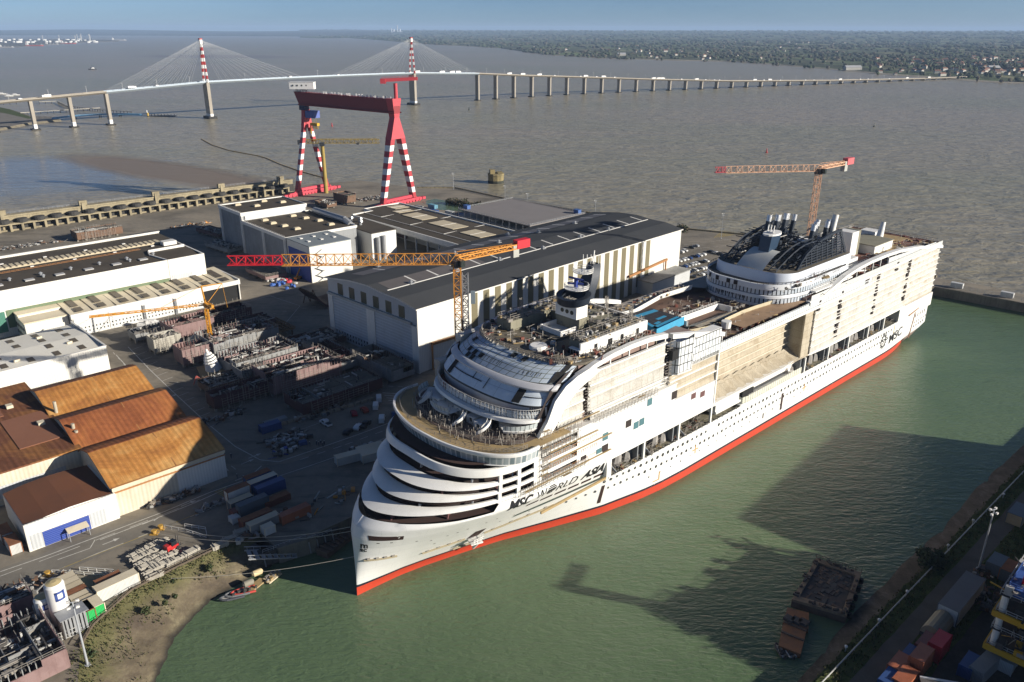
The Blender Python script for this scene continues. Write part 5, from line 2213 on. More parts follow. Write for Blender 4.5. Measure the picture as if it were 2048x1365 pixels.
# ---- superstructure core (behind all side claddings)
mb = MB()
mb.box(44, 51, -19.6, 19.6, 21.4, 42)
mb.box(51, 60, -19, 19, 21.4, 49.5)
mb.box(60, 93, -19.6, 19.6, 21.4, 53.4)
mb.box(93, 124, -19.6, 19.6, 21.4, 44.6)
mb.box(124, 181, -15.3, 21.2, 21.4, 42.4)
mb.box(181, 303.5, -20.6, 20.6, 21.4, 45.2)
mb.box(60, 303.5, -15.2, 21.4, 14.8, 21.5)
mb.build('superstructure', mat('unpainted_steel', (.28, .20, .17), .8, 0, .6, .3, (.14, .08, .065)), SHIP)
# far side
mb = MB()
mb.box(44, 52, 19.6, 22.1, 21.4, 47)
mb.box(52, 98, 19.6, 22.1, 21.4, 52.8)
mb.box(98, 181, 21.2, 22.1, 21.4, 44.8)
mb.box(181, 303.8, 20.6, 21.9, 21.4, 45.6)
mb.box(71, 303.8, 21.4, 22.0, 15.2, 21.4)
mb.build('far_side_wall', WRAP, SHIP)
# stern wall
mb = MB()
mb.box(303.5, 303.95, -20.6, 21.2, 15.3, 45.6)
mb.build('stern_wall', WRAP, SHIP)


def side_rows(name, s0, s1, zs, n, m, ledge=None, lm=None, out=.35, band=.42):
 """wrapped side: one sagging strip per deck with a proud deck edge between"""
 mb = MB()
 le = MB()
 for a, b in zip(zs, zs[1:]):
  k = max(2, int((s1 - s0) / 2.6))
  rows = []
  for t in (0, .35, .7, 1):
   rows.append([S(s0 + (s1 - s0) * i / k, n - .18 + .30 * mnoise.noise(((s0 + i * 2.6) * .35, a, t * 2.0)) - (.16 if 0 < t < 1 else 0), a + (b - a) * t) for i in range(k + 1)])
  mb.loft(rows)
  le.box(s0, s1, -n - .28, -n + .6, b - band / 2, b + band / 2)
 o = mb.build(name, m, SHIP, smooth=True)
 if lm is not None:
  le.build('deck_edge', lm, SHIP)
 return o


def steps(a, b, d=2.75):
 n = max(1, round((b - a) / d))
 return [a + (b - a) * i / n for i in range(n + 1)]


# forward cabins with balconies, scaffolding and brown steel
mb, mc, md = MB(), MB(), MB()
for i, z in enumerate(steps(24.6, 36.0)):
 s0 = 44.6
 s1 = 58 + (0 if i > 2 else 10.5 - i * 1.5)
 mb.box(s0, s1, -22.15, -20.4, z - .35, z + .75)
 k = s0 + .8
 while k < s1 - 2 and i < 5:
  mc.box(k, k + 2.7, -20.4, -19.9, z + .8, z + 2.3)
  md.rail([S(k, 22.0, z + .75), S(k + 2.6, 22.0, z + .75)], .9, .7, .1, rails=1)
  k += 3.6
mb.build('cabin_front', SHW, SHIP)
mc.build('cabin_recess', DARKIN, SHIP)
md.build('balcony_rail', ORAIL, SHIP)
mb = MB()
mb.box(44.6, 71, -22.05, -21.6, 15.3, 16.0)
for z, a, b in ((25.0, 38, 72), (30.2, 47, 72), (33.2, 47, 66), (38.9, 50, 66)):
 mb.box(a, b, -22.7, -22.2, z, z + .12)
for z0_, z1_, a0_, a1_ in ((24.4, 41, 43.5, 46.5), (33, 40, 46, 58), (36.2, 38.4, 64, 92), (24.4, 26.6, 36, 62)):
 for k in range(int((a1_ - a0_) / 1.5) + 1):
  x = a0_ + k * 1.5
  for nn in (22.3, 23.1):
   mb.bar(S(x, nn, z0_), S(x + .1, nn, z1_), .08, m=1)
 for j in range(int((z1_ - z0_) / 1.6) + 1):
  z = z0_ + j * 1.6
  for nn in (22.3, 23.1):
   mb.bar(S(a0_, nn, z), S(a1_, nn, z + rnd.uniform(-.1, .1)), .07, m=1)
  if rnd.random() < .5:
   q = rnd.uniform(a0_, a1_ - 2)
   mb.box(q, min(a1_, q + rnd.uniform(2, 5)), -23.0, -22.4, z - .1, z - .02)
mb.build('scaffold', [PLY, STEELW], SHIP)['kind'] = 'stuff'
# white cabin wall with its faint grid
mb = MB()
mb.quad(S(58, 22.0, 22.4), S(123.6, 22.0, 22.4), S(123.6, 22.0, 30.6), S(58, 22.0, 30.6))
mb.quad(S(58, 22.0, 30.6), S(102, 22.0, 30.6), S(102, 22.0, 36.1), S(58, 22.0, 36.1))
mb.build('cabin_wall', CABINS, SHIP)
mb = MB()
mb.box(70, 123.8, -22.2, -19.5, 21.3, 22.4)
mb.box(102, 123.8, -22.2, -20, 30.55, 30.75)
mb.box(58, 102.3, -22.2, -20, 36.0, 36.3)
mb.box(123.5, 124.1, -22.2, -15, 21.3, 42)
mb.build('deck_edge', SHW, SHIP)
for (s0, z0, w_, h_, k) in ((68.5, 28.6, 2.2, 2.3, 1), (88, 33.0, 2.2, 2.2, 1), (78.5, 29.2, 2.4, 2.2, 0), (82.2, 27.4, 2.2, 2.2, 1), (84.8, 27.6, 2.2, 2.2, 1), (66, 24.6, 2.2, 2.2, 1), (68.4, 24.7, 2.6, 2.4, 0), (59.6, 25.8, 2.2, 2.2, 0), (100, 31.2, 2.6, 2.6, 0), (110.5, 27.9, 2.4, 1.9, 2), (115.5, 27.0, 2.4, 1.9, 2)):
 m_ = MB()
 m_.box(s0, s0 + w_, -22.1, -22.02, z0, z0 + h_)
 m_.build('cabin_window', [DARKIN, mat('teal_glass', (.10, .20, .22), .2, 0, .2), MAROON][k], SHIP)
# upper wrap
side_rows('side_wrap', 50.5, 60.3, steps(37.4, 47.5, 3.4), 21.8, WRAP, None, SHW)
side_rows('side_wrap', 62, 95.5, [39.8, 44.4, 47.6, 51.2], 21.9, WRAP, None, SHW)
side_rows('side_wrap', 64, 102, [36.4, 38.0, 39.2], 21.2, WRAP, None, SHW)
side_rows('side_wrap', 98.5, 123.6, steps(30.8, 40.6, 3.2), 21.8, CREAMW, None, SHW)
m_ = MB()
for i in range(16):
 z = 37.5 + i * .9
 m_.bar(S(60.4, 21.9, z), S(62.0, 22.4, z + rnd.uniform(-.4, .4)), .14)
 m_.bar(S(61.2, 22.2, z), S(61.2 + rnd.uniform(-.6, .6), 22.4, z + 1.1), .12)
 m_.bar(S(95.6, 22.0, z), S(98.2, 22.3, z + rnd.uniform(-.4, .4)), .14)
 m_.bar(S(96.8, 22.2, z), S(96.8 + rnd.uniform(-.6, .6), 22.4, z + 1.1), .12)
m_.build('scaffold', STEELW, SHIP)['kind'] = 'stuff'
# bay with framed panels
mb = MB()
pts = [S(98, 21.5, 0), S(99.5, 23.8, 0), S(106, 24.2, 0), S(109, 22.3, 0), S(123.6, 22.3, 0)]
mb.loft([[(x, y, z) for x, y, _ in pts] for z in (40.6, 48.9)])
mb.loft([[(x, y, z) for x, y, _ in pts[:4]] for z in (48.9, 50.8)])
mb.build('panel_bay', framed('bay_panels', 1.75, 2.7, (.74, .75, .74), (.66, .70, .72), (.02, .02, .02), .13), SHIP)
mb = MB()
p = [(x, y, 40.4) for x, y, _ in pts] + [S(123.6, 19, 40.4), S(98, 19, 40.4)]
mb.prism([(q[0], q[1]) for q in p], 40.1, 40.6)
mb.prism([(q[0], q[1]) for q in p], 48.8, 49.0)
mb.box(96.5, 99.4, -23.6, -20, 45.5, 48.5, 1)
mb.build('bay_floor', [SHW, BLACKV], SHIP)
# framed balustrade running aft above the recess
BAL = [S(109, 22.4, 0), S(125, 22.3, 0), S(160, 22.2, 0), S(181, 22.1, 0), S(232, 22.1, 0)]
mb = MB()
mb.loft([[(x, y, z) for x, y, _ in BAL] for z in (41.3, 43.9)])
mb.build('balustrade', PANELS, SHIP)
mb = MB()
mb.box(109, 232, -22.3, -15, 40.2, 41.3)
mb.box(181, 303.8, -22.2, -20, 43.7, 44.4)
mb.build('deck_edge', SHW, SHIP)
# recess with cream wrapped cabins
o = side_rows('recess_wrap', 124, 181.5, steps(24.2, 40.2, 2.65), 15.8, CREAMW, None, mat('cream_edge', (.66, .60, .48), .6, 0, .3), .35, .3)
mb = MB()
rows = []
for i in range(34):
 s = 124 + i * (184 - 124) / 33
 w_ = .35 * math.sin(i * 2.0)
 rows.append([S(s, 16.0, 25.0 + .3 * math.sin(i * 2.1)), S(s, 18 + w_ * .4, 23.5 + w_), S(s, 20, 22.6 + w_), S(s, 21.9, 21.9)])
mb.loft(rows)
mb.build('recess_apron', CREAMW, SHIP, smooth=True)
mb = MB()
mb.loft([[S(181.2, 15.2, z) for z in (22, 41)], [S(184.5, 17, z) for z in (22, 41)], [S(187.2, 21.8, z) for z in (22, 41)]])
mb.build('return_wrap', mat('shaded_stained_wrap', (.40, .34, .26), .6, 0, .6, .3, (.2, .16, .12), True, 'Object', bump=.5), SHIP)  # darker base puts the return face's shade into the colour; streaks are stains
edge = [(123.6, 22.2), (150, 22.2), (168, 22.2), (176, 21.4), (182, 20.6), (190, 21.6), (200, 22.2), (272, 22.2)]
mb = MB()
mb.loft([[S(s, n, z) for s, n in edge] for z in (21.2, 22.2)])
mb.loft([[S(s, n, 22.2) for s, n in edge], [S(s, n - 3, 22.25) for s, n in edge]])
mb.loft([[S(s, n, 21.2) for s, n in edge], [S(s, n - 6, 21.2) for s, n in edge]])
mb.build('deck_edge', SHW, SHIP)
# lower terrace tucked in the promenade
mb = MB()
mb.box(126, 140, -21.6, -15, 18.2, 21.2)
mb.box(126, 146, -22.0, -15, 17.4, 18.2)
mb.box(140, 181, -22.6, -15, 15.9, 16.5)
mb.box(140.5, 181, -18.6, -15, 16.5, 20.2)
mb.build('terrace_block', SHW, SHIP)
mb = MB()
mb.loft([[S(s, n, z) for s, n in ((139.6, 20), (141, 22.4), (144, 22.8), (181, 22.6))] for z in (16.5, 18.9)])
mb.build('terrace_glazing', framed('terrace_panels', 1.5, 2.5, (.62, .62, .52), (.7, .69, .6), (.05, .05, .04), .09), SHIP)
mb = MB()
mb.box(141, 148, -22.3, -16, 18.9, 20.9)
mb.build('terrace_opening', BLACKV, SHIP)
# aft wrapped cabins
side_rows('side_wrap', 187, 268, steps(22.2, 43.6, 2.7), 21.9, WRAP, None, SHW, .3, .32)
side_rows('side_wrap', 268, 303.6, steps(22.2, 43.6, 2.7), 21.7, WRAP, None, SHW, .3, .32)
mb = MB()
mb.box(181, 303.8, -21.3, -15.2, 21.3, 43.6)
mb.build('cabin_core', CREAMW, SHIP)
m_ = MB()
for a, b_, z0, z1 in ((206, 207.4, 24, 43), (238, 239.3, 26, 43), (268.4, 270, 25, 43), (226, 229, 40, 43.6), (188.3, 189.4, 39, 43.4), (255, 257, 41.4, 43.6)):
 z = z0
 while z < z1:
  m_.box(a + rnd.uniform(-.3, .3), b_ + rnd.uniform(-.4, .8), -22.12, -21.5, z, z + rnd.uniform(.5, 1.6))
  z += rnd.uniform(1.0, 2.2)
m_.split('wrap_gap', DARKIN, SHIP)
# aft side above the wrap: panel rows under the curved beam
mb = MB()
mb.loft([[S(s, 22.0, z) for s in (182, 232, 303.6)] for z in (44.4, 46.4)])
mb.build('balustrade', framed('aft_panels', 1.1, 2.0, (.72, .72, .68), (.66, .68, .66), (.08, .08, .08), .07), SHIP)
beam = [(181, 43.4), (190, 44.2), (199, 46.4), (207, 48.4), (217, 49.7), (228, 50.4), (242, 50.5), (255, 50.0), (275, 47.9), (303.9, 43.4)]


def zbeam(s):
 return interp(beam, s)


mb = MB()
for i in range(len(beam) - 1):
 (a, z), (b, y) = beam[i], beam[i + 1]
 mb.hexa([S(a, 22.5, z - .6), S(b, 22.5, y - .6), S(b, 20.4, y - .6), S(a, 20.4, z - .6)], [S(a, 22.5, z + .6), S(b, 22.5, y + .6), S(b, 20.4, y + .6), S(a, 20.4, z + .6)])
for s in range(190, 300, 7):
 mb.bar(S(s, 21.5, 44), S(s, 21.5, zbeam(s)), .3)
mb.build('swept_beam', SHW, SHIP)
mb = MB()
mb.quad(S(246, 21.9, 46.4), S(296, 21.9, 46.4), S(296, 21.9, 47.0), S(246, 21.9, 48.8))
mb.build('balustrade', PANELS, SHIP)
for segs in ([(57.5, 51.4), (64, 52.9), (71, 53.9), (79, 54.4), (87, 54.3), (95.5, 53.3)], [(98, 52.4), (108, 50.4), (118, 48.2), (126, 46.0)]):
 for sg in (1, -1):
  mb = MB()
  for (a, z), (b, y) in zip(segs, segs[1:]):
   mb.hexa([S(a, sg * 22.2, z - .7), S(b, sg * 22.2, y - .7), S(b, sg * 20.6, y - .7), S(a, sg * 20.6, z - .7)],
     [S(a, sg * 22.2, z + .7), S(b, sg * 22.2, y + .7), S(b, sg * 20.6, y + .7), S(a, sg * 20.6, z + .7)])
  for a, z in segs[1:]:
   mb.bar(S(a, sg * 21.2, z - 3), S(a, sg * 21.2, z), .35)
  mb.build('swept_beam', SHW, SHIP)

# ---- promenade with its bays, davits and wrapped gear
mb = MB()
mb.quad(S(71.6, 22.1, 15.2), S(272.5, 22.1, 15.2), S(272.5, 14, 15.2), S(71.6, 14, 15.2))
mb.build('promenade_deck', mat('promenade_floor', (.17, .155, .10), .85, 0, .75, .5, (.30, .28, .22)), SHIP)
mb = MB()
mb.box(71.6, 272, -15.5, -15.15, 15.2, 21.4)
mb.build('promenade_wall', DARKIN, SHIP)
bays = [72, 88, 105.5, 123, 184.5, 203, 220, 237.5, 252.5, 268]
mb = MB()
for s in bays:
 mb.box(s - .35, s + .35, -22.1, -21.5, 15.2, 21.4)
mb.box(268, 303.8, -22.05, -15, 15.3, 21.5)
mb.box(71, 73, -22.05, -15, 15.3, 21.5)
mb.split('promenade_pillar', SHW, SHIP)
for s in bays:
 if s in (123, 268):
  continue
 m_ = MB()
 m_.box(s + 1.2, s + 1.7, -21.2, -15.4, 15.3, 21.0)
 m_.box(s - 2.2, s - 1.7, -21.2, -15.4, 15.3, 21.0) if s > 74 else None
 m_.bar(S(s + 4, 21.5, 15.4), S(s + 1.6, 17, 20.5), .5)
 m_.build('davit', mat('davit_grey', (.20, .21, .22), .6, 0, .3), SHIP)
 for k in range(2):
  m_ = MB()
  n = 7
  x0 = s - 8.5 + k * 4.3 if s > 74 else s + 3 + k * 4
  rows = []
  for t, r_ in ((0, 1.5), (.4, 1.25), (.75, .7), (1, .22)):
   rows.append([S(x0 + 2.6 * t + r_ * math.cos(j * 6.283 / n) * (1 + .25 * mnoise.noise((s, j, t))), 18.4 - 1.0 * t + r_ * math.sin(j * 6.283 / n), 15.3 + 5.6 * t) for j in range(n)])
  m_.loft(rows, 0, True)
  m_.build('davit_cover', DIRTW, SHIP)
mb = MB()
for i in range(420):
 s = rnd.choice([rnd.uniform(73, 123), rnd.uniform(184, 268)])
 n = rnd.uniform(16.5, 21.6)
 h = rnd.uniform(.5, 1.8)
 mb.bar(S(s, n, 15.2), S(s, n, 15.2 + h), .09)
 if i % 3 == 0:
  mb.bar(S(s, n, 15.2 + h), S(s + rnd.uniform(1, 4), n + rnd.uniform(-.4, .4), 15.2 + h), .08)
 if i % 5 == 0:
  mb.rbox(S(s, n, 15.5), (rnd.uniform(.4, 1.6), rnd.uniform(.4, 1.2), rnd.uniform(.3, .8)), rnd.random(), rnd.choice((0, 1, 2)))
mb.build('promenade_gear', [STEELW, PLY, PRIM], SHIP)['kind'] = 'stuff'
mb = MB()
s = 72.0
while s < 268:
 mb.bar(S(s, 22.05, 15.3), S(s, 22.05, 15.75), .5, .3)
 s += 2.9
mb.bar(S(72, 22.0, 15.35), S(268, 22.0, 15.35), .3, .25)
mb.build('bulwark_rail', SHW, SHIP)
for s, n in ((130.5, 18.7), (135, 18.9)):
 m_ = MB()
 m_.blob(S(s, n, 16.6), 1.9, 2, (1.2, .9, .8), .12)
 m_.build('gear_cover', WRAP, SHIP)

# ---- portholes
holes = []
s = 72.8
while s < 262:
 if not (123 < s < 128):
  holes.append((s, 13.0, .62, .15))
 s += 2.52
s = 75.1
while s < 270:
 holes.append((s, 9.8, .55, .1))
 s += 2.52
s = 92.4
while s < 190:
 holes.append((s, 7.0, .3, 0))
 s += 5.1
for s in (60, 63.4, 66.8, 70.2):
 holes.append((s, 10.2, .55, 0))
RING = mat('porthole_dark', (.05, .052, .055), .3, 0, .2)
holes.sort(key=lambda h: h[0])
stuff = MB()
for i, (s, z, r_, t) in enumerate(holes):
 n = hb(s, z)
 m_ = MB() if i < 88 else stuff
 m_.tube(S(s, n - .1, z), S(s, n + .05, z), r_ * (1 if rnd.random() < .5 else .8), 9)
 if i < 88:
  m_.build('porthole', RING, SHIP)
o = stuff.build('porthole_rows', RING, SHIP)
o['kind'] = 'stuff'


def on_hull(s, z, out=.08, sg=1):
 return Vector(S(s, sg * (hb(s, z) + out), z))


def hull_patch(mb, s0, s1, z0, z1, out=.07, m=0, n=4, zs=None):
 rows = []
 for k in range(3):
  z = z0 + (z1 - z0) * k / 2
  rows.append([on_hull(s0 + (s1 - s0) * i / n, z, out) for i in range(n + 1)])
 mb.loft(rows, m)


VOID = mat('hull_opening', (.035, .014, .010), .8)
for a, b, z in ((41.8, 45.9, 17.6), (47.0, 51.3, 17.0), (52.4, 56.5, 16.7), (57.4, 61.4, 16.5), (62.4, 66.2, 16.4), (67.2, 71.1, 16.5)):
 m_ = MB()
 hull_patch(m_, a, b, z - .1, z + .75)
 m_.build('hull_slot', VOID, SHIP)
m_ = MB()
hull_patch(m_, 2.2, 8.7, 18.0, 19.3, .06, 0, 8)
m_.build('mooring_slot', VOID, SHIP)
for a, b, z0, z1, t in ((72.2, 73.4, 4.6, 11.4, 'loading_door'), (169.2, 170.6, 4.6, 11.4, 'loading_door'), (157.0, 157.7, 5.4, 7.4, 'hull_door')):
 m_ = MB()
 hull_patch(m_, a, b, z0, z1, .06, 0, 2)
 m_.build(t, VOID, SHIP)
m_ = MB()
for s, z in ((115.5, 8.4), (186.5, 8.6)):
 hull_patch(m_, s - 1.6, s + 1.6, z - .25, z + .2, .05, 0, 2)
 hull_patch(m_, s - .25, s + .25, z - 1.5, z + 1.5, .06, 0, 1)
hull_patch(m_, 97, 97.5, 4.3, 7.3, .05, 0, 1)
hull_patch(m_, 94.5, 97.5, 4.2, 4.6, .05, 0, 2)
hull_patch(m_, 264.6, 265.4, 3.6, 14.6, .06, 1, 1)
for s in (128, 146.5, 160, 163, 180, 240):
 hull_patch(m_, s, s + .12, 3.6, 11, .05, 2, 1)
 hull_patch(m_, s + 1.2, s + 1.3, 3.6, 10, .05, 2, 1)
m_.build('rust_mark', [mat('rust_stain', (.46, .25, .07), .8, 0, .6, .8, (.7, .55, .35)), mat('tan_batten', (.52, .42, .25), .7), mat('seam_grey', (.5, .5, .5), .6)], SHIP)
# anchor pocket, its lit sponson and fender beams
m_ = MB()
a = on_hull(30.2, 9.6, .06)
m_.quad(on_hull(29.2, 8.0, .08), on_hull(32.6, 8.0, .08), on_hull(33.2, 11.6, .08), on_hull(30.0, 11.6, .08), 1)
p = on_hull(31.4, 6.4, 0)
m_.rbox(p + Vector((0, -1.5, .9)), (3.4, 4.6, .35), R(-18))
m_.rail([p + Vector((-1.7, -3.4, 1)), p + Vector((1.7, -3.6, 1)), p + Vector((2.2, -.6, 1))], 1.2, .9, .12, rails=2)
m_.bar(p + Vector((.4, -3.2, .8)), p + Vector((.4, -.5, -2.6)), .6)
m_.build('anchor_sponson', [SHW, VOID], SHIP)
m_ = MB()
for (a, b, z0, z1) in ((16.5, 28.2, 8.2, 8.9), (34, 55, 8.7, 11.2), (1.5, 9.0, 11.4, 11.0), (27, 33, 4.2, 4.4)):
 pts = [on_hull(a + (b - a) * i / 8, z0 + (z1 - z0) * i / 8, .25) for i in range(9)]
 for q, r_ in zip(pts, pts[1:]):
  m_.bar(q, r_, .5, .35)
 for q in pts[1:-1:2]:
  m_.rbox(q + Vector((0, -.05, .4)), (.8, .3, .45), -.3, 1)
m_.split('fender_beam', [mat('fender_tan', (.40, .34, .22), .7, 0, .4, .5), STEELW], SHIP, 12)
m_ = MB()
for s, z in ((12, 16), (16, 14.6), (20, 15), (22.5, 15.4), (25, 15.8), (30, 16.2), (33, 16.5), (36, 13.2), (3.6, 17), (6.2, 17), (18, 12), (40, 14), (46, 12.4)):
 hull_patch(m_, s, s + .55, z, z + .22, .05, 0, 1)
m_.split('fairlead', VOID, SHIP)
# stern openings
for z, h, n0, w_ in ((12.4, 1.5, 5, .55), (9.4, 1.0, 6, .5), (7.6, .9, 5, .8)):
 for k in range(n0):
  m_ = MB()
  s = 288 + k * 2.9
  m_.box(s, s + w_, -(hb(s, z) + .08), -(hb(s, z)) + .3, z, z + h)
  m_.build('stern_window', VOID, SHIP)
m_ = MB()
for a, b in ((279.5, 303.8),):
 pts = [S(279, hb(279, 12) + .1, 15.6), S(290, hb(290, 15) + .1, 16.8), S(303.9, hb(303.9, 15) + .1, 19.0)]
 for q, r_ in zip(pts, pts[1:]):
  m_.bar(q, r_, .4, .7)
 m_.bar(S(284, hb(284, 10) + .1, 3.4), S(287, hb(287, 14) + .1, 15.6), .3, .5)
 m_.blob(S(304.6, 19.5, 19), 1.4, 2, (1, 1, .7), .05)
m_.build('stern_fender', mat('brown_beam', (.30, .17, .10), .7), SHIP)

# ---- lettering on the hull
DG = bpy.context.evaluated_depsgraph_get


def text_mesh(txt, shear=0.0, bold=0.0, sp=1.0):
 cu = bpy.data.curves.new('lettering', 'FONT')
 cu.body = txt
 cu.size = 1.0
 cu.shear = shear
 cu.offset = bold
 cu.space_character = sp
 cu.extrude = 0
 ob = bpy.data.objects.new('lettering', cu)
 COL.objects.link(ob)
 me = bpy.data.meshes.new_from_object(ob.evaluated_get(DG()))
 bpy.data.objects.remove(ob)
 bpy.data.curves.remove(cu)
 bm = bmesh.new()
 bm.from_mesh(me)
 for nrm, lim in (((0, 1, 0), 8), ((1, 0, 0), 40)):
  for k in range(1, lim):
   bmesh.ops.bisect_plane(bm, geom=bm.verts[:] + bm.edges[:] + bm.faces[:], plane_co=(k * .1, k * .1, 0), plane_no=nrm)
 bm.to_mesh(me)
 bm.free()
 vs_ = [tuple(q.co) for q in me.vertices]
 fs_ = [tuple(p.vertices) for p in me.polygons]
 bpy.data.meshes.remove(me)
 return vs_, fs_


LETTER = mat('letter_black', (.012, .012, .014), .5, 0, 0)


def hull_text(txt, s0, s1, zb0, zb1, h, shear=0.0, bold=0.0, out=.12, stretch=True):
 vs_, fs_ = text_mesh(txt, shear, bold)
 x0, x1 = min(p[0] for p in vs_), max(p[0] for p in vs_)
 y1 = max(p[1] for p in vs_)
 P = []
 for x, y, _ in vs_:
  t = (x - x0) / (x1 - x0)
  s = s0 + (s1 - s0) * t
  z = zb0 + (zb1 - zb0) * t + h * y / y1
  P.append(on_hull(s, z, out))
 m_ = MB()
 m_.add(P, fs_)
 return m_.build('ship_name', LETTER, SHIP, recalc=False)


hull_text('MSC', 33.5, 41.6, 20.6, 20.2, 3.0, .35, .03)
hull_text('W', 43.0, 46.6, 20.0, 19.8, 3.0, 0, -.01)
m_ = MB()
for k in range(6):              # striped globe standing for the letter O
 z = 19.8 + k * .55
 w_ = 1.75 * math.sqrt(max(.05, 1 - ((k - 2.5) / 3.1) ** 2))
 hull_patch(m_, 48.6 - w_, 48.6 + w_, z, z + .32, .12, 0, 4)
m_.build('globe_letter', LETTER, SHIP)
hull_text('RLD', 51.2, 59.2, 19.2, 18.7, 3.0, 0, -.01)
hull_text('ASIA', 61.0, 70.2, 18.6, 18.2, 3.0, .35, .03)
hull_text('MSC', 261.4, 274.2, 6.6, 8.0, 4.0, .0, .01)
hull_text('m', .9, 2.1, 15.4, 15.4, 1.2, 0, .03, .14)
hull_text('sc', .8, 2.0, 14.2, 14.2, .9, 0, .03, .14)
m_ = MB()
c_s, c_z = 255.2, 9.4
ring = lambda r_, k, nn: (c_s + r_ * math.cos(6.2832 * k / nn) * 1.15, c_z + r_ * math.sin(6.2832 * k / nn) * 1.25)
for k in range(32):
 a, b, c2, d = ring(1.75, k, 32), ring(1.75, k + 1, 32), ring(2.15, k + 1, 32), ring(2.15, k, 32)
 m_.add([on_hull(*a, .12), on_hull(*b, .12), on_hull(*c2, .12), on_hull(*d, .12)], [(0, 1, 2, 3)])
for k in range(16):
 L_ = 3.6 if k % 2 == 0 else 3.0
 a, b, t = ring(2.2, k - .28, 16), ring(2.2, k + .28, 16), ring(L_, k, 16)
 m_.add([on_hull(*a, .12), on_hull(*b, .12), on_hull(*t, .12)], [(0, 1, 2)])
for j, y in enumerate((.85, 0, -.85)):
 hull_patch(m_, c_s - .75, c_s + .75, c_z + y - .12, c_z + y + .12, .12, 0, 2)
 hull_patch(m_, c_s - .75 + (j % 2) * 1.2, c_s - .45 + (j % 2) * 1.2, c_z + y - .8, c_z + y, .12, 0, 1)
m_.build('sun_emblem', LETTER, SHIP)
# ---- ship: decks, houses, mast and funnel
def clutter(mb, s0, s1, n0, n1, z, count, nm=3, big=2.0, bars=True, ok=None):
 for i in range(count):
  s, n = rnd.uniform(s0, s1), rnd.uniform(n0, n1)
  if ok and not ok(s, n):
   continue
  q = rnd.random()
  if q < .45 or not bars:
   mb.rbox(S(s, n, z + .3), (rnd.uniform(.5, big), rnd.uniform(.4, big * .7), rnd.uniform(.3, 1.2)), rnd.uniform(0, 3), rnd.randrange(nm))
  elif q < .75:
   h = rnd.uniform(.8, 2.4)
   mb.bar(S(s, n, z), S(s + rnd.uniform(-.2, .2), n, z + h), .1, m=rnd.choice((0, 0, 1)))
   mb.bar(S(s, n, z + h * .9), S(s + rnd.uniform(-3, 3), n + rnd.uniform(-1, 1), z + h * .9), .09, m=0)
  else:
   mb.bar(S(s, n, z + .2), S(s + rnd.uniform(-4, 4), n + rnd.uniform(-3, 3), z + .25), .22, m=rnd.randrange(nm))


GEARM = [STEELW, mat('gear_white', (.55, .53, .49), .6, 0, .3), PLY, mat('gear_dark', (.05, .045, .04), .8), PRIM]
CONCD = mat('green_grey_primer', (.25, .235, .17), .8, 0, .5, .2, (.14, .13, .09), True, 'Object')
mb = MB()
p = plan((53.9, 53.8, 64, 3.6), 24, 93.4, 0, 20.4)
mb.prism([(q[0], q[1]) for q in p], 53.2, 53.9)
mb.build('top_deck', DECK, SHIP)
# deck houses around the open patio
mb = MB()
mb.box(64, 92.6, -16.6, -16.0, 53.9, 57.4)
mb.box(63.6, 65, -16.6, -12.6, 53.9, 55.6)
mb.box(92.4, 92.9, -16.4, 15, 53.0, 57.2)
mb.split('house_wall', SHW, SHIP)
mb = MB()
mb.box(66, 92.4, -16.0, -10.5, 53.9, 57.0)
mb.box(63, 92.4, 10.0, 16, 53.9, 57.0)
mb.box(80, 92.4, -10.5, 10.0, 53.9, 56.6)
mb.box(76.5, 80.5, -4.5, 5, 53.9, 58.2)
mb.split('deck_house', CONCD, SHIP)
mb = MB()
for s0 in (69.5, 75.2, 80.6, 87.5):
 mb.box(s0, s0 + (1.3 if s0 != 75.2 else 1.9), -16.66, -16.5, 54.0, 56.0)
for k in range(4):
 mb.box(63.4, 63.65, -16.2 + k * 1.0, -15.5 + k * 1.0, 53.9, 55.3)
mb.split('doorway', BLACKV, SHIP)
mb = MB()
mb.prism([S(67, -5, 0)[:2], S(75.5, -5, 0)[:2], S(75.5, 4.5, 0)[:2], S(67, 4.5, 0)[:2]], 54.3, 54.5)
mb.box(70, 76.4, -3.4, 4.4, 54.4, 54.6, 1)
for a in ((70, 76.4, -3.7, -3.4), (70, 76.4, 4.4, 4.7), (69.7, 70, -3.7, 4.7)):
 mb.box(*a, 54.4, 56.0, 1)
mb.build('splash_pool', [DECK, SHW], SHIP)
mb = MB()
for (a, b, c, d) in ((66, 92, 10.8, 15.8), (63, 92, -15.8, -10.4), (80, 92, -10, 10)):
 z = 57.0 if abs(c) > 10.2 else 56.6
 mb.rail([S(a, c, z), S(b, c, z), S(b, d, z), S(a, d, z), S(a, c, z)], 1.3, 1.6, .09, rails=2)
 clutter(mb, a, b, c, d, z, 60, 4, 1.8)
clutter(mb, 55, 79, -18, 18, 53.9, 190, 5, 1.8)
clutter(mb, 64, 92, 17, 20.5, 53.9, 90, 5, 1.6)
clutter(mb, 64, 92, -21, -16.5, 53.9, 120, 5, 1.6)
for s, n in ((88, 14), (90, 3), (84, -8), (70, -13)):
 mb.truss(S(s, n, 57), S(s, n, 62), .7, 4, .06)
o = mb.build('deck_equipment', GEARM, SHIP)
o['kind'] = 'stuff'
mb = MB()
mb.box(65, 92, 16.7, 20.2, 53.92, 53.98)
mb.box(82, 92, -20.2, -16.8, 53.92, 53.98)
mb.split('primer_deck', PRIM, SHIP)
m_ = MB()
m_.tube(S(60, 4.5, 53.9), S(60, 4.5, 54.7), 2.6, 14)
m_.tube(S(60, 4.5, 54.7), S(60, 4.5, 54.9), 2.3, 14, m=1)
m_.build('whirlpool', [SHW, SHW], SHIP)
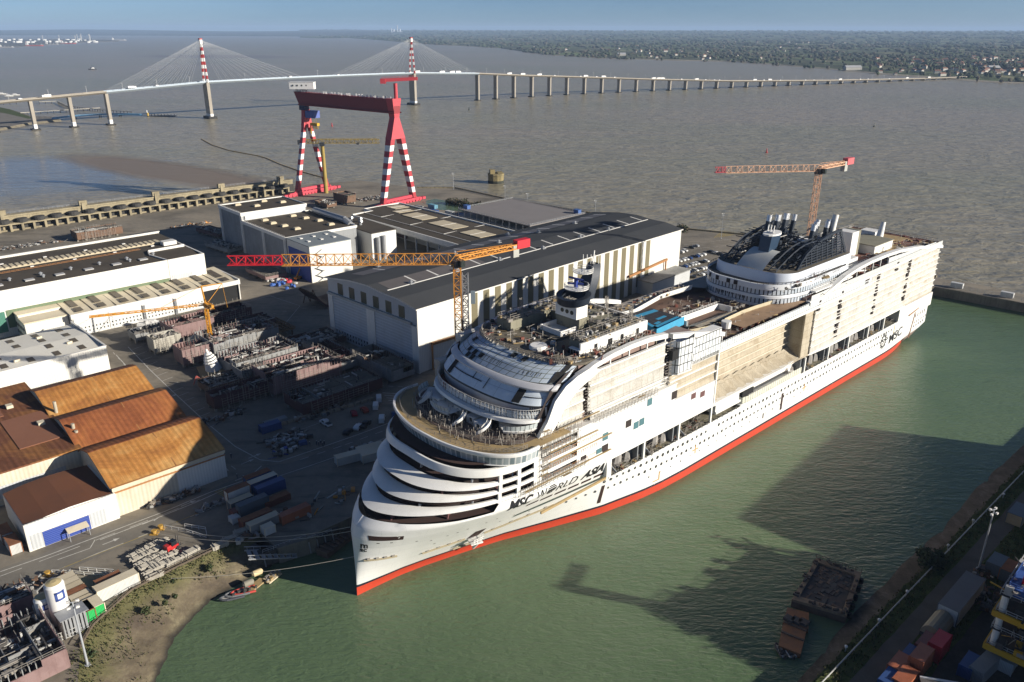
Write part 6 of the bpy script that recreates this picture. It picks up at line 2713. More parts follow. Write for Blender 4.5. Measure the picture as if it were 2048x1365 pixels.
# mast
m_ = MB()
m_.box(75.5, 80.2, -4.2, 4.2, 58.2, 61.8)
m_.build('mast_house', SHW, SHIP)
for k in range(3):
 m_ = MB()
 m_.tube(S(75.55, -1.4 + k * 1.9, 60), S(75.4, -1.4 + k * 1.9, 60), .65, 10)
 m_.build('window', GLASSD, SHIP)
m_ = MB()
ringp = []
for k in range(25):
 a = 6.2832 * k / 24
 ringp.append((a, 78.6 + 4.4 * math.cos(a), 5.2 * math.sin(a)))
rows = []
for a, s, n in ringp:
 lift = .35 * (1 + math.cos(a)) * 2.2
 rows.append([S(s, n, 61.6 + lift), S(78.6 + (s - 78.6) * 1.06, n * 1.06, 63.7 + lift), S(78.6 + (s - 78.6) * .72, n * .72, 63.7 + lift), S(78.6 + (s - 78.6) * .7, n * .7, 61.6 + lift), S(s, n, 61.6 + lift)])
m_.loft(rows)
m_.build('mast_ring', NVY, SHIP, smooth=True)
m_ = MB()
rows = []
for t in range(11):
 q = t / 10
 s, z = 82.4 + 4.2 * math.sin(q * 1.5), 62.5 + 11.0 * q - 1.2 * q * q
 w_, d_ = 3.4 * (1 - .4 * q), 4.0 * (1 - .45 * q)
 rows.append([S(s - d_ / 2, -w_ / 2 - 1.5 * (1 - q), z), S(s + d_ / 2, -w_ / 2 - 1.0, z), S(s + d_ / 2, w_ / 2 + 1.0, z), S(s - d_ / 2, w_ / 2 + 1.5 * (1 - q), z)])
m_.loft(rows, 0, True)
m_.build('mast_arm', NVY, SHIP, smooth=True)
m_ = MB()
for s, z, r_ in ((79.8, 66.0, 3.6), (82.4, 70.4, 3.0)):
 m_.tube(S(s, 0, z), S(s, 0, z + .2), r_, 14, m=1)
 pr = [S(s + r_ * math.cos(k * .45), r_ * math.sin(k * .45), z + .2) for k in range(15)]
 m_.rail(pr, 1.1, 1.4, .1)
m_.bar(S(86.5, 0, 72), S(87, 0, 76), .25)
for k in range(5):
 m_.bar(S(84 + k * .8, -1.6 + k * .8, 72), S(84 + k * .8, -1.6 + k * .8, 75), .12)
m_.build('mast_platform', [SHW, SHW], SHIP)
m_ = MB()
m_.tube(S(79.5, 0, 66.2), S(79.5, 0, 68.6), .6, 8)
m_.bar(S(79.5, -2.8, 68.8), S(79.5, 2.8, 69.0), .5)
m_.bar(S(78.2, -2.2, 67.4), S(80.6, 2.0, 67.5), .45)
m_.build('radar', mat('radar_blue', (.03, .06, .30), .5), SHIP)

# ---- middle: pool deck
mb = MB()
mb.quad(S(93, 21, 42.7), S(181, 21, 42.7), S(181, -21, 42.7), S(93, -21, 42.7))
mb.quad(S(98, 21, 44.8), S(112, 21.6, 44.8), S(112, 12, 44.8), S(98, 12, 44.8))
mb.build('pool_deck', mat('pool_deck_primer', (.165, .095, .066), .85, 0, .8, .16, (.075, .06, .048)), SHIP)
mb = MB()
mb.box(92.9, 93.2, -20, 20, 42.7, 53.4)
mb.build('house_wall', CONCD, SHIP)
g = NT('court_blue')
b = g.brick(g.coord('UV', (1, 1, 1), (0, 0, 0)), 3.0, 2.2, .05, (.030, .028, .03), (.038, .035, .036), (.08, .08, .08))
COURT = g.done(b.outputs['Color'], .7)
CBLUE = mat('court_edge_blue', (.05, .32, .52), .55, 0, .3, .4)
mb = MB()
mb.quad(S(112.5, 5.5, 46.0), S(129, 4.2, 46.0), S(129, -9.5, 46.0), S(116.5, -11, 46.0), 0)
for a, b in ((S(113, 3.6, 46.02), S(128.5, 2.6, 46.02)), (S(117.5, -7.6, 46.02), S(128.5, -7.0, 46.02)), (S(114.0, 4.2, 46.02), S(117.5, -8, 46.02))):
 mb.bar(a, b, 2.0, .04, 1)
mb.bar(S(121, -1.0, 46.03), S(126, -1.2, 46.03), 1.2, .04, 1)
mb.bar(S(117, 1.4, 46.03), S(120, 1.0, 46.03), 1.2, .04, 1)
mb.quad(S(112.4, 5.6, 43.6), S(129.2, 4.3, 43.6), S(129.2, 4.3, 46.6), S(112.4, 5.6, 46.6), 1)
mb.quad(S(112.3, 5.6, 43.6), S(116.4, -11.1, 43.6), S(116.4, -11.1, 46.6), S(112.3, 5.6, 46.6), 1)
mb.build('sports_court', [COURT, CBLUE], SHIP)
mb = MB()
for a, b in (((129.6, .6), (153.5, 1.2)), ((153.5, 1.2), (154, 6.4)), ((129.6, .4), (129.6, 5))):
 mb.hexa([S(*a, 42.7), S(*b, 42.7), S(b[0] + .4, b[1] + .4, 42.7), S(a[0] + .4, a[1] + .4, 42.7)], [S(*a, 44.8), S(*b, 44.8), S(b[0] + .4, b[1] + .4, 44.8), S(a[0] + .4, a[1] + .4, 44.8)])
mb.rail([S(131, .6, 44.8), S(153, 1.2, 44.8)], .8, 1.5, .08)
mb.build('pool_wall', SHW, SHIP)
mb = MB()
mb.loft([[S(129, 4.6, 42.9), S(141, 5.4, 42.9), S(154, 6.6, 42.9)], [S(129, 8.5, 44.3), S(141, 9.0, 44.5), S(153, 9.0, 44.6)], [S(129, 10.5, 44.3), S(141, 11, 44.4), S(152, 10.6, 44.5)]])
mb.build('pool_lining', CREAMW, SHIP)
WALK = [(112, -13.5), (122, -11.6), (132, -13.6), (142, -15.6), (150, -15.4), (160, -14.8)]
mb = MB()
mb.loft([[S(s, n, 45.6) for s, n in WALK], [S(s, -20.8, 45.6) for s, n in WALK]])
mb.loft([[S(s, n, 44.8) for s, n in WALK], [S(s, n, 45.6) for s, n in WALK]])
mb.loft([[S(165, -12, 45.0), S(188, -19, 45.0)], [S(160, -20, 45.0), S(188, -21, 45.0)]])
mb.build('walkway', mat('walkway_grey', (.36, .32, .27), .8, 0, .4, .3), SHIP)
mb = MB()
mb.loft([[S(s, n + .1, 45.0) for s, n in WALK], [S(s, n + .5, 46.9) for s, n in WALK]])
mb.build('walkway_rail', SHW, SHIP)
mb = MB()
RW = [(140, 13.0), (152, 12.4), (160, 12.8), (168, 13.6), (182, 15.4)]
mb.loft([[S(s, n, 44.2) for s, n in RW], [S(s, 20.6, 44.2) for s, n in RW]])
mb.build('walkway', mat('ply_walk', (.36, .235, .14), .8, 0, .5, .3), SHIP)
mb = MB()
mb.loft([[S(s, n, 44.2) for s, n in RW], [S(s, n, 45.5) for s, n in RW]])
mb.loft([[S(112, 9.5, 42.7), S(122, 8.6, 42.7), S(133, 11.5, 42.7)], [S(112, 9.5, 44.2), S(122, 8.6, 44.2), S(133, 11.5, 44.2)]])
mb.build('walkway_rail', mat('wood_screen', (.50, .44, .30), .7, 0, .4, .4), SHIP)
mb = MB()
free = lambda s, n: not (128 < s < 155 and 0 < n < 11) and not (112 < s < 130 and -11 < n < 5.5)
clutter(mb, 99, 163, -12, 20, 42.8, 420, 5, 1.9, ok=free)
clutter(mb, 118, 158, -19, -15, 45.6, 50, 5, 1.5)
clutter(mb, 130, 152, 11, 13, 43, 60, 5, 2.2)
clutter(mb, 98, 110, 13, 21, 44.9, 120, 5, 1.5)
o = mb.build('deck_equipment', GEARM, SHIP)
o['kind'] = 'stuff'
for s, n in ((104.5, -16), (138, 15)):
 m_ = MB()
 m_.tube(S(s, n, 43.2), S(s, n, 45.6), 1.5, 12, 1.7)
 m_.build('vent_cowl', SHW, SHIP)

# ---- aft block with its window bands
AB = lambda z, d=0.0, half=19.2, s_to=215: plan((z, 165.2 + d, 186 + d, 3.4), 26, s_to, 0, half)
AF = framed('aft_windows', 1.5, 2.2, (.46, .52, .58), (.54, .58, .62), (.012, .012, .015), .2)
for z0, z1, d in ((43.9, 46.0, .2), (47.3, 49.3, 0)):
 mb = MB()
 mb.loft([AB(z0, d), AB(z1, d)])
 mb.build('window_band', AF, SHIP)
for rows in ([(43.2, 1.2), (43.0, -.1), (43.9, -.2), (44.0, .2)], [(46.0, .2), (46.1, -.35), (47.1, -.35), (47.3, 0)], [(49.3, 0), (49.35, -.4), (50.0, -.5), (51.4, -.3), (51.4, .3), (50.2, .3)]):
 mb = MB()
 mb.loft([AB(z, d) for z, d in rows])
 mb.build('band_ledge', mat('band_white', (.72, .74, .76), .4, 0, .12, .3), SHIP, smooth=True)
mb = MB()
p = AB(50.3, .3)
mb.add(p, [tuple(range(len(p)))])
p = AB(43.3, 1.2)
mb.add(p, [tuple(range(len(p)))])
mb.build('funnel_deck', DECK, SHIP)
mb = MB()
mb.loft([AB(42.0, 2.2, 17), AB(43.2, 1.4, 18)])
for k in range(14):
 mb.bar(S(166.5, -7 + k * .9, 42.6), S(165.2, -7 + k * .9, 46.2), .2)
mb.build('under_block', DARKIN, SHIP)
mb = MB()
pa = AB(51.4, -.3)
for k in range(3, len(pa) - 3):
 mb.bar(pa[k], (pa[k][0], pa[k][1], 52.2), .1)
 mb.bar((pa[k][0], pa[k][1], 52.2), (pa[k + 1][0], pa[k + 1][1], 52.2), .12)
mb.build('parapet_rail', mat('rail_dark', (.03, .03, .035), .5), SHIP)
m_ = MB()
for u in (.40, .435, .475, .50):
 L_ = on_loft(AB(49.4, -.45), AB(51.2, -.4), u, u + .013, 0.05, .95, 0)
 m_.quad(*[Vector(q) + Vector((-.12, 0, 0)) for q in L_])
m_.build('missing_panel', DARKIN, SHIP)
FD = lambda z, d=0.0, half=16.4, s_to=222: plan((z, 171.5 + d, 181 + d, 3.8), 24, s_to, 0, half)
mb = MB()
mb.loft([FD(50.3), FD(53.6, .6), FD(54.2, 1.0)])
mb.build('funnel_drum', mat('drum_white', (.66, .70, .76), .35, 0, .1, .2), SHIP, smooth=True)
mb = MB()
p = FD(54.0, .9)
mb.add(p, [tuple(range(len(p)))])
mb.build('drum_deck', DECK, SHIP)
# lattice sails
mb = MB()
profR = [(183, 54), (186, 56.2), (190, 58.6), (195, 60.4), (201, 61.9), (208, 63.0), (216, 63.6)]
for sg, off in ((1, 14.2), (-1, 13.6)):
 dx = 0 if sg > 0 else -3
 top = [S(s + dx, sg * (off - (z - 54) * .14), z) for s, z in profR]
 for a, b in zip(top, top[1:]):
  mb.bar(a, b, .9, .8)
 z = 54.3
 while z < 63.4:
  s_in = 216
  for (a, za_), (b, zb_) in zip(profR, profR[1:]):
   if za_ <= z <= zb_:
    s_in = a + (b - a) * (z - za_) / (zb_ - za_)
  if z < 54.2:
   s_in = 183
  mb.bar(S(s_in + dx, sg * (off - (z - 54) * .14), z), S(221 - (z - 54) * .35 + dx, sg * (off - (z - 54) * .14), z), .25, .36)
  z += .95
 for k in range(9):
  s = 186 + k * 4
  zt = interp(profR, s)
  mb.bar(S(s + dx, sg * off, 54), S(s + dx, sg * (off - (zt - 54) * .14), zt), .4)
 mb.bar(S(221 + dx, sg * off, 54), S(217 + dx, sg * (off - 1.4), 63.6), .8)
mb.build('lattice_sail', NVY, SHIP)
mb = MB()
for n0 in (-11.5, -8.5, 7.5, 10.5):
 for k in range(8):
  a = (176 + k * 1.2, 54.2)
  pts = [S(175 + t * 3.4 + k * .0, n0 + (1 if n0 > 0 else -1) * t * .25, 54.2 + 7.6 * math.sin(min(1.57, t * .26))) for t in range(9)]
 mb.path([Vector(q) for q in pts], .32, 4)
 for i in range(1, 9):
  q = pts[i]
  mb.bar(q, (q[0], q[1] + (-3 if n0 in (-8.5, 10.5) else 3) * (1 if n0 > 0 else 1) * (1 if n0 in (7.5, -11.5) else 1), q[2]), .28)
for i in range(260):
 s, n = rnd.uniform(176, 216), rnd.uniform(-12.5, 13)
 zt = 54 + min(8.5, (s - 175) * .42)
 if abs(n) < 4.5 and s < 186:
  continue
 z = rnd.uniform(54, zt)
 d = rnd.random()
 q = S(s, n, z)
 r_ = S(s + rnd.uniform(2, 7) * (d < .5), n + rnd.uniform(2, 5) * (d > .5), z + (rnd.uniform(1, 3) if rnd.random() < .4 else 0))
 mb.bar(q, (min(r_[0], 216), max(-12.5, min(12, r_[1])), min(r_[2], zt)), rnd.choice((.2, .3, .4)), m=0 if rnd.random() < .88 else 1)
for n0 in (-9.5, 9):
 mb.rbox(S(205, n0, 57), (20, 6, 6))
mb.build('funnel_lattice', [NVY, GEARM[1]], SHIP)
mb = MB()
rows = []
for t in range(9):
 q = t / 8
 s, z = 172.8 + 11.5 * q, 54.2 + 5.2 * math.sin(q * 1.45)
 rows.append([S(s, -4.6, z), S(s, 1, z + .15), S(s, 6.4, z)])
mb.loft(rows)
mb.build('funnel_ramp', mat('ramp_white', (.62, .62, .58), .45, 0, .25, .2), SHIP, smooth=True)
mb = MB()
mb.hexa([S(181, -1, 56), S(186, -1, 56), S(186, 3, 56), S(181, 3, 56)], [S(182.5, -1.4, 64.6), S(189.5, -1.4, 65.2), S(189.5, 3.2, 65.2), S(182.5, 3.2, 64.6)])
mb.build('funnel_fin', mat('fin_blue', (.02, .045, .085), .4, 0, .1), SHIP)
mb = MB()
c = Vector(S(186.4, 1, 65.3))
mb.add([c + Vector((4.6 * math.cos(k * .3927), 2.9 * math.sin(k * .3927), .12 * math.cos(k * .3927) + .1)) for k in range(16)] + [c + Vector((4.6 * math.cos(k * .3927), 2.9 * math.sin(k * .3927), -.6)) for k in range(16)],
 [tuple(range(16))] + [(k, (k + 1) % 16, (k + 1) % 16 + 16, k + 16) for k in range(16)])
for k in (-1.2, 0, 1.2):
 mb.bar(c + Vector((-1.5, k, .3)), c + Vector((-1.1, k, 3.0)), .3)
mb.bar(c + Vector((-1.5, -1.4, .4)), c + Vector((-1.5, 1.4, .4)), .5)
mb.build('fin_cap', SHW, SHIP)
SILV = mat('stainless', (.62, .63, .64), .35, .55, .1, .3)
for n, s, zt in ((-8.2, 199.6, 68.6), (-6.2, 202.4, 68.6), (-4.4, 205.4, 69.0), (-8.2, 207.0, 67.6), (-6.4, 210.4, 68.0), (-4.4, 212.4, 67.6),
    (7.4, 206.0, 66.4), (6.4, 209.4, 66.8), (5.4, 212.8, 67.0), (8.2, 215.2, 66.4), (7.0, 218.8, 66.4), (8.6, 220.4, 68.4), (6.0, 224.6, 65.2)):
 m_ = MB()
 white = (s == 220.4)
 r_ = .95 if not white else 1.15
 a, b = Vector(S(s - 2.0, n, 58.5)), Vector(S(s, n, zt))
 k = b + (a - b).normalized() * 2.5
 m_.tube(a, k, r_, 10, m=0 if not white else 1)
 m_.tube(k, b, r_ * 1.04, 10, m=1)
 m_.tube(b - (b - a).normalized() * .3, b + (b - a).normalized() * .02, r_ * .8, 10, m=2)
 m_.build('exhaust_stack', [NVY, SILV if not white else SHW, mat('pale_cap', (.55, .45, .3), .6)], SHIP, smooth=True)
# ---- after decks
mb = MB()
mb.quad(S(183, 20.6, 45.25), S(303.5, 20.6, 45.25), S(303.5, -20.6, 45.25), S(183, -20.6, 45.25), 0)
mb.build('after_deck', mat('after_deck_primer', (.20, .085, .058), .85, 0, .75, .12, (.15, .115, .08)), SHIP)
mb = MB()
mb.box(222, 232, -15, 14, 45.3, 50.4)
mb.box(214, 250, 14, 20, 45.3, 49.6)
mb.box(246.5, 252.5, -5, 1.5, 45.3, 56.0)
mb.box(258, 276, -10.5, 2, 45.3, 49.2)
mb.box(279, 285, -1, 6, 45.3, 50.4)
mb.split('after_house', SHW, SHIP)
mb = MB()
mb.box(252.5, 254.5, -5, 1.5, 45.3, 56.2)
mb.box(257.6, 276.4, -10.9, 2.4, 49.2, 49.5)
mb.split('house_roof', CONCD, SHIP)
mb = MB()
for (s0, s1, n, z) in ((190, 235, 17.5, 48.4), (186, 215, 20.2, 47.0)):
 mb.rail([S(s0, n, z), S(s1, n, z)], 1.2, 2, .12)
 mb.box(s0, s1, -n - 1.2, -n + 1.2, z - .5, z)
mb.bar(S(214, 18, 48.3), S(232, 19, 45.6), 1.4, .4)
mb.build('gangway', SHW, SHIP)
m_ = MB()
m_.tube(S(277, 3.5, 45.3), S(280, 3.5, 55.4), 1.9, 12, .95)
m_.build('tapered_stack', SHW, SHIP, smooth=True)
mb = MB()
clutter(mb, 186, 302, 14, 20.4, 45.3, 240, 5, 1.8)
clutter(mb, 224, 302, -19, 14, 45.3, 330, 5, 2.2)
clutter(mb, 168, 200, 17, 19, 50.3, 40, 5, 1.4)
mb.rail([S(303, 20, 45.3), S(303, -20, 45.3), S(185, -20.4, 45.3)], 1.6, 2.4, .14)
o = mb.build('deck_equipment', GEARM, SHIP)
o['kind'] = 'stuff'
mb = MB()
for s0, s1, n0, n1 in ((228, 244, -6, 6), (262, 284, 8, 16), (286, 300, -12, 8)):
 mb.box(s0, s1, -n1, -n0, 45.3, 45.4)
mb.split('plywood_floor', PLY, SHIP)
m_ = MB()
m_.tube(S(196, 18, 49.9), S(196, 18, 50.4), 2.8, 14)
m_.tube(S(206, 18.4, 47.4), S(206, 18.4, 48), 2.9, 14)
m_.split('round_pool', mat('ochre_pool', (.28, .20, .09), .7, 0, .4), SHIP)
# mooring lines
ROPE = mat('mooring_rope', (.50, .46, .38), .8)


def rope(a, b, sag, name, label, r_=.06):
 a, b = Vector(a), Vector(b)
 pts = []
 for k in range(15):
  t = k / 14
  p = a.lerp(b, t)
  p.z -= sag * 4 * t * (1 - t)
  pts.append(p)
 o = MB().path(pts, r_, 4).build('mooring_line', ROPE)
 tag(o, label, 'mooring line', 'ropes holding the ship')


for (u, v), s, n, z, sag, lab in (((322, 1056), .8, -2, 19.6, 3.2, 'mooring rope from the bow to the farther yellow bollard by the road'),
      ((308, 1066), .8, -1.5, 18.6, 3.0, 'mooring rope from the bow to the nearer yellow bollard by the road'),
      ((96, 1149), .6, -.8, 11.4, 3.6, 'lowest mooring rope, running from the stem to the bollard by the tanks')):
 p = G(u, v, 5.8)
 rope(p, SW(s, n, z), sag, '', lab)
# ================================================================ hull sections, vehicles, containers and gear
PINK = mat('primer_pinkbrown', (.25, .165, .155), .75, 0, .5, .25, (.11, .055, .05), True)
MAR2 = mat('primer_maroon', (.115, .048, .045), .75, 0, .5, .25, (.05, .03, .028), True)
GRYB = mat('primer_grey', (.27, .275, .27), .7, 0, .5, .25, (.12, .11, .10), True)
CRMB = mat('primer_cream', (.42, .40, .34), .7, 0, .45, .3, (.2, .17, .13), True)
PIPEW = mat('lagged_pipe', (.50, .49, .46), .4, .1, .25, .6)
PIPED = mat('dark_pipe', (.07, .065, .06), .7, 0, .3, .6)
RUSTS = mat('rusty_steel', (.17, .10, .062), .85, 0, .6, .4, (.08, .045, .03))
GOLD = mat('rust_grid', (.24, .125, .045), .8, 0, .5, .3)


def scaff(mb, x0, x1, y, z0, z1, dx=2.0, dz=1.9, m=0):
 """one scaffold face along x at distance y"""
 n = max(1, int((x1 - x0) / dx))
 for k in range(n + 1):
  x = x0 + (x1 - x0) * k / n
  mb.bar((x, y, z0), (x + rnd.uniform(-.08, .08), y, z1 + rnd.uniform(0, 1.3)), .1, m=m)
 k = 0
 while z0 + k * dz < z1:
  z = z0 + k * dz
  mb.bar((x0, y, z), (x1, y, z), .1, m=m)
  mb.bar((x0, y, z + .9), (x1, y, z + .9), .07, m=m)
  k += 1


def steel_block(label, px, L, W, H, az, wall, seed, rib=None, pipes=60, cells=(3, 2), low=.55, scaf=True, z0=1.3, deck=None, ribs=True, side='all', group=None):
 rr = random.Random(seed)
 p = G(px[0], px[1], 5)
 t = thing('hull_section', label, 'ship section', p, az, 'hull sections stored on the yard')
 L, W, H = L * .9, W * .86, H * .85
 hx, hy = L / 2, W / 2
 m_ = MB()
 m_.box(-hx, hx, -hy, hy, z0, z0 + .5)
 m_.build('base_plate', wall, t)
 m_ = MB()
 runs = [((-hx, -hy), (hx, -hy)), ((hx, -hy), (hx, hy)), ((hx, hy), (-hx, hy)), ((-hx, hy), (-hx, -hy))]
 for i, (a, b) in enumerate(runs):
  a, b = Vector((*a, 0)), Vector((*b, 0))
  n = max(2, int((b - a).length / 4.5))
  for k in range(n):
   h = H * (1 if rr.random() < .75 else rr.uniform(low, 1)) * (1 if i != 1 else rr.uniform(low, 1))
   c, d = a.lerp(b, k / n), a.lerp(b, (k + 1) / n)
   q = (d - c).normalized()
   nn = Vector((q.y, -q.x, 0)) * .12
   zz = [Vector((0, 0, z0 + .5)), Vector((0, 0, z0 + .5 + h))]
   m_.hexa([c + zz[0] - nn, d + zz[0] - nn, d + zz[0] + nn, c + zz[0] + nn], [c + zz[1] - nn, d + zz[1] - nn, d + zz[1] + nn, c + zz[1] + nn])
 m_.build('side_plate', wall, t)
 m_ = MB()
 for i in range(1, cells[0]):
  x = -hx + L * i / cells[0] + rr.uniform(-.8, .8)
  m_.box(x - .1, x + .1, -hy + .3, hy - .3, z0 + .5, z0 + .5 + H * rr.uniform(low, .98))
 for i in range(1, cells[1]):
  y = -hy + W * i / cells[1] + rr.uniform(-.8, .8)
  for k in range(cells[0]):
   if rr.random() < .8:
    m_.box(-hx + L * k / cells[0] + .3, -hx + L * (k + 1) / cells[0] - .3, y - .1, y + .1, z0 + .5, z0 + .5 + H * rr.uniform(low, .98))
 if deck:
  for k in range(cells[0]):
   for j in range(cells[1]):
    if rr.random() < deck:
     m_.box(-hx + L * k / cells[0] + .2, -hx + L * (k + 1) / cells[0] - .2, -hy + W * j / cells[1] + .2, -hy + W * (j + 1) / cells[1] - .2, z0 + .5 + H * .78, z0 + .5 + H * .84, 1)
 m_.build('bulkhead', [rib or wall, DECK], t)
 if ribs:
  m_ = MB()
  for sg in (-1, 1):
   k = -hx + .8
   while k < hx:
    m_.box(k - .1, k + .1, sg * hy - (.6 if sg > 0 else 0), sg * hy + (0 if sg > 0 else .6), z0 + .6, z0 + .5 + H * .96)
    k += 1.3
  m_.build('rib', rib or wall, t)
 m_ = MB()
 for k in range(int(pipes * 1.15)):
  x, y = rr.uniform(-hx + .5, hx - .5), rr.uniform(-hy + .5, hy - .5)
  z = z0 + .5 + H * rr.uniform(.2, .95)
  r_ = rr.choice((.07, .1, .14, .2, .3))
  l_ = rr.uniform(1.5, 8)
  d = (l_, 0, 0) if rr.random() < .5 else ((0, l_ * .7, 0) if rr.random() < .75 else (0, 0, l_ * .3))
  q = (min(hx - .2, x + d[0]), min(hy - .2, y + d[1]), z + d[2])
  m_.bar((x, y, z), q, r_ * 2, m=rr.choice((0, 0, 1, 1, 2)))
  if rr.random() < .22:
   m_.rbox((x, y, z + .2), (rr.uniform(.6, 2.4), rr.uniform(.5, 1.6), rr.uniform(.3, 1.1)), rr.random(), rr.choice((0, 1, 1, 2)))
 m_.build('pipework', [PIPEW, PIPED, STEELW], t)['kind'] = 'stuff'
 m_ = MB()
 if scaf:
  for k in range(9):
   x, y = rr.uniform(-hx, hx), rr.choice((-hy - .8, hy + .8))
   m_.bar((x, y, 0), (x, y, z0 + H + 2.2), .11)
  scaff(m_, -hx * .8, hx * .6, -hy - .7, 0, H + .8)
  scaff(m_, -hx, hx * .3, hy + .5, H * .5, H + 2)
 m_.rail([(-hx, -hy, z0 + H + .4), (hx, -hy, z0 + H + .4), (hx, hy, z0 + H + .4)], 1.1, 2.2, .08)
 m_.build('scaffold', STEELW, t)['kind'] = 'stuff'
 m_ = MB()
 for k in range(int(L / 5) + 1):
  for y in (-hy * .7, hy * .7):
   m_.box(-hx + k * 5, -hx + k * 5 + .9, y - .6, y + .6, 0, z0)
 m_.build('support_block', [mat('yard_block_concrete', (.3, .28, .24), .9, 0, .5, .5)], t)
 return t


A = 43.5
steel_block('flat deck section crowded with grey pipes and scaffold tubes, nearest the white folding doors', (330, 668), 32, 11, 3.2, A, GRYB, 1, pipes=120, cells=(4, 2))
steel_block('cream coloured section of small stacked rooms left of the white model tower', (332, 700), 13, 9, 6.5, A, CRMB, 2, pipes=16, cells=(4, 3), ribs=False)
steel_block('open maroon tank section with pink plates standing behind the slim yellow crane', (378, 668), 22, 15, 6.5, A, PINK, 3, MAR2, pipes=6, cells=(2, 2), scaf=False)
steel_block('dark maroon section with a peaked plate, farthest toward the hall forecourt', (452, 645), 24, 14, 6.0, A, MAR2, 4, MAR2, pipes=18, cells=(3, 1))
steel_block('ribbed maroon wall section with a grey end directly behind the white model tower', (396, 722), 17, 11, 7.5, A, PINK, 5, MAR2, pipes=14, cells=(2, 2))
steel_block('large grey walled section full of white ducts right of the slim yellow crane', (478, 695), 33, 22, 7.8, A, GRYB, 6, PINK, pipes=120, cells=(4, 3))
steel_block('grey and pink section open at the top in the middle of the yard', (520, 735), 30, 20, 7.6, A, GRYB, 7, PINK, pipes=130, cells=(4, 3))
steel_block('pink ribbed section with bright ducts and a scaffolded front, near the centre of the yard', (597, 762), 33, 20, 8.0, A, PINK, 8, PINK, pipes=150, cells=(4, 3))
steel_block('low dark section with a grid of white pipe frames before the left grey door', (630, 690), 25, 19, 2.2, A, MAR2, 9, pipes=110, cells=(5, 4), scaf=False)
steel_block('long shallow grey trough section before the grey hall doors', (664, 722), 33, 11, 4.6, -46, GRYB, 10, MAR2, pipes=22, cells=(4, 1))
steel_block('section with a pale upper deck and railings against the right grey door', (765, 742), 32, 13, 5.4, -46, GRYB, 11, RUSTS, pipes=36, cells=(4, 2), deck=.5)
steel_block('wide flat section with railings and stairs on top, nearest the parked cars', (670, 797), 38, 16, 4.4, A, MAR2, 12, GRYB, pipes=90, cells=(5, 2), deck=.8)
steel_block('dark maroon ribbed section lowest in the yard above the blue hut', (492, 798), 30, 8, 5.2, A, MAR2, 13, MAR2, pipes=40, cells=(4, 1))
steel_block('tangle of grey pipes on a low section below the white model tower', (455, 775), 20, 13, 3.2, A, RUSTS, 14, pipes=150, cells=(3, 2))
steel_block('narrow section with two upright grey plates left of the central ribbed one', (505, 764), 12, 9, 6.5, A, GRYB, 15, pipes=30, cells=(2, 2), low=.2)
steel_block('dark section hung with blue scaffolds behind the big grey one', (505, 662), 20, 14, 4.6, A, MAR2, 16, pipes=90, cells=(3, 2))
steel_block('rounded deck section with pale roof panels close to the crane runway', (196, 474), 32, 15, 5.0, A, RUSTS, 17, GRYB, pipes=60, cells=(4, 2), deck=.9)
steel_block('solid brown hull section between the legs of the gantry crane', (690, 406), 17, 13, 7.5, -46, RUSTS, 18, MAR2, pipes=22, cells=(2, 2), scaf=False, deck=.9)
steel_block('purple flat section left of the panel workshop', (428, 470), 30, 12, 2.4, -40, MAR2, 19, pipes=40, cells=(3, 2), scaf=False, deck=.8)
steel_block('flat section strewn with pale scrap right below the purple one', (448, 500), 30, 12, 2.2, -40, GRYB, 20, pipes=110, cells=(3, 2), scaf=False)
steel_block('smooth pinkish flat panel section before the blue sliding door', (533, 552), 26, 15, 2.0, -46, PINK, 21, pipes=0, cells=(2, 2), scaf=False, deck=1.0, ribs=False)
steel_block('dark section under the open hall with tan rooflights', (800, 470), 36, 16, 4.0, -46, MAR2, 22, pipes=50, cells=(4, 2))
steel_block('rusty section lying beside the dry dock behind the yard office', (652, 414), 20, 10, 3.0, -46, RUSTS, 23, pipes=60, cells=(3, 2), scaf=False)
steel_block('huge pink walled section with cells of grey stiffeners, cut by the lower left corner', (14, 1338), 22, 24, 5.5, 45, PINK, 24, GRYB, pipes=100, cells=(4, 3), z0=.8, scaf=False)
steel_block('pink section heaped with rusty pipes at the left edge above the corner', (8, 1228), 13, 10, 4.5, 45, PINK, 25, RUSTS, pipes=110, cells=(2, 2), z0=.8, scaf=False)
# rust grid
t = thing('steel_grid', 'flat rust orange grid of beams standing on trestles before the hall', 'steel grid', G(540, 668, 5), -46)
m_ = MB()
for k in range(9):
 m_.box(-9, 9, -8 + k * 2, -7.6 + k * 2, 3.4, 3.9)
 m_.box(-9 + k * 2.2, -8.6 + k * 2.2, -8, 8, 3.0, 3.4)
m_.box(-9, 9, -8.2, 8.2, 2.9, 3.0)
m_.build('grid', GOLD, t)
m_ = MB()
for x in (-8, 0, 8):
 for y in (-7, 7):
  m_.bar((x, y, 0), (x, y, 3), .6)
m_.build('leg', RUSTS, t)
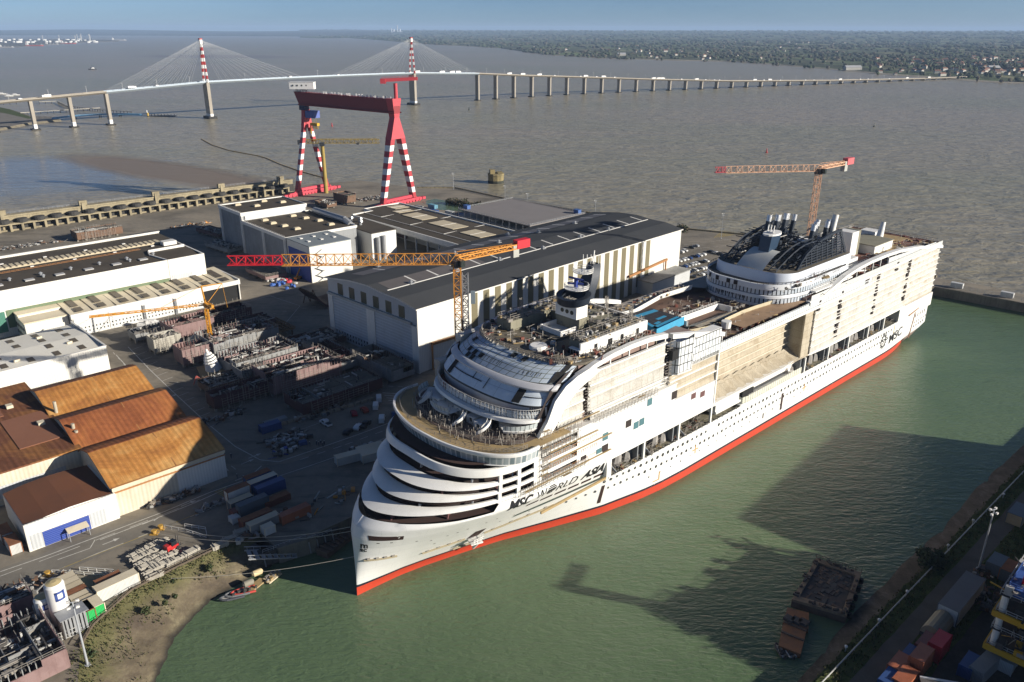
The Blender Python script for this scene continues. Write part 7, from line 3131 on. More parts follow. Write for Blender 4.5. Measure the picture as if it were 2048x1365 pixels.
# curved bow shell
t = thing('bow_shell', 'curved rust brown bow shell lying beside the striped warehouse', 'hull shell', G(640, 610, 5), 133)
m_ = MB()
rows = []
for k in range(9):
 u = k / 8
 rows.append([(-8 + 16 * v, -9 + 15 * u + 2.5 * (v - .5) ** 2, .5 + 7.8 * max(0, u - .25) ** 2 * 1.9 + 1.6 * (1 - u) * v) for v in [i / 6 for i in range(7)]])
m_.loft(rows)
m_.loft([[(x, y, z - .5) for x, y, z in r_] for r_ in rows])
m_.build('shell_plate', RUSTS, t, smooth=True)
m_ = MB()
for i in range(0, 7):
 pts = [(r_[i][0], r_[i][1], r_[i][2] - .8) for r_ in rows]
 for a, b in zip(pts, pts[1:]):
  m_.bar(a, b, .3, .8)
m_.build('frame', MAR2, t)
m_ = MB()
for k in (0, 4):
 m_.bar((8, 1 - k, 0), (8, 3 - k, 6), .4)
 m_.bar((8, 5 - k, 0), (8, 3 - k, 6), .4)
m_.build('prop', RUSTS, t)
# white model tower and its canopy neighbour
t = thing('mast_tower', 'white tapering mast tower with black stripes on a plywood base among the sections', 'mast tower', G(430, 745, 5), 30)
m_ = MB()
prev = 0
for (z0, z1, r0, r1, m) in ((1.4, 4.6, 3.4, 2.7, 0), (4.6, 5.1, 2.4, 2.4, 1), (5.1, 5.7, 2.9, 2.5, 0), (5.7, 6.2, 2.1, 2.1, 1), (6.2, 6.8, 2.6, 2.2, 0), (6.8, 7.3, 1.7, 1.7, 1), (7.3, 7.9, 2.2, 1.7, 0), (7.9, 8.4, 1.2, 1.2, 1), (8.4, 9.0, 1.6, 1.2, 0), (9.0, 10.6, .6, .4, 0)):
 m_.tube((-(z0 * .2), 0, z0), (-(z1 * .2), 0, z1), r0, 12, r1, m)
m_.build('tower_body', [SHW, NVY], t)
m_ = MB()
m_.box(-6, 8, -6, 6, .8, 1.4)
m_.build('base', PLY, t)
t = thing('canopy', 'small tan peaked canopy between the sections left of the slim crane', 'canopy', G(395, 696, 5), 20)
m_ = MB()
m_.add([(-4, -3, 4), (4, -3, 4), (4, 3, 4), (-4, 3, 4), (0, 0, 6.6)], [(0, 1, 4), (1, 2, 4), (2, 3, 4), (3, 0, 4)])
m_.build('cover', TANROOF, t)
m_ = MB()
for x in (-3.8, 3.8):
 for y in (-2.8, 2.8):
  m_.bar((x, y, 0), (x, y, 4), .2)
m_.build('post', STEEL, t)

# ---- vehicles
TYRE = mat('tyre', (.018, .018, .018), .9, 0, .1)
CGL = mat('car_glass', (.02, .025, .03), .1, 0, 0)
CHROME = mat('head_lamp', (.6, .6, .58), .2, 0, 0)


def vehicle_proto(name, cat, kind, paint, label, group):
 t = thing(name, label, cat, (0, 0, -50), 0, group)
 if kind == 'van':
  sec = [(-2.5, .35), (-2.55, 1.0), (-2.45, 1.95), (.75, 2.02), (1.55, 1.2), (2.35, 1.0), (2.5, .6), (2.45, .35)]
  gl = [(.75, 1.9), (1.5, 1.22)]
 elif kind == 'pickup':
  sec = [(-2.6, .45), (-2.6, 1.1), (-.55, 1.1), (-.45, 1.75), (.75, 1.78), (1.35, 1.2), (2.4, 1.08), (2.55, .7), (2.5, .45)]
  gl = [(.8, 1.7), (1.32, 1.22)]
 else:
  sec = [(-2.1, .35), (-2.15, .95), (-1.75, 1.35), (-1.2, 1.45), (.35, 1.45), (1.05, .98), (1.95, .85), (2.1, .6), (2.05, .35)]
  gl = [(.42, 1.38), (1.0, 1.0)]
 W_ = .9
 m_ = MB()
 rows = []
 for y, k in ((-W_, .92), (-W_ + .06, 1.0), (W_ - .06, 1.0), (W_, .92)):
  rows.append([(x * (1 if abs(k - 1) < .01 else .985), y * (1 if z < 1.0 else .93), z * (1 if k == 1 else .985)) for x, z in sec])
 m_.loft(rows, 0, True)
 for r_ in (rows[0], rows[-1]):
  m_.add(r_, [tuple(range(len(r_)))])
 m_.build('body', paint, t, smooth=True)
 m_ = MB()
 (a, za), (b, zb) = gl
 m_.quad((a + .06, -.72, za), (b + .06, -.76, zb), (b + .06, .76, zb), (a + .06, .72, za))
 m_.build('windscreen', CGL, t)
 for y in (-1, 1):
  m_ = MB()
  if kind == 'van':
   m_.quad((-.2, y * .9, 1.25), (1.1, y * .92, 1.25), (.7, y * .88, 1.8), (-.2, y * .88, 1.8))
  elif kind == 'pickup':
   m_.quad((-.4, y * .9, 1.18), (1.1, y * .92, 1.18), (.72, y * .88, 1.65), (-.35, y * .88, 1.65))
  else:
   m_.quad((-1.55, y * .9, 1.0), (.9, y * .92, 1.0), (.35, y * .88, 1.34), (-1.25, y * .88, 1.34))
  m_.build('side_window', CGL, t)
  m_ = MB()
  m_.box(sec[-2][0] - .02, sec[-2][0] + .03, y * .62 - .18, y * .62 + .18, .62, .8)
  m_.build('headlight', CHROME, t)
  for x in (-1.4 if kind != 'car' else -1.3, 1.45 if kind != 'car' else 1.3):
   m_ = MB()
   m_.tube((x, y * .82 - .12, .34), (x, y * .82 + .12, .34), .34, 10)
   m_.build('wheel', TYRE, t)
 if kind == 'pickup':
  m_ = MB()
  m_.box(-2.5, -.65, -.8, .8, 1.11, 1.14)
  m_.build('load_bed', PIPED, t)
 return t


def paint(n, c):
 return mat(n, c, .3, 0, .05, .8)


VW, VR, VK, VB, VS = paint('paint_white', (.72, .72, .7)), paint('paint_red', (.32, .02, .03)), paint('paint_black', (.018, .02, .025)), paint('paint_blue', (.03, .06, .17)), paint('paint_silver', (.35, .36, .37))
near = [
 ('van', VW, (758, 801), 100, 'white van nearest the striped warehouse in the parked row by the bow', 'parked_van', 'van'),
 ('van', VW, (752, 816), 95, 'rounded white van between the white van and the red hatchback by the bow', 'parked_van', 'van'),
 ('van', VW, (764, 842), 95, 'white van closest to the bow of the ship, beside the blue car', 'parked_van', 'van'),
 ('car', VR, (708, 830), 110, 'dark red hatchback in front of the flat railed hull section', 'parked_car', 'car'),
 ('car', paint('paint_orange_red', (.38, .05, .02)), (729, 823), 120, 'orange red car with a dark roof beside the dark red hatchback', 'parked_car', 'car'),
 ('pickup', VW, (652, 850), 135, 'white pickup standing alone in the middle of the quay', 'parked_pickup', 'pickup'),
 ('car', VW, (717, 857), 75, 'white estate car parked against the dark pickup', 'parked_car', 'car'),
 ('pickup', VK, (731, 853), 75, 'black covered pickup beside the white estate car', 'parked_pickup', 'pickup'),
 ('car', VK, (696, 867), 75, 'black car lowest in the group parked by the bow', 'parked_car', 'car'),
 ('car', VB, (789, 833), 100, 'blue car half hidden by the bridge wing of the ship', 'parked_car', 'car'),
]
for kind, p_, px, az, lab, nm, cat in near:
 t = vehicle_proto(nm, cat, kind, p_, lab, 'vehicles parked on the quay')
 t.location = G(px[0], px[1], 5.02)
 t.rotation_euler.z = R(az)
 t.scale = (1.12, 1.12, 1.12)
lot = [vehicle_proto('parked_car', 'car', 'car', c_, 'x', 'cars in the car park behind the hall') for c_ in (VW, VK, VS, VB)]
names = ['white', 'black', 'silver', 'dark blue']
used_ = [0, 0, 0, 0]
cr = random.Random(4)
for row_, (u0, v0, u1, v1, n) in enumerate(((1362, 506, 1392, 494, 5), (1358, 524, 1406, 511, 8), (1362, 537, 1412, 524, 9), (1368, 548, 1408, 538, 8), (1385, 556, 1420, 546, 5), (1420, 505, 1450, 512, 4))):
 for k in range(n):
  if cr.random() < .12:
   continue
  c_ = cr.choice((0, 0, 1, 1, 2, 3))
  p = G(u0 + (u1 - u0) * k / (n - 1), v0 + (v1 - v0) * k / (n - 1), 5.02)
  lab = names[c_] + ' car among those parked behind the striped warehouse'
  if not used_[c_]:
   lot[c_].location = p
   lot[c_].rotation_euler.z = R(cr.choice((-48, 132)))
   lot[c_]['label'] = lab
   used_[c_] = 1
  else:
   dup(lot[c_], p, cr.choice((-48, 132)), lab)

# ---- containers and cabins
CMATS = {}


def cont_mat(name, col, dirt=.35):
 return ribbed('container_' + name, col, .3, 'X', dirt, .5, tuple(c * .4 for c in col), .5, shade=.25)


def container(label, px, L, col, az=43.5, W_=2.5, H_=2.7, z=0, roofm=None, nm='container', cat='container', base=5.0, xy=None, group=None):
 p = G(px[0], px[1], base) if xy is None else Vector((xy[0], xy[1], base))
 p.z = base + z + .02
 t = thing(nm, label, cat, p, az, group)
 m_ = MB()
 m_.box(-L / 2, L / 2, -W_ / 2, W_ / 2, .12, H_)
 m_.build('body', col, t)
 m_ = MB()
 m_.box(-L / 2 - .03, L / 2 + .03, -W_ / 2 - .03, W_ / 2 + .03, H_, H_ + .1)
 m_.build('roof', roofm or col, t)
 m_ = MB()
 for x in (-L / 2, L / 2):
  for y in (-W_ / 2, W_ / 2):
   m_.box(x - .1, x + .1, y - .1, y + .1, 0, H_ + .14)
 m_.build('corner_frame', roofm or col, t)
 m_ = MB()
 for y in (-W_ / 4, W_ / 4):
  m_.box(L / 2 + .02, L / 2 + .07, y - W_ / 4 + .06, y + W_ / 4 - .06, .25, H_ - .15)
 for y in (-.5, .5):
  m_.bar((L / 2 + .1, y, .3), (L / 2 + .1, y, H_ - .2), .07)
 m_.build('door', col, t)
 return t


cW, cR, cRR, cO, cB, cGB, cGR, cT, cGn = (cont_mat('white', (.6, .6, .57)), cont_mat('brown', (.22, .07, .05)), cont_mat('bright_red', (.52, .02, .035), .1), cont_mat('orange', (.42, .13, .06), .4),
      cont_mat('blue', (.035, .085, .25)), cont_mat('grey_blue', (.10, .125, .15)), cont_mat('grey', (.26, .27, .27)), cont_mat('tan', (.36, .30, .2)), cont_mat('green', (.03, .42, .10), .1))
RR_ = mat('rusty_container_roof', (.27, .11, .05), .85, 0, .6, .5)
container('tall white container with a rust orange roof, left end of the stack by the bow', (477, 1001), 7, cW, H_=4.4, roofm=RR_)
container('dull grey container right below the tall white one', (482, 1013), 7, cGB, roofm=TANL)
container('blue container under a tan top in the rear of the bow stack', (541, 986), 9, cB, H_=3.4)
container('blue and tan container on the rear left of the bow stack', (526, 975), 9, cB, roofm=TANROOF, H_=3.2)
container('rust roofed container farthest back in the bow stack', (516, 966), 8, cB, roofm=RR_, H_=3.2)
container('slate blue container in the middle of the bow stack, standing highest', (507, 1024), 9, cGB, H_=4.0)
container('open red brown container in front of the slate blue one', (513, 1046), 9, cR, roofm=RR_)
container('pale grey container with a holed roof at the front of the bow stack', (528, 1054), 9, cGR, roofm=TANL)
container('little white tool cabin with a tan roof at the front right of the bow stack', (537, 1066), 3.2, cW, roofm=TANROOF, H_=2.4, nm='cabin', cat='cabin')
container('small pinkish box container left of the open red brown one', (473, 1033), 2.6, cR, H_=2.2)
container('small white switch cabinet left of the bow stack', (470, 1044), 2.4, cW, H_=1.8, nm='cabinet', cat='cabinet')
container('orange container open at one side, standing alone on the dark quay', (590, 1036), 9, cO)
container('rust roofed container lying low behind the orange one', (553, 1006), 8, cR, roofm=RR_, H_=2.0)
container('long white cabin with a tan roof under the bow, left of two', (708, 921), 12, cW, 30, 3, 2.8, roofm=TANROOF, nm='cabin', cat='cabin')
container('white cabin with a dark framed tan roof under the bow, right of two', (745, 913), 9, cW, 30, 7, 2.9, roofm=TANROOF, nm='cabin', cat='cabin')
container('royal blue site hut among pallets in the yard', (541, 861), 7, cB, 40, 3, 2.6, nm='cabin', cat='cabin')
container('pale blue grey hut just behind the royal blue one', (552, 851), 8, cGR, 40, 2.5, 2.2, nm='cabin', cat='cabin')
container('small blue bin on the quay to the right of the scaffold heap', (606, 890), 2.4, cB, 30, 1.6, 1.3, nm='bin', cat='bin')
container('white tan roofed cabin at the top of the sloping bank', (236, 1183), 10, cW, 47, 2.9, 3.4, roofm=TANROOF, nm='cabin', cat='cabin')
container('small rust roofed box behind the cabin on the bank', (220, 1173), 6, cW, 47, 2.6, 2.6, roofm=RR_, nm='cabin', cat='cabin')
for k in range(6):
 container(['green waste container farthest up the row of six', 'second green waste container of the row from the road', 'third green waste container of the row from the road', 'fourth green waste container of the row, with a rust red lid',
   'fifth green waste container of the row from the road', 'last green waste container of the row, next to the bright pair'][k], (133 + k * 7.6, 1172 + k * 8.6), 4.6, cont_mat('dark_green', (.025, .22, .06), .25), 47, 2.5, 2.6, roofm=[TANROOF, TANROOF, TANL, RR_, TANROOF, TANL][k])
container('bright green container with a rusty lid, left of the front pair', (163, 1240), 5.4, cGn, 47, 4.6, 3.0, roofm=RR_)
container('bright green container with a rusty lid, right of the front pair', (182, 1229), 5.4, cGn, 47, 4.6, 3.0, roofm=TANROOF)
for (x, lab) in ((2.6, 'white cabin with a rusty roof beside the blue shutter building, upper of two'), (-4.4, 'white cabin with a rusty roof beside the blue shutter building, lower of two')):
 p = Vector((-131.6, 180.5, 5)) + Vector((-.72, .69, 0)) * (6 + x)
 container(lab, (0, 0), 6, cW, 134, 2.8, 3.0, roofm=RR_, nm='cabin', cat='cabin', xy=(p.x - 1.6, p.y - 1.6))
for (u, v, c_, lab, z) in ((855, 424, cGR, 'grey container left in the row on the far side of the brown hall roof', 0), (868, 427, cB, 'lower blue container in the row behind the brown hall roof', 0), (866, 424, cont_mat('sky_blue', (.16, .36, .48)), 'sky blue container stacked on the blue one behind the brown hall roof', 2.8),
      (838, 419, cGR, 'dark grey container closest to the gantry crane base', 0), (900, 430, cW, 'pale grey container beside the dock pool', 0), (925, 436, cB, 'blue container at the near corner of the car park deck', 0)):
 container(lab, (u, v), 8, c_, -46, 3, 2.8, z)
# east quay
E5 = 43
container('bright red container standing out on the right hand quay', (1873, 1310), 6.1, cRR, E5, 2.8, 4.6, base=ZE)
container('brown container left of the bright red one', (1848, 1306), 6.1, cR, E5, 2.8, 3.6, base=ZE)
container('orange red container stacked in front of the bright red one', (1836, 1340), 6.1, cO, E5, 3.0, 4.8, base=ZE)
container('rust orange container with a dented roof, left of the right quay stack', (1796, 1346), 6.1, cO, E5, 3.2, 3.2, base=ZE)
container('rust orange container nearest the lower edge on the right quay', (1806, 1375), 6.1, cO, E5, 3.2, 3.4, base=ZE)
container('blue container wedged behind the orange ones on the right quay', (1815, 1328), 6.1, cB, E5, 2.6, 3.0, base=ZE)
container('dark blue container at the lower edge left of the orange ones', (1776, 1372), 6.1, cB, E5, 2.6, 3.0, base=ZE)
container('long white container with a grey roof beside the tan tarpaulin tent', (1918, 1212), 18, cW, E5, 4.6, 4.4, roofm=mat('grey_cover', (.16, .165, .17), .7, 0, .2), base=ZE)
container('long grey container close to the lower right corner', (1976, 1338), 14, cGR, E5 - 6, 2.9, 3.6, base=ZE)
container('deep blue container beside the long grey one', (1935, 1343), 6, cB, E5, 2.6, 3.0, base=ZE)
container('white cabin to the right of the long grey container', (2012, 1336), 4.5, cW, E5, 3, 3, nm='cabin', cat='cabin', base=ZE)
container('dark slate container behind the light mast, left of a pair', (1990, 1141), 6.1, cGB, E5, 3.4, 3.4, base=ZE)
container('slate container with a rusty roof, right of the pair behind the light mast', (2017, 1155), 6.1, cGB, E5, 3.4, 3.4, roofm=RR_, base=ZE)
container('covered tan container half out of the photo at the upper right quay', (2034, 1040), 8, cT, E5, 4, 3.4, roofm=cGB, base=ZE)
t = thing('tarpaulin_tent', 'tan striped tarpaulin tent with a round top on the right quay', 'tent', G(1872, 1262, ZE), E5)
m_ = MB()
m_.loft([[(x, 2.3 * math.cos(a), 1.0 + 2.6 * math.sin(a)) for a in [math.pi * i / 8 for i in range(9)]] for x in (-4, -1, 0, 0.4, 4)], 0)
for x in (-4, 4):
 m_.add([(x, 2.3 * math.cos(math.pi * i / 8), 1.0 + 2.6 * math.sin(math.pi * i / 8)) for i in range(9)], [tuple(range(9))])
m_.build('cover', ribbed('tent_canvas', (.30, .27, .19), 1.2, 'X', .3, .8), t)
m_ = MB()
m_.box(-4, 4, -2.3, 2.3, 0, 1.0)
m_.build('base', PIPED, t)
# roof at the very bottom right
t = thing('quay_shed', 'grey flat roofed shed cut by the lower edge of the photo', 'shed', G(1895, 1410, ZE), -14)
m_ = MB()
m_.box(-5, 11, -12, 3, 0, 3.0)
m_.build('wall', CREAM, t)
m_ = MB()
m_.box(-5.3, 11.3, -12.3, 3.3, 3.0, 3.2)
m_.box(-5.3, 11.3, 3.0, 3.4, 3.2, 3.5, 1)
m_.build('roof', [SKYL, TRIM], t)

# ---- tanks at the lower left
TW = mat('tank_enamel', (.74, .73, .70), .4, 0, .15, .5)
TOPT = mat('tank_top_ochre', (.52, .42, .22), .7, 0, .4, .8)
for (u, v, r_, h, lab, sy) in ((127, 1247, 2.15, 11.2, 'tall white gas tank with a blue emblem and ochre top', 1), (97, 1245, 1.95, 7.0, 'shorter white gas tank with an ochre top beside the tall one', 1),
      (94, 1278, .85, 2.6, 'small white vessel in the fenced tank yard, left of two', 0), (105, 1274, .85, 2.6, 'small white vessel in the fenced tank yard, right of two', 0)):
 t = thing('gas_tank', lab, 'tank', G(u, v, 5), 0)
 m_ = MB()
 m_.tube((0, 0, .8), (0, 0, h), r_, 18)
 m_.tube((0, 0, h), (0, 0, h + .6), r_, 18, r_ * .82)
 m_.build('shell', TW, t, smooth=True)
 m_ = MB()
 m_.tube((0, 0, h + .6), (0, 0, h + .9), r_ * .8, 18, r_ * .3)
 m_.build('cap', TOPT if sy else TW, t)
 m_ = MB()
 for k in range(4):
  a = k * 1.57 + .5
  m_.bar((r_ * .8 * math.cos(a), r_ * .8 * math.sin(a), 0), (r_ * .8 * math.cos(a), r_ * .8 * math.sin(a), 1), .3)
 m_.build('leg', STEEL, t)
 if sy:
  m_ = MB()
  for k in range(12):
   a0_, a1_ = -1.25 + (k + 1) * .09, -1.25 + (k + 2) * .09
   zc, rz = h * .80, h * .11
   if 2 < k < 9:
    continue
   for (zz0, zz1) in ((zc - rz, zc + rz),):
    m_.quad(((r_ + .04) * math.cos(a0_), (r_ + .04) * math.sin(a0_), zz0), ((r_ + .04) * math.cos(a1_), (r_ + .04) * math.sin(a1_), zz0), ((r_ + .04) * math.cos(a1_), (r_ + .04) * math.sin(a1_), zz1), ((r_ + .04) * math.cos(a0_), (r_ + .04) * math.sin(a0_), zz1))
  for zz in (h * .69, h * .86):
   for k in range(10):
    a0_, a1_ = -1.16 + k * .09, -1.16 + (k + 1) * .09
    m_.quad(((r_ + .04) * math.cos(a0_), (r_ + .04) * math.sin(a0_), zz), ((r_ + .04) * math.cos(a1_), (r_ + .04) * math.sin(a1_), zz), ((r_ + .04) * math.cos(a1_), (r_ + .04) * math.sin(a1_), zz + h * .05), ((r_ + .04) * math.cos(a0_), (r_ + .04) * math.sin(a0_), zz + h * .05))
  m_.build('emblem', mat('emblem_blue', (.05, .09, .3), .5), t)
t = thing('evaporator_rack', 'grey finned evaporator rack beside the tall white tank', 'evaporator', G(149, 1262, 5), 47)
m_ = MB()
for k in range(7):
 for j in range(3):
  m_.box(-2.6 + k * .8, -2.1 + k * .8, -1.8 + j * 1.3, -.9 + j * 1.3, .5, 5.2)
m_.box(-2.8, 3.4, -2, 2.2, 5.2, 5.35)
m_.build('fin', STEEL, t)
m_ = MB()
for x in (-2.5, 3):
 for y in (-1.8, 2):
  m_.bar((x, y, 0), (x, y, 5.3), .2)
m_.build('frame', PIPED, t)
m_ = MB()
q = [G(u, v, 5) for u, v in ((83, 1235), (108, 1287), (150, 1272), (166, 1262))]
for a, b in zip(q, q[1:]):
 n = int((b - a).length / .8)
 for k in range(n + 1):
  c = a.lerp(b, k / n)
  m_.bar(c, c + zv * 2.1, .12)
 for z in (.2, 1.1, 2.1):
  m_.bar(a + zv * z, b + zv * z, .12)
tag(m_.build('fence', mat('fence_white', (.55, .54, .5), .6)), 'white wire fence enclosing the small tank yard', 'fence')


def light_mast(name, label, p, h, heads=4, r_=.28):
 t = thing(name, label, 'light mast', p, 20)
 m_ = MB()
 m_.tube((0, 0, 0), (0, 0, h), r_, 10, r_ * .5)
 m_.tube((0, 0, 0), (0, 0, .5), r_ * 2.4, 8)
 m_.build('pole', mat('mast_grey', (.42, .44, .46), .5, .2, .2), t)
 m_ = MB()
 for z in (h, h - 1.1):
  m_.bar((-1.0, 0, z), (1.0, 0, z), .16)
 m_.build('crossarm', MATS['mast_grey'], t)
 for k in range(heads):
  m_ = MB()
  m_.rbox((-.9 + 1.8 * (k % 2), .35 - .7 * (k // 2 % 2), h - 1.1 * (k // 2)), (.7, .5, .45), .3)
  m_.build('floodlight', TRIM, t)
 return t


light_mast('light_mast', 'tall grey floodlight mast at the foot of the bank, lower left', G(176, 1333, 4.2), 17.5)
light_mast('light_mast', 'tall grey floodlight mast on the right quay beside the footpath', G(1957, 1140, ZE), 18.5)
light_mast('light_mast', 'thin floodlight mast among the hull sections in the yard', G(468, 745, 5), 17, 2, .16)
for (u, v, h, lab) in ((1442, 478, 17, 'slim lamp post by the car park near the ship funnels'), (1190, 436, 13, 'slim lamp post at the right end of the car park deck'), (1010, 404, 13, 'slim lamp post on the sea wall behind the car park deck'), (907, 379, 14, 'slim lamp post at the bend of the sea wall near the gantry'),
     (1055, 410, 9, 'short lamp post behind the middle of the car park deck')):
 light_mast('lamp_post', lab, G(u, v, 5), h, 1, .14)
# pipe, lamps, tree and bushes on the east bank
m_ = MB()
a, b = EP(-34, -.4, ZE + .7), EP(200, -.4, ZE + .7)
m_.tube(a, b, .17, 8)
for k in range(60):
 c = a.lerp(b, k / 59)
 m_.bar(c, c - zv * .7, .2)
tag(m_.build('guard_rail', mat('pale_rail', (.42, .42, .38), .6, 0, .2)), 'long pale guard rail along the top of the right bank', 'guard rail')
for k, (u, v) in enumerate(((1690, 1305), (1756, 1251), (1812, 1194), (1894, 1101), (1944, 1051), (2005, 998))):
 p = G(u, v, ZE - .2)
 t = thing('bank_lamp', ['squat white bank lamp nearest the lower edge of the photo', 'squat white bank lamp beside the tan tent', 'squat white bank lamp between barge and tent', 'squat white bank lamp just above the round bush', 'squat white bank lamp left of the tall light mast', 'squat white bank lamp highest on the right bank'][k], 'lamp', p)
 m_ = MB()
 m_.tube((0, 0, 0), (0, 0, 1.4), .14, 6)
 m_.build('post', STEEL, t)
 m_ = MB()
 m_.blob((0, 0, 1.7), .42, 1, (1, 1, 1), .05)
 m_.build('lamp_head', TRIM, t)


def leafy(name, label, p, r_, h, seed, cols, n=900, leaf=.32, trunk=True, cat='tree', z0=.35):
 rr = random.Random(seed)
 t = thing(name, label, cat, p)
 m_ = MB()
 cl = [(rr.uniform(-.62, .62) * r_, rr.uniform(-.62, .62) * r_, h * rr.uniform(z0, .85), r_ * rr.uniform(.35, .6)) for _ in range(11)]
 for i in range(n):
  cx_, cy_, cz_, cr_ = rr.choice(cl)
  d = Vector((rr.gauss(0, 1), rr.gauss(0, 1), rr.gauss(0, 1))).normalized() * cr_ * rr.uniform(.55, 1.05)
  c = Vector((cx_, cy_, cz_)) + d
  u = Vector((rr.gauss(0, 1), rr.gauss(0, 1), rr.gauss(0, .6))).normalized() * leaf * rr.uniform(.7, 1.5)
  w_ = d.normalized().cross(u).normalized() * leaf * .8
  m_.add([c - u, c + w_, c + u, c - w_], [(0, 1, 2, 3)], rr.randrange(len(cols)))
 m_.build('crown' if cat == 'tree' else 'foliage', cols, t, recalc=False)
 if trunk:
  m_ = MB()
  m_.tube((0, 0, -.3), (0, 0, h * .5), r_ * .07, 7, r_ * .04)
  for k in range(5):
   a = k * 1.3
   m_.tube((0, 0, h * (.2 + .05 * k)), (r_ * .5 * math.cos(a), r_ * .5 * math.sin(a), h * (.45 + .05 * k)), r_ * .035, 5, r_ * .01)
  m_.build('trunk', mat('bark', (.08, .06, .045), .9), t)
 return t


LEAF = [mat('leaf_dark', (.018, .032, .010), .8, 0, .2), mat('leaf_mid', (.032, .055, .016), .8, 0, .2), mat('leaf_dry', (.07, .075, .025), .8, 0, .2)]
leafy('round_bush', 'dark round bushy tree growing on the right bank beside the rail', G(1860, 1135, 2.6), 3.6, 4.4, 5, LEAF[:2], 1500, .38, True, 'tree')
for k, (u, v, r_, lab) in enumerate(((143, 1330, 1.7, 'olive bush at the foot of the floodlight mast, lower left'), (262, 1200, .9, 'small bush on the slope below the cabin'), (292, 1225, 1.1, 'green shrub halfway down the left bank'), (345, 1168, 1.0, 'small shrub on the bank below the pipe bundles'),
      (418, 1142, 1.3, 'shrub low on the bank near the moored dinghies'), (185, 1315, 1.4, 'yellowish shrub right of the floodlight mast'), (350, 1196, .8, 'little shrub on the bare middle of the left bank'), (330, 1060 + 150, .8, 'tiny shrub by the water side of the left bank'))):
 leafy('shrub', lab, G(u, v, 3.2), r_, r_ * 1.2, 20 + k, LEAF[1:], 260, .24, False, 'shrub', .2)
DSC = [mat('scrub_brown', (.09, .07, .04), .9), LEAF[0]]
for k, (u, v, r_, h, lab) in enumerate(((905, 408, 6, 3.5, 'dark scrub bush beside the little dock pool, left of three'), (925, 412, 7, 4, 'dark scrub bush in the middle on the bank of the dock pool'), (950, 416, 6, 3.4, 'dark scrub bush right on the bank of the dock pool'), (1290, 452, 5, 2.6, 'brown scrub on the sea wall behind the striped warehouse'), (1368, 462, 6, 2.6, 'dark scrub on the sea wall left of the ship funnels'))):
 leafy('scrub', lab, G(u, v, 5), r_, h, 40 + k, DSC, 420, .7, False, 'shrub', .1)
tag(MB().add([tuple(G(u, v, 5.03)) for u, v in ((838, 404), (870, 398), (905, 404), (948, 418), (935, 424), (880, 420))], [(0, 1, 2, 3, 4, 5)]).build('dock_water', BAS), kind='structure')
# grass tufts: one mass
tb = MB()
gr = random.Random(9)


def tuft(p, h):
 for k in range(3):
  a = gr.uniform(0, 6.28)
  w_ = h * .35
  d = Vector((math.cos(a), math.sin(a), 0))
  q = Vector((-d.y, d.x, 0)) * w_
  tb.add([p - q, p + q, p + d * h * .5 + zv * h], [(0, 1, 2)], gr.randrange(3))


for i in range(5200):
 a = gr.uniform(-34, 190)
 d = gr.choice((gr.uniform(-2.6, 3.0), gr.uniform(7.8, 14)))
 tuft(EP(a, d, ZE), gr.uniform(.25, .7))
TL_, WL_ = resample([G(u, v, 5) for u, v in bank_top_px], 60), resample([G(u, v, 0) for u, v in bank_wl_px], 60)
for i in range(2600):
 k = gr.randrange(60)
 t_ = gr.random() ** 2.2 * .7
 p = TL_[k].lerp(WL_[k], t_)
 p.z = 5 * (1 - t_ ** .85) + .1
 p += Vector((gr.uniform(-2, 2), gr.uniform(-2, 2), 0))
 if mnoise.noise((p.x * .1, p.y * .1, 4)) < -.05 and t_ > .2:
  continue
 tuft(p, gr.uniform(.2, .55))
tag(tb.build('grass', [mat('grass_a', (.05, .075, .018), .9), mat('grass_b', (.09, .10, .03), .9), mat('grass_c', (.13, .115, .05), .9)], recalc=False), 'short grass along both quayside banks', 'grass', kind='stuff')

# ---- barges and small boats
RB = mat('barge_rust', (.17, .11, .075), .85, 0, .75, .35, (.07, .045, .035), bump=.4)
RBO = mat('barge_orange_rust', (.33, .14, .055), .85, 0, .7, .4, (.16, .09, .06), bump=.4)
BHOLD = mat('barge_hold_dark', (.065, .058, .055), .85, 0, .7, .4, (.14, .085, .06))


def quad_frame(px, z):
 return [G(u, v, z) for u, v in px]


q = quad_frame(((1583, 1203), (1692, 1236), (1722, 1150), (1632, 1120)), 1.8)
t = thing('flat_barge', 'large rusty flat barge with a dark recessed deck moored by the right bank', 'barge', (0, 0, 0))
c = sum(q, Vector()) / 4
inn = [c + (p - c) * k for p, k in zip(q, (.80, .80, .82, .82))]
m_ = MB()
m_.hexa([p - zv * 3.2 for p in q], q)
m_.build('hull', RB, t)
m_ = MB()
for i in range(4):
 a, b, a2, b2 = q[i], q[(i + 1) % 4], inn[i], inn[(i + 1) % 4]
 m_.hexa([a, b, b2, a2], [p + zv * .7 for p in (a, b, b2, a2)])
m_.build('side_deck', mat('barge_tan_rust', (.30, .21, .13), .85, 0, .7, .4, (.13, .09, .06), bump=.4), t)
m_ = MB()
m_.add([p + zv * .12 for p in inn], [(0, 1, 2, 3)])
m_.build('hold_deck', BHOLD, t)
br = random.Random(2)
m_ = MB()
for i in range(90):
 a = inn[0].lerp(inn[1], br.random()).lerp(inn[3].lerp(inn[2], br.random()), br.random())
 m_.rbox(a + zv * .2, (br.uniform(.3, 3), br.uniform(.2, 1.2), br.uniform(.08, .4)), R(43) + (0 if br.random() < .6 else 1.57), br.randrange(3))
for i in range(40):
 a = q[br.choice((0, 1, 2, 3))]
 k = br.randrange(4)
 a = q[k].lerp(q[(k + 1) % 4], br.random())
 a = a + (c - a) * .07
 m_.rbox(a + zv * 1.0, (br.uniform(.4, 2), .4, .5), br.random() * 3, br.randrange(3))
m_.rail([p + zv * .7 for p in (q[3], q[2])], 1.0, 1.6, .08)
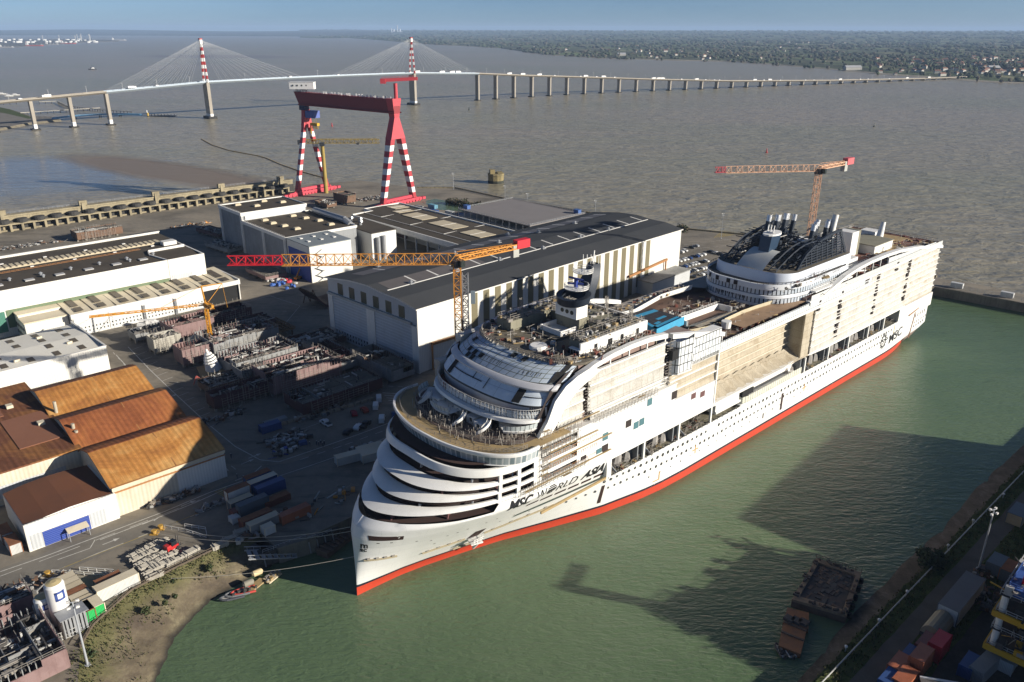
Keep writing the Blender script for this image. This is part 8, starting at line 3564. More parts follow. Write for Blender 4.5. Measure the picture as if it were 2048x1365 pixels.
m_.build('deck_gear', [RB, BHOLD, PIPED], t)['kind'] = 'stuff'
m_ = MB()
for k in range(5):
 p = q[2].lerp(q[1], .1 + k * .2) + (q[2] - q[3]).normalized() * .5
 m_.tube(p - zv * 1.2, p + zv * .2, .55, 10)
m_.build('tyre_fender', TYRE, t)
q2 = quad_frame(((1557, 1291), (1601, 1309), (1613, 1262), (1567, 1244)), 1.3)
q3 = quad_frame(((1566, 1246), (1617, 1258), (1618, 1226), (1575, 1215)), 1.5)
t = thing('work_barge', 'small orange rust work barge moored end on to the large one', 'barge', (0, 0, 0))
m_ = MB()
m_.hexa([p - zv * 2.4 for p in q2], q2)
m_.hexa([p - zv * 2.6 for p in q3], q3)
m_.build('hull', RBO, t)
m_ = MB()
for f in (.08, .5):
 a, b = q2[3].lerp(q2[0], f - .06), q2[2].lerp(q2[1], f - .06)
 m_.bar(a + zv * .15, b + zv * .15, .5, .4)
c = sum(q3, Vector()) / 4
for k in range(3):
 p = q3[0].lerp(q3[1], .2 + .3 * k).lerp(q3[3].lerp(q3[2], .2 + .3 * k), .25)
 m_.rbox(p + zv * .35, (2.0, 2.2, .8), R(43), 1)
m_.build('hatch', [RB, BHOLD], t)


def rib_boat(label, px, L, az, tube_m, z=.05):
 t = thing('dinghy', label, 'dinghy', G(px[0], px[1], z), az)
 m_ = MB()
 W2 = L * .19
 pts = [(-L / 2, W2, .45)] + [(-L * .1, W2, .5), (L * .22, W2 * .9, .55), (L * .4, W2 * .5, .65), (L / 2, 0, .75), (L * .4, -W2 * .5, .65), (L * .22, -W2 * .9, .55), (-L * .1, -W2, .5)] + [(-L / 2, -W2, .45)]
 for a, b in zip(pts, pts[1:]):
  m_.tube(a, b, L * .05, 8)
 m_.build('tube', tube_m, t, smooth=True)
 m_ = MB()
 m_.add([(x, y, .25) for x, y, _ in pts], [tuple(range(len(pts)))])
 m_.build('floor', GEARM[1], t)
 m_ = MB()
 m_.rbox((-L * .08, 0, .7), (.7, .6, 1.0))
 m_.rbox((-L * .25, 0, .5), (.6, .9, .5))
 m_.build('console', PIPED, t)
 m_ = MB()
 m_.rbox((-L / 2 - .2, 0, .6), (.5, .5, 1.1))
 m_.build('outboard', PIPED, t)
 return t


rib_boat('dark grey inflatable boat moored outermost by the left bank', (464, 1197), 6, 205, mat('rib_dark', (.07, .075, .085), .6))
rib_boat('grey inflatable boat between the dark one and the orange one', (475, 1190), 6, 205, mat('rib_grey', (.16, .165, .17), .6))
rib_boat('orange red inflatable boat moored against the wooden jetty', (487, 1186), 6, 205, mat('rib_red', (.55, .07, .05), .5))
for px, L, W_, lab, m in ((((497, 1183), (526, 1160)), 9, 2.2, 'narrow pale wooden jetty beside the inflatable boats', PLY), (((531, 1165), (556, 1145)), 7, 2.8, 'small cluttered work pontoon at the corner of the dock wall', TANL)):
 a, b = G(*px[0], .4), G(*px[1], .4)
 t = thing('jetty', lab, 'jetty', (a + b) / 2, az_of(a, b))
 L = (b - a).length
 m_ = MB()
 m_.box(-L / 2, L / 2, -W_ / 2, W_ / 2, -.1, .25)
 m_.build('deck', m, t)
 m_ = MB()
 for k in range(3):
  m_.box(-L / 2 + k * L / 3 + .3, -L / 2 + (k + 1) * L / 3 - .3, -W_ / 2 + .1, W_ / 2 - .1, -.7, -.1)
 m_.build('float', PIPED, t)
 if m is TANL:
  m_ = MB()
  for k in range(14):
   m_.rbox((br.uniform(-L / 2, L / 2), br.uniform(-1, 1), .5), (br.uniform(.3, 1.2), br.uniform(.3, .8), br.uniform(.2, .7)), br.random(), br.randrange(3))
  m_.build('gear', GEARM[:3], t)
for (u, v, m, lab) in ((515, 1151, mat('buoy_cream', (.62, .50, .28), .6, 0, .2), 'cream mooring buoy lying on the jetty'), (497, 1172, mat('buoy_grey', (.25, .23, .18), .7), 'grey mooring buoy behind the orange inflatable')):
 m_ = MB()
 m_.tube((-1.1, 0, .9), (1.1, 0, .9), .85, 12)
 m_.tube((-1.5, 0, .9), (-1.1, 0, .9), .4, 12, .85)
 m_.tube((1.1, 0, .9), (1.5, 0, .9), .85, 12, .4)
 tag(m_.build('mooring_buoy', m, smooth=True, loc=G(u, v, .5), rotz=.7), lab, 'buoy')
for (u, v, lab, m) in ((1560, 1304, 'dark white bottomed dinghy tied to the work barge', PIPED), (1577, 1305, 'pale inflatable dinghy tied to the end of the work barge', PIPEW)):
 rib_boat(lab, (u, v), 4.2, 100, m)

# ---- quay clutter of the left yard
FY = mat('bollard_yellow', (.50, .29, .05), .6, 0, .4)
for (u, v, lab) in ((322, 1058, 'yellow mooring bollard by the road, farther of two'), (309, 1068, 'yellow mooring bollard by the road, nearer of two'), (96, 1151, 'yellow mooring bollard above the green containers')):
 t = thing('bollard', lab, 'bollard', G(u, v, 5))
 m_ = MB()
 m_.tube((0, 0, 0), (0, 0, .9), .55, 10, .42)
 m_.tube((0, 0, .9), (0, 0, 1.15), .75, 10)
 m_.build('post', FY, t)
 MB().box(-1.1, 1.1, -.9, .9, 0, .15).build('base', FY, t)
br = random.Random(6)
LAGG = mat('weathered_pipe_bundle', (.40, .37, .31), .7, 0, .45, .6, (.2, .17, .13))
for k in range(26):
 c_, r_ = k % 5, k // 5
 u, v = 268 + c_ * 13 + r_ * 8 + br.uniform(-3, 3), 1112 - c_ * 6 + r_ * 8.5 + br.uniform(-2, 2)
 m_ = MB()
 L = br.uniform(2.6, 5)
 n = br.randrange(4, 7)
 for j in range(n):
  for i in range(3):
   m_.tube((-L / 2 + br.uniform(-.3, .3), (j - n / 2) * .34, .3 + i * .34), (L / 2 + br.uniform(-.3, .3), (j - n / 2) * .34, .3 + i * .34), .15, 5)
 for x in (-L * .3, L * .3):
  m_.box(x - .08, x + .08, -n * .18, n * .18, 0, 1.25)
 tag(m_.build('pipe_bundle', LAGG, loc=G(u, v, 5.02), rotz=R(50 + br.uniform(-8, 8))), 'bundle of weathered pipes stored in rows near the red forklift', 'pipe bundle', 'pipe bundles by the forklift')
for (u, v, az, lab) in ((383, 1108, 52, 'lone pipe bundle to the right of the red forklift'), (440, 1095, 40, 'pale crate of pipes on the edge of the bank, right of two'), (484, 1067, 40, 'pale crate of pipes on the edge of the bank by the containers'), (460, 1083, 40, 'small pale crate between two larger ones on the bank edge')):
 m_ = MB()
 for j in range(5):
  for i in range(3):
   m_.tube((-2.2, (j - 2) * .4, .3 + i * .4), (2.2, (j - 2) * .4, .3 + i * .4), .18, 6)
 for x in (-1.5, 1.5):
  m_.box(x - .08, x + .08, -1.1, 1.1, 0, 1.5)
 tag(m_.build('pipe_crate', LAGG, loc=G(u, v, 5.02), rotz=R(az)), lab, 'pipe crate')
t = thing('forklift', 'red and black telescopic forklift beside the rows of pipe bundles', 'forklift', G(345, 1100, 5.02), 60)
m_ = MB()
m_.box(-2, 1.4, -1, 1, .7, 1.6)
m_.hexa([(-2, -.9, 1.6), (-.6, -.9, 1.6), (-.6, .9, 1.6), (-2, .9, 1.6)], [(-1.9, -.8, 2.2), (-.8, -.8, 2.2), (-.8, .8, 2.2), (-1.9, .8, 2.2)])
m_.build('body', mat('forklift_red', (.5, .03, .03), .4), t)
m_ = MB()
m_.box(-.5, 1.1, -.8, .8, 1.6, 2.8)
m_.build('cab', CGL, t)
m_ = MB()
for y in (-.45, .45):
 m_.bar((1.9, y, .2), (1.9, y, 3.6), .2)
 m_.bar((1.9, y, .3), (3.2, y, .3), .22, .12)
m_.build('mast', PIPED, t)
for x in (-1.3, 1.0):
 for y in (-1, 1):
  MB().tube((x, y - .2, .55), (x, y + .2, .55), .55, 10).build('wheel', TYRE, t)
t = thing('boom_lift', 'orange boom lift standing by the pile near the blue sliding door', 'boom lift', G(596, 560, 5.02), 60)
m_ = MB()
m_.box(-2, 2, -1.1, 1.1, .7, 1.8)
m_.bar((-1, 0, 1.8), (4, 1, 6.5), .6)
m_.bar((4, 1, 6.5), (6, 1, 9), .4)
m_.build('boom', OR_, t)
m_ = MB()
m_.box(5, 7, 0, 2, 8.8, 10)
m_.build('basket', mat('basket_yellow', (.5, .3, .1), .6), t)
for x in (-1.5, 1.5):
 for y in (-1.1, 1.1):
  MB().tube((x, y - .2, .6), (x, y + .2, .6), .6, 10).build('wheel', TYRE, t)
for (u, v, lab) in ((415, 771, 'small coral red excavator at the edge of the parking strip'),):
 t = thing('excavator', lab, 'excavator', G(u, v, 5.02), 200)
 m_ = MB()
 m_.box(-1.4, 1.4, -1.2, 1.2, 1.0, 2.2)
 m_.box(-.2, 1.2, .1, 1.2, 2.2, 3.4)
 m_.build('body', mat('coral_red', (.5, .12, .10), .5), t)
 m_ = MB()
 m_.bar((1, 0, 1.8), (3.6, 0, 4.4), .5)
 m_.bar((3.6, 0, 4.4), (5, 0, 1.0), .4)
 m_.build('arm', MATS['coral_red'], t)
 m_ = MB()
 for y in (-1.1, 1.1):
  m_.box(-1.8, 1.8, y - .3, y + .3, 0, .9)
 m_.build('track', TYRE, t)
# heap of bags and drums near the workshop
hp = random.Random(8)
HM = [PIPEW, mat('bag_red', (.5, .04, .06), .6), mat('bag_blue', (.05, .13, .42), .6), GEARM[1], PIPED]
for k in range(58):
 u, v = hp.gauss(0, 1), hp.gauss(0, 1)
 p = G(556 + u * 15 + v * 5, 561 + v * 7 + u * 2, 5.02)
 i = 1 if (u > .0 and v < .5 and hp.random() < .5) else (2 if v > .6 and hp.random() < .6 else hp.choice((0, 0, 3, 4)))
 m_ = MB()
 m_.blob((0, 0, .8), hp.uniform(.7, 1.3), 1, (1.2, .9, .9), .2, hp)
 tag(m_.build('sack', HM[i], loc=p, rotz=hp.random() * 3), ['pale bulk sack', 'red bulk sack', 'blue bulk sack', 'off white bulk sack', 'black bulk sack'][i] + ' in the heap before the blue sliding door', 'sack', 'sacks heaped before the blue door')
# white work boat standing on the yard
t = thing('motor_boat', 'white motor boat standing ashore in front of the folding doors', 'boat', G(304, 655, 5.02), 10)
m_ = MB()
m_.loft([[(x, y * s, z) for x, y in ((-6, 1.9), (1, 2.0), (5, 1.2), (7.5, 0), (5, -1.2), (1, -2.0), (-6, -1.9))] for z, s in ((.6, .5), (1.4, .95), (2.4, 1.0))], 0, True)
m_.box(-6, 4, -1.8, 1.8, 2.2, 2.4)
m_.build('hull', TW, t)
m_ = MB()
m_.hexa([(-2, -1.4, 2.4), (4, -1, 2.4), (4, 1, 2.4), (-2, 1.4, 2.4)], [(-1.8, -1.2, 3.8), (1.2, -.9, 3.8), (1.2, .9, 3.8), (-1.8, 1.2, 3.8)])
m_.box(-5.5, 2, -1.1, 1.1, 3.8, 3.95)
m_.build('cabin', TW, t)
m_ = MB()
for x in (-4, 0, 4):
 m_.box(x - .3, x + .3, -1, 1, 0, .8)
m_.build('cradle', PIPED, t)
# concrete blocks in a row
for k in range(16):
 t_ = k / 15
 u, v = 527 + 200 * t_ + (14 if k > 7 else 0), 862 - 60 * t_
 m_ = MB()
 m_.box(-1.1, 1.1, -.5, .5, 0, 1.1)
 m_.box(-.4, .4, -.25, .25, 1.1, 1.3)
 tag(m_.build('concrete_block', mat('block_tan', (.36, .30, .22), .9, 0, .4, .6), loc=G(u, v, 5.01), rotz=R(43 + rnd.uniform(-9, 9))), 'tan concrete block in the line between parked cars and hull sections', 'block', 'concrete blocks lining the yard')
# loose heaps of gear on the ground
for (u, v, L, W_, n, lab) in ((575, 880, 14, 9, 130, 'sprawl of scaffold parts beside the white pickup'), (640, 830, 20, 5, 60, 'scattered timber and tubes behind the concrete blocks'), (300, 760 + 60, 0, 0, 0, ''), (450, 835, 16, 6, 60, 'pallets and pipes at the bend of the yard road'),
      (572, 905, 8, 3, 26, 'blue trailer load of beams at the road bend'), (345, 1000, 16, 3, 60, 'stacked racks and pipes along the vaulted shed wall'), (395, 968, 12, 3, 40, 'black crates and bars by the corner of the vaulted shed'), (435, 1010, 12, 2, 34, 'rusty girder pieces lying beside the road'),
      (62, 1180, 16, 6, 70, 'grey machine frames heaped below the road at the left'), (1975, 1200, 10, 5, 50, 'dark lumps of scrap beside the long white container'), (1960, 1155, 9, 4, 40, 'jumble of grey beams at the foot of the light mast'), (90, 1075, 12, 2.4, 34, 'bins and crates before the blue shutter'),
      (590, 432, 30, 10, 120, 'pale scaffold clutter in the dry dock behind the workshops'), (745, 398, 26, 12, 110, 'white frames and boxes between the gantry legs'), (380, 452, 26, 8, 70, 'orange and white machines beside the runway'), (60, 492, 40, 8, 90, 'pink steel parts stored below the runway'), (720, 900, 10, 4, 40, 'yellow and red gear around the white cabins'),
      (640, 1010, 24, 8, 40, 'scattered debris on the dark quay near the orange container'), (505, 1070, 10, 3, 40, 'grey gangway parts by the dock corner'), (30, 1262, 10, 6, 40, 'rusty rods lying between pink sections')):
 if not n:
  continue
 m_ = MB()
 zb = ZE if u > 1500 else 5
 for k in range(n):
  x, y = rnd.uniform(-L / 2, L / 2), rnd.uniform(-W_ / 2, W_ / 2)
  q = rnd.random()
  if q < .45:
   m_.rbox((x, y, .4 + rnd.random() * .6), (rnd.uniform(.4, 2.2), rnd.uniform(.3, 1.4), rnd.uniform(.3, 1.2)), rnd.random() * 3, rnd.randrange(5))
  else:
   m_.bar((x, y, .2), (x + rnd.uniform(-3, 3), y + rnd.uniform(-1.5, 1.5), rnd.choice((.25, .3, 1.6))), rnd.choice((.12, .2, .3)), m=rnd.randrange(5))
 o = m_.build('gear_heap', [PIPEW if u < 900 else PIPED, STEELW, RUSTS, PIPED, BLUE if 'blue' in lab else (OR_ if 'orange' in lab else GRYB)], loc=G(u, v, zb), rotz=R(43))
 tag(o, lab, 'gear heap', kind='stuff')
# fence along the bank and steel walkway frames
m_ = MB()
fp = [G(u, v, 5) for u, v in bank_top_px[1:]]
for a, b in zip(fp, fp[1:]):
 m_.rail([a, b], 1.2, 1.6, .12, rails=2)
 m_.bar(a + zv * .35, b + zv * .35, .3, .35)
tag(m_.build('guard_rail', mat('rail_brown', (.13, .10, .07), .8, 0, .3)), 'dark guard rail along the top of the left bank', 'guard rail')
for (pts, lab) in ((((330, 1058), (372, 1066), (415, 1079), (412, 1062), (370, 1055)), 'white tube walkway frame running from the road bollards'), (((105, 1148), (150, 1150), (225, 1155), (228, 1147), (160, 1142)), 'white tube walkway frame beside the single yellow bollard')):
 m_ = MB()
 q = [G(u, v, 5) for u, v in pts]
 m_.rail(q, 1.2, 2.2, .12, rails=2)
 tag(m_.build('walkway_frame', TRIM), lab, 'walkway frame')
# dock wall details at the bow
DOCKC = mat('dock_wall_dark', (.10, .09, .075), .9, 0, .7, .25, (.04, .038, .035), True, bump=.5)
for px, w_, h, lab in (((566, 1110), 12, 4.4, 'dark concrete dock pier at the corner before the bow'), ((636, 1090), 7, 4.2, 'dark concrete dock pier nearest the stem of the ship')):
 t = thing('dock_pier', lab, 'dock pier', G(px[0], px[1], 0), 35)
 m_ = MB()
 m_.box(-w_ / 2, w_ / 2, -2.6, 4, -2, h)
 m_.tube((-w_ / 2, .5, -2), (-w_ / 2, .5, h), 3, 12)
 m_.tube((w_ / 2, .5, -2), (w_ / 2, .5, h), 3, 12)
 m_.build('wall', DOCKC, t)
 m_ = MB()
 for k in range(4):
  m_.bar((-w_ / 2 + k * w_ / 3, -2.8, 4), (-w_ / 2 + k * w_ / 3 + .3, -2.8, .2), .3)
 m_.rail([(-w_ / 2, -2.4, h), (w_ / 2, -2.4, h)], 1.1, 1.4, .1)
 m_.build('ladder', STEEL, t)
t = thing('dock_stair', 'grey steel stair descending the dock wall corner beside the bank', 'stair', G(543, 1098, 5), 120)
m_ = MB()
for k in range(8):
 m_.box(-2.2, 2.2, -6 + k * 1.6, -5 + k * 1.6, -3.6 + k * .5, -3.3 + k * .5)
for x in (-2.2, 2.2):
 m_.bar((x, -6, -2.4), (x, 6.6, 1.6), .16)
 m_.bar((x, -6, -3.6), (x, 6.6, .4), .3)
 for k in range(8):
  m_.bar((x, -6 + k * 1.7, -3.6 + k * .5), (x, -6 + k * 1.7, -2.4 + k * .53), .1)
m_.build('flight', STEEL, t)
t = thing('dock_gate', 'rusty low dock gate lying in the shade beside the stem', 'dock gate', G(678, 1088, 0), 60)
m_ = MB()
m_.box(-7, 7, -2, 2, -1.5, 1.6)
for k in range(9):
 m_.box(-7 + k * 1.6, -6.4 + k * 1.6, -2.2, 2.2, 1.6, 2.0)
m_.build('gate', RB, t)

# ---- offshore platform at the right edge and the tall module beyond it
PY_ = mat('platform_yellow', (.60, .33, .02), .5, 0, .2, .4)
PB_ = mat('platform_blue', (.04, .10, .32), .5, 0, .2)
t = thing('offshore_platform', 'yellow beamed offshore platform module packed with pipes at the right edge', 'platform', (130, 145, ZE), 45)
m_ = MB()
for x in (-20, -7, 7, 20):
 for y in (-13, 0, 13):
  m_.tube((x, y, 0), (x, y, 19), .7, 8)
m_.build('leg', TRIM, t)
m_ = MB()
for z in (5.5, 10, 14.5, 19):
 m_.box(-21, 21, -14, 14, z - .15, z)
m_.build('deck', BHOLD, t)
m_ = MB()
for z in (5.5, 14.5):
 for y in (-14.3, 14.3):
  m_.box(-21.4, 21.4, y - .25, y + .25, z - 1.1, z + .3)
 for x in (-21.3, 21.3):
  m_.box(x - .25, x + .25, -14.3, 14.3, z - 1.1, z + .3)
m_.build('edge_beam', PY_, t)
m_ = MB()
for i in range(420):
 x, y = rnd.uniform(-20.5, 20.5), rnd.uniform(-13.8, 13.8)
 if rnd.random() < .5:
  x = rnd.choice((-1, 1)) * rnd.uniform(17, 20.8)
 z = rnd.choice((5.5, 10, 14.5, 19))
 if rnd.random() < .55:
  m_.bar((x, y, z + .5), (x + rnd.uniform(-6, 6) * .7, y + rnd.uniform(-3, 3), z + rnd.choice((.5, 2, 3))), rnd.choice((.15, .25, .4)), m=rnd.randrange(4))
 else:
  m_.rbox((x, y, z + .9), (rnd.uniform(.6, 2.6), rnd.uniform(.6, 2.2), rnd.uniform(.6, 2.6)), 0, rnd.randrange(4))
pl_ = m_.build('plant', [PIPEW, PIPED, STEELW, PY_], t)
m_ = MB()
for z in (5.5, 10, 14.5, 19):
 m_.rail([(-21, -14, z), (-21, 14, z), (21, 14, z), (21, -14, z), (-21, -14, z)], 1.2, 2, .1, rails=2)
m_.build('railing', PIPEW, t)
m_ = MB()
m_.box(-20, -10, 6, 13, 19, 21)
m_.rail([(-20, 6, 21), (-10, 6, 21), (-10, 13, 21), (-20, 13, 21), (-20, 6, 21)], 1.1, 1.4, .14)
m_.build('blue_cellar', PB_, t)
m_ = MB()
m_.truss((-16, 10, 21), (-16, 10, 31), 2.2, 7, .18, .12)
m_.truss((-16, 10, 30), (-2, 6, 33), (1.0, 1.0), 7, .14, .08)
m_.build('deck_crane', RD, t)
# tall module off the frame whose shade lies across the basin
A0, B0 = Vector((197, 163, ZE)), Vector((252, 223, ZE))
t = thing('module_hall', 'tall blue grey assembly hall standing on the right quay beyond the platform', 'hall', A0, az_of(A0, B0))
LH_ = (B0 - A0).length
m_ = MB()
m_.box(0, LH_, -46, 0, 0, 40.5)
m_.build('wall', CLADG, t)
m_ = MB()
m_.box(-.6, LH_ + .6, -46.6, .6, 40.5, 41.2)
m_.box(10, 22, -30, -14, 41.2, 43.5)
m_.build('roof', DARKROOF, t)
m_ = MB()
m_.box(18, LH_ - 18, 0.02, .2, 0, 30)
m_.build('door', DOORG, t)
t = thing('stores_hall', 'lower grey stores hall on the right quay next to the tall assembly hall', 'hall', (150, 96, ZE), 45)
m_ = MB()
m_.box(0, 58, -40, 0, 0, 24)
m_.build('wall', CLADG, t)
m_ = MB()
m_.box(-.5, 58.5, -40.5, .5, 24, 24.6)
m_.build('roof', DARKROOF, t)

# ---- people, tiny in the view
def person_mesh(name, pose):
 vs_, es_, rad = [], [], []

 def v(p, r_):
  vs_.append(p)
  rad.append(r_)
  return len(vs_) - 1
 hip = v((0, 0, .95), .15)
 ch = v((0, .03, 1.3), .17)
 nk = v((0, .02, 1.5), .07)
 hd = v((0, .05, 1.64), .10)
 tp = v((0, .05, 1.76), .09)
 es_ += [(hip, ch), (ch, nk), (nk, hd), (hd, tp)]
 for s in (-1, 1):
  st = pose * s
  kn, an, to = v((s * .11, .05 + st * .14, .5), .075), v((s * .11, -.02 + st * .26, .08), .05), v((s * .11, .14 + st * .26, .04), .045)
  th = v((s * .1, .02, .85), .1)
  es_ += [(hip, th), (th, kn), (kn, an), (an, to)]
  sh, el, wr, ha = v((s * .21, .02, 1.42), .07), v((s * .27, -.02 - st * .12, 1.13), .05), v((s * .25, .12 - st * .2, .92), .04), v((s * .24, .16 - st * .2, .84), .035)
  es_ += [(ch, sh), (sh, el), (el, wr), (wr, ha)]
 me = bpy.data.meshes.new(name)
 me.from_pydata(vs_, es_, [])
 ob = bpy.data.objects.new(name, me)
 COL.objects.link(ob)
 ob.modifiers.new('skin', 'SKIN')
 for d, r_ in zip(me.skin_vertices[0].data, rad):
  d.radius = (r_, r_)
 me.skin_vertices[0].data[0].use_root = True
 sb = ob.modifiers.new('sub', 'SUBSURF')
 sb.levels = 1
 sb.render_levels = 1
 m2 = bpy.data.meshes.new_from_object(ob.evaluated_get(bpy.context.evaluated_depsgraph_get()))
 bpy.data.objects.remove(ob)
 return m2


CLD = [mat('work_navy', (.02, .025, .05), .8), mat('work_orange', (.55, .16, .03), .7)]
pm = [person_mesh('person', .6), person_mesh('person', .0)]
for q in pm:
 q.materials.append(CLD[0])
 for pol in q.polygons:
  pol.use_smooth = True
hm_ = MB().blob((0, .05, 1.78), .14, 1, (1, 1.1, .7), .03).build('helmet', SHW)
hmesh = hm_.data
bpy.data.objects.remove(hm_)


def person(label, loc, i, az, group=None):
 o = bpy.data.objects.new('person', pm[i])
 COL.objects.link(o)
 o.location = loc
 o.rotation_euler.z = R(az)
 tag(o, label, 'person', group)
 h = bpy.data.objects.new('helmet', hmesh)
 COL.objects.link(h)
 h.parent = o


for k, (s, n, z, lab) in enumerate(((56, 8, 53.9, 'dark clad worker at the roof edge above the glazing, nearest the mast side'), (58.5, 12, 53.9, 'dark clad worker standing by the white round pool on the top deck'), (64, 18.5, 53.95, 'dark clad worker walking past the white deck house wall'), (73, 18.3, 53.95, 'dark clad worker beside a doorway of the white deck house'),
      (150, -17, 45.6, 'dark clad worker on the grey walkway near the curved white rail'), (157, -18, 45.6, 'dark clad worker at the far end of the grey walkway'), (170, 16, 44.2, 'dark clad worker on the plywood walk, left of a pair'), (171.4, 17, 44.2, 'dark clad worker on the plywood walk, right of a pair'))):
 person(lab, SW(s, n, z), k % 2, 40 * k)
for k, (u, v, lab) in enumerate(((620, 893, 'dark clad worker alone on the quay left of the group of people'), (634, 891, 'one of the dark clad people standing together on the quay'), (638, 893, 'one of the dark clad people standing together on the quay'), (642, 890, 'one of the dark clad people standing together on the quay'), (646, 894, 'one of the dark clad people standing together on the quay'), (649, 891, 'one of the dark clad people standing together on the quay'),
      (463, 917, 'dark clad person walking along the road by the vaulted shed'), (475, 958, 'dark clad person at the kerb near the striped crossing'))):
 person(lab, G(u, v, 5.02), k % 2, 70 * k, 'people standing together on the quay' if 0 < k < 6 else None)
# ================================================================ far shores, town, trees, estuary things
FARL = NT('far_land')
g = FARL
f1 = g.noise(g.coord('World', (1, .35, 1)), .0045, 6, .7, .5)
vor = g.n('ShaderNodeTexVoronoi')
g.link(g.coord('World', (1, .45, 1), (0, 0, R(20))), vor.inputs['Vector'])
vor.inputs['Scale'].default_value = .0065
sep = g.n('ShaderNodeSeparateColor')
g.link(vor.outputs['Color'], sep.inputs[0])
fld = g.ramp(sep.outputs[0], [(.0, (.09, .10, .055)), (.35, (.16, .21, .085)), (.55, (.08, .085, .05)), (.75, (.25, .25, .13)), (1.0, (.19, .17, .11))])
c = g.mix(g.ramp(f1, [(.42, 0.0), (.55, 1.0)]), fld, (.07, .078, .048))
n2 = g.noise(g.coord('World'), .03, 5, .7)
c = g.mix(.5, c, g.mix(1.0, c, g.ramp(n2, [(.25, .45), (.75, 1.4)]), 'MULTIPLY'))
FARL = g.done(c, .95, 0, .1)
coast_px = [(600, 76.0), (640, 77.5), (700, 77), (735, 79), (780, 83), (870, 90), (930, 93), (1000, 97), (1040, 103), (1090, 110), (1200, 117), (1350, 121.5), (1480, 124.5), (1560, 131),
   (1620, 136), (1700, 143), (1780, 151), (1850, 155), (1905, 159), (1960, 165), (2060, 168), (2400, 172)]
coast = [G(u, v, 0) for u, v in coast_px]
rows = []
C_ = resample(coast, 120)
for k in range(26):
 t = (k / 25) ** 2.2
 row = []
 for p in C_:
  d = Vector((p.x * .35, 1, 0)).normalized() if False else Vector((p.x, p.y, 0)).normalized()
  dist = t * 26000
  q = p + d * dist
  z = 1.2 + min(6, dist * .02) + (mnoise.noise((q.x * .0004, q.y * .0004, 0)) * .5 + .5) * min(55, dist * .0042) + min(75, max(0, dist - 7000) * .0085)
  row.append((q.x, q.y, z if k else -.5))
 rows.append(row)
tag(MB().loft(rows).build('far_shore', FARL, smooth=True), kind='structure')
SAND = mat('shore_sand', (.30, .26, .19), .9, 0, .5, .02, (.16, .15, .12))
mb = MB()
lo, hi = [], []
for i, p in enumerate(C_):
 d = Vector((p.x, p.y, 0)).normalized()
 w_ = 30 + 45 * abs(mnoise.noise((p.x * .003, 1, 0)))
 lo.append(tuple(p - d * 14 + Vector((0, 0, .3))))
 hi.append(tuple(p + d * w_ + Vector((0, 0, 3.0))))
tag(mb.loft([lo, hi]).build('far_beach', SAND), kind='structure')
# the opposite low hills closing the horizon at the left
rows = []
base = [G(u, v, 0) for u, v in ((-900, 70), (-400, 70.5), (0, 71.2), (300, 71.8), (600, 73.5), (760, 76))]
B_ = resample(base, 60)
for k in range(10):
 t = k / 9
 row = []
 for p in B_:
  d = Vector((p.x, p.y, 0)).normalized()
  dist = t * 9000
  q = p + d * dist
  row.append((q.x, q.y, -1 + 95 * t ** .7 + 45 * mnoise.noise((q.x * .00018, q.y * .00018, 2)) * t))
 rows.append(row)
tag(MB().loft(rows).build('far_hills', mat('far_hill_woods', (.035, .042, .035), .95, 0, .5, .0006, (.06, .065, .045)), smooth=True), kind='structure')
# refinery shore at the left
rp = [G(u, v, 0) for u, v in ((-700, 104), (-200, 99), (0, 95.5), (40, 94.5), (60, 91.5), (130, 88), (180, 84.5), (235, 83.5), (240, 81), (120, 80), (0, 80.5), (-700, 84))]
mb = MB()
mb.prism([(p.x, p.y) for p in rp], -2, 4, bottom=False)
tag(mb.build('refinery_ground', mat('refinery_soil', (.085, .08, .07), .9, 0, .5, .003, (.16, .15, .13))), kind='structure')
TANKW = mat('tank_white', (.62, .62, .6), .6, 0, .2, .05)
rr = random.Random(5)
for k in range(34):
 u, v = rr.uniform(0, 190), rr.uniform(79.8, 86.5)
 p = G(u, v, 4)
 m_ = MB()
 r_, h = rr.uniform(14, 32), rr.uniform(10, 18)
 m_.tube((0, 0, 0), (0, 0, h), r_, 14)
 m_.tube((0, 0, h), (0, 0, h + 2), r_, 14, r_ * .2)
 tag(m_.build('storage_tank', TANKW, loc=p), 'white cylindrical storage tank at the far refinery across the estuary', 'tank', 'tanks of the far refinery')
for k in range(9):
 u, v = rr.uniform(85, 185), rr.uniform(80, 83)
 p = G(u, v, 4)
 m_ = MB()
 h = rr.uniform(45, 95)
 m_.truss((0, 0, 0), (0, 0, h), 5, 9, .7)
 m_.tube((0, 0, 0), (0, 0, h * .9), 2.2, 8, 1.5)
 tag(m_.build('refinery_tower', TANKW, loc=p), 'thin pale tower rising above the far refinery', 'tower', 'towers of the far refinery')
HRED = mat('hull_dull_red', (.40, .07, .06), .6, 0, .2, .05)
HBLK = mat('hull_black', (.03, .032, .038), .6, 0, .2, .05)


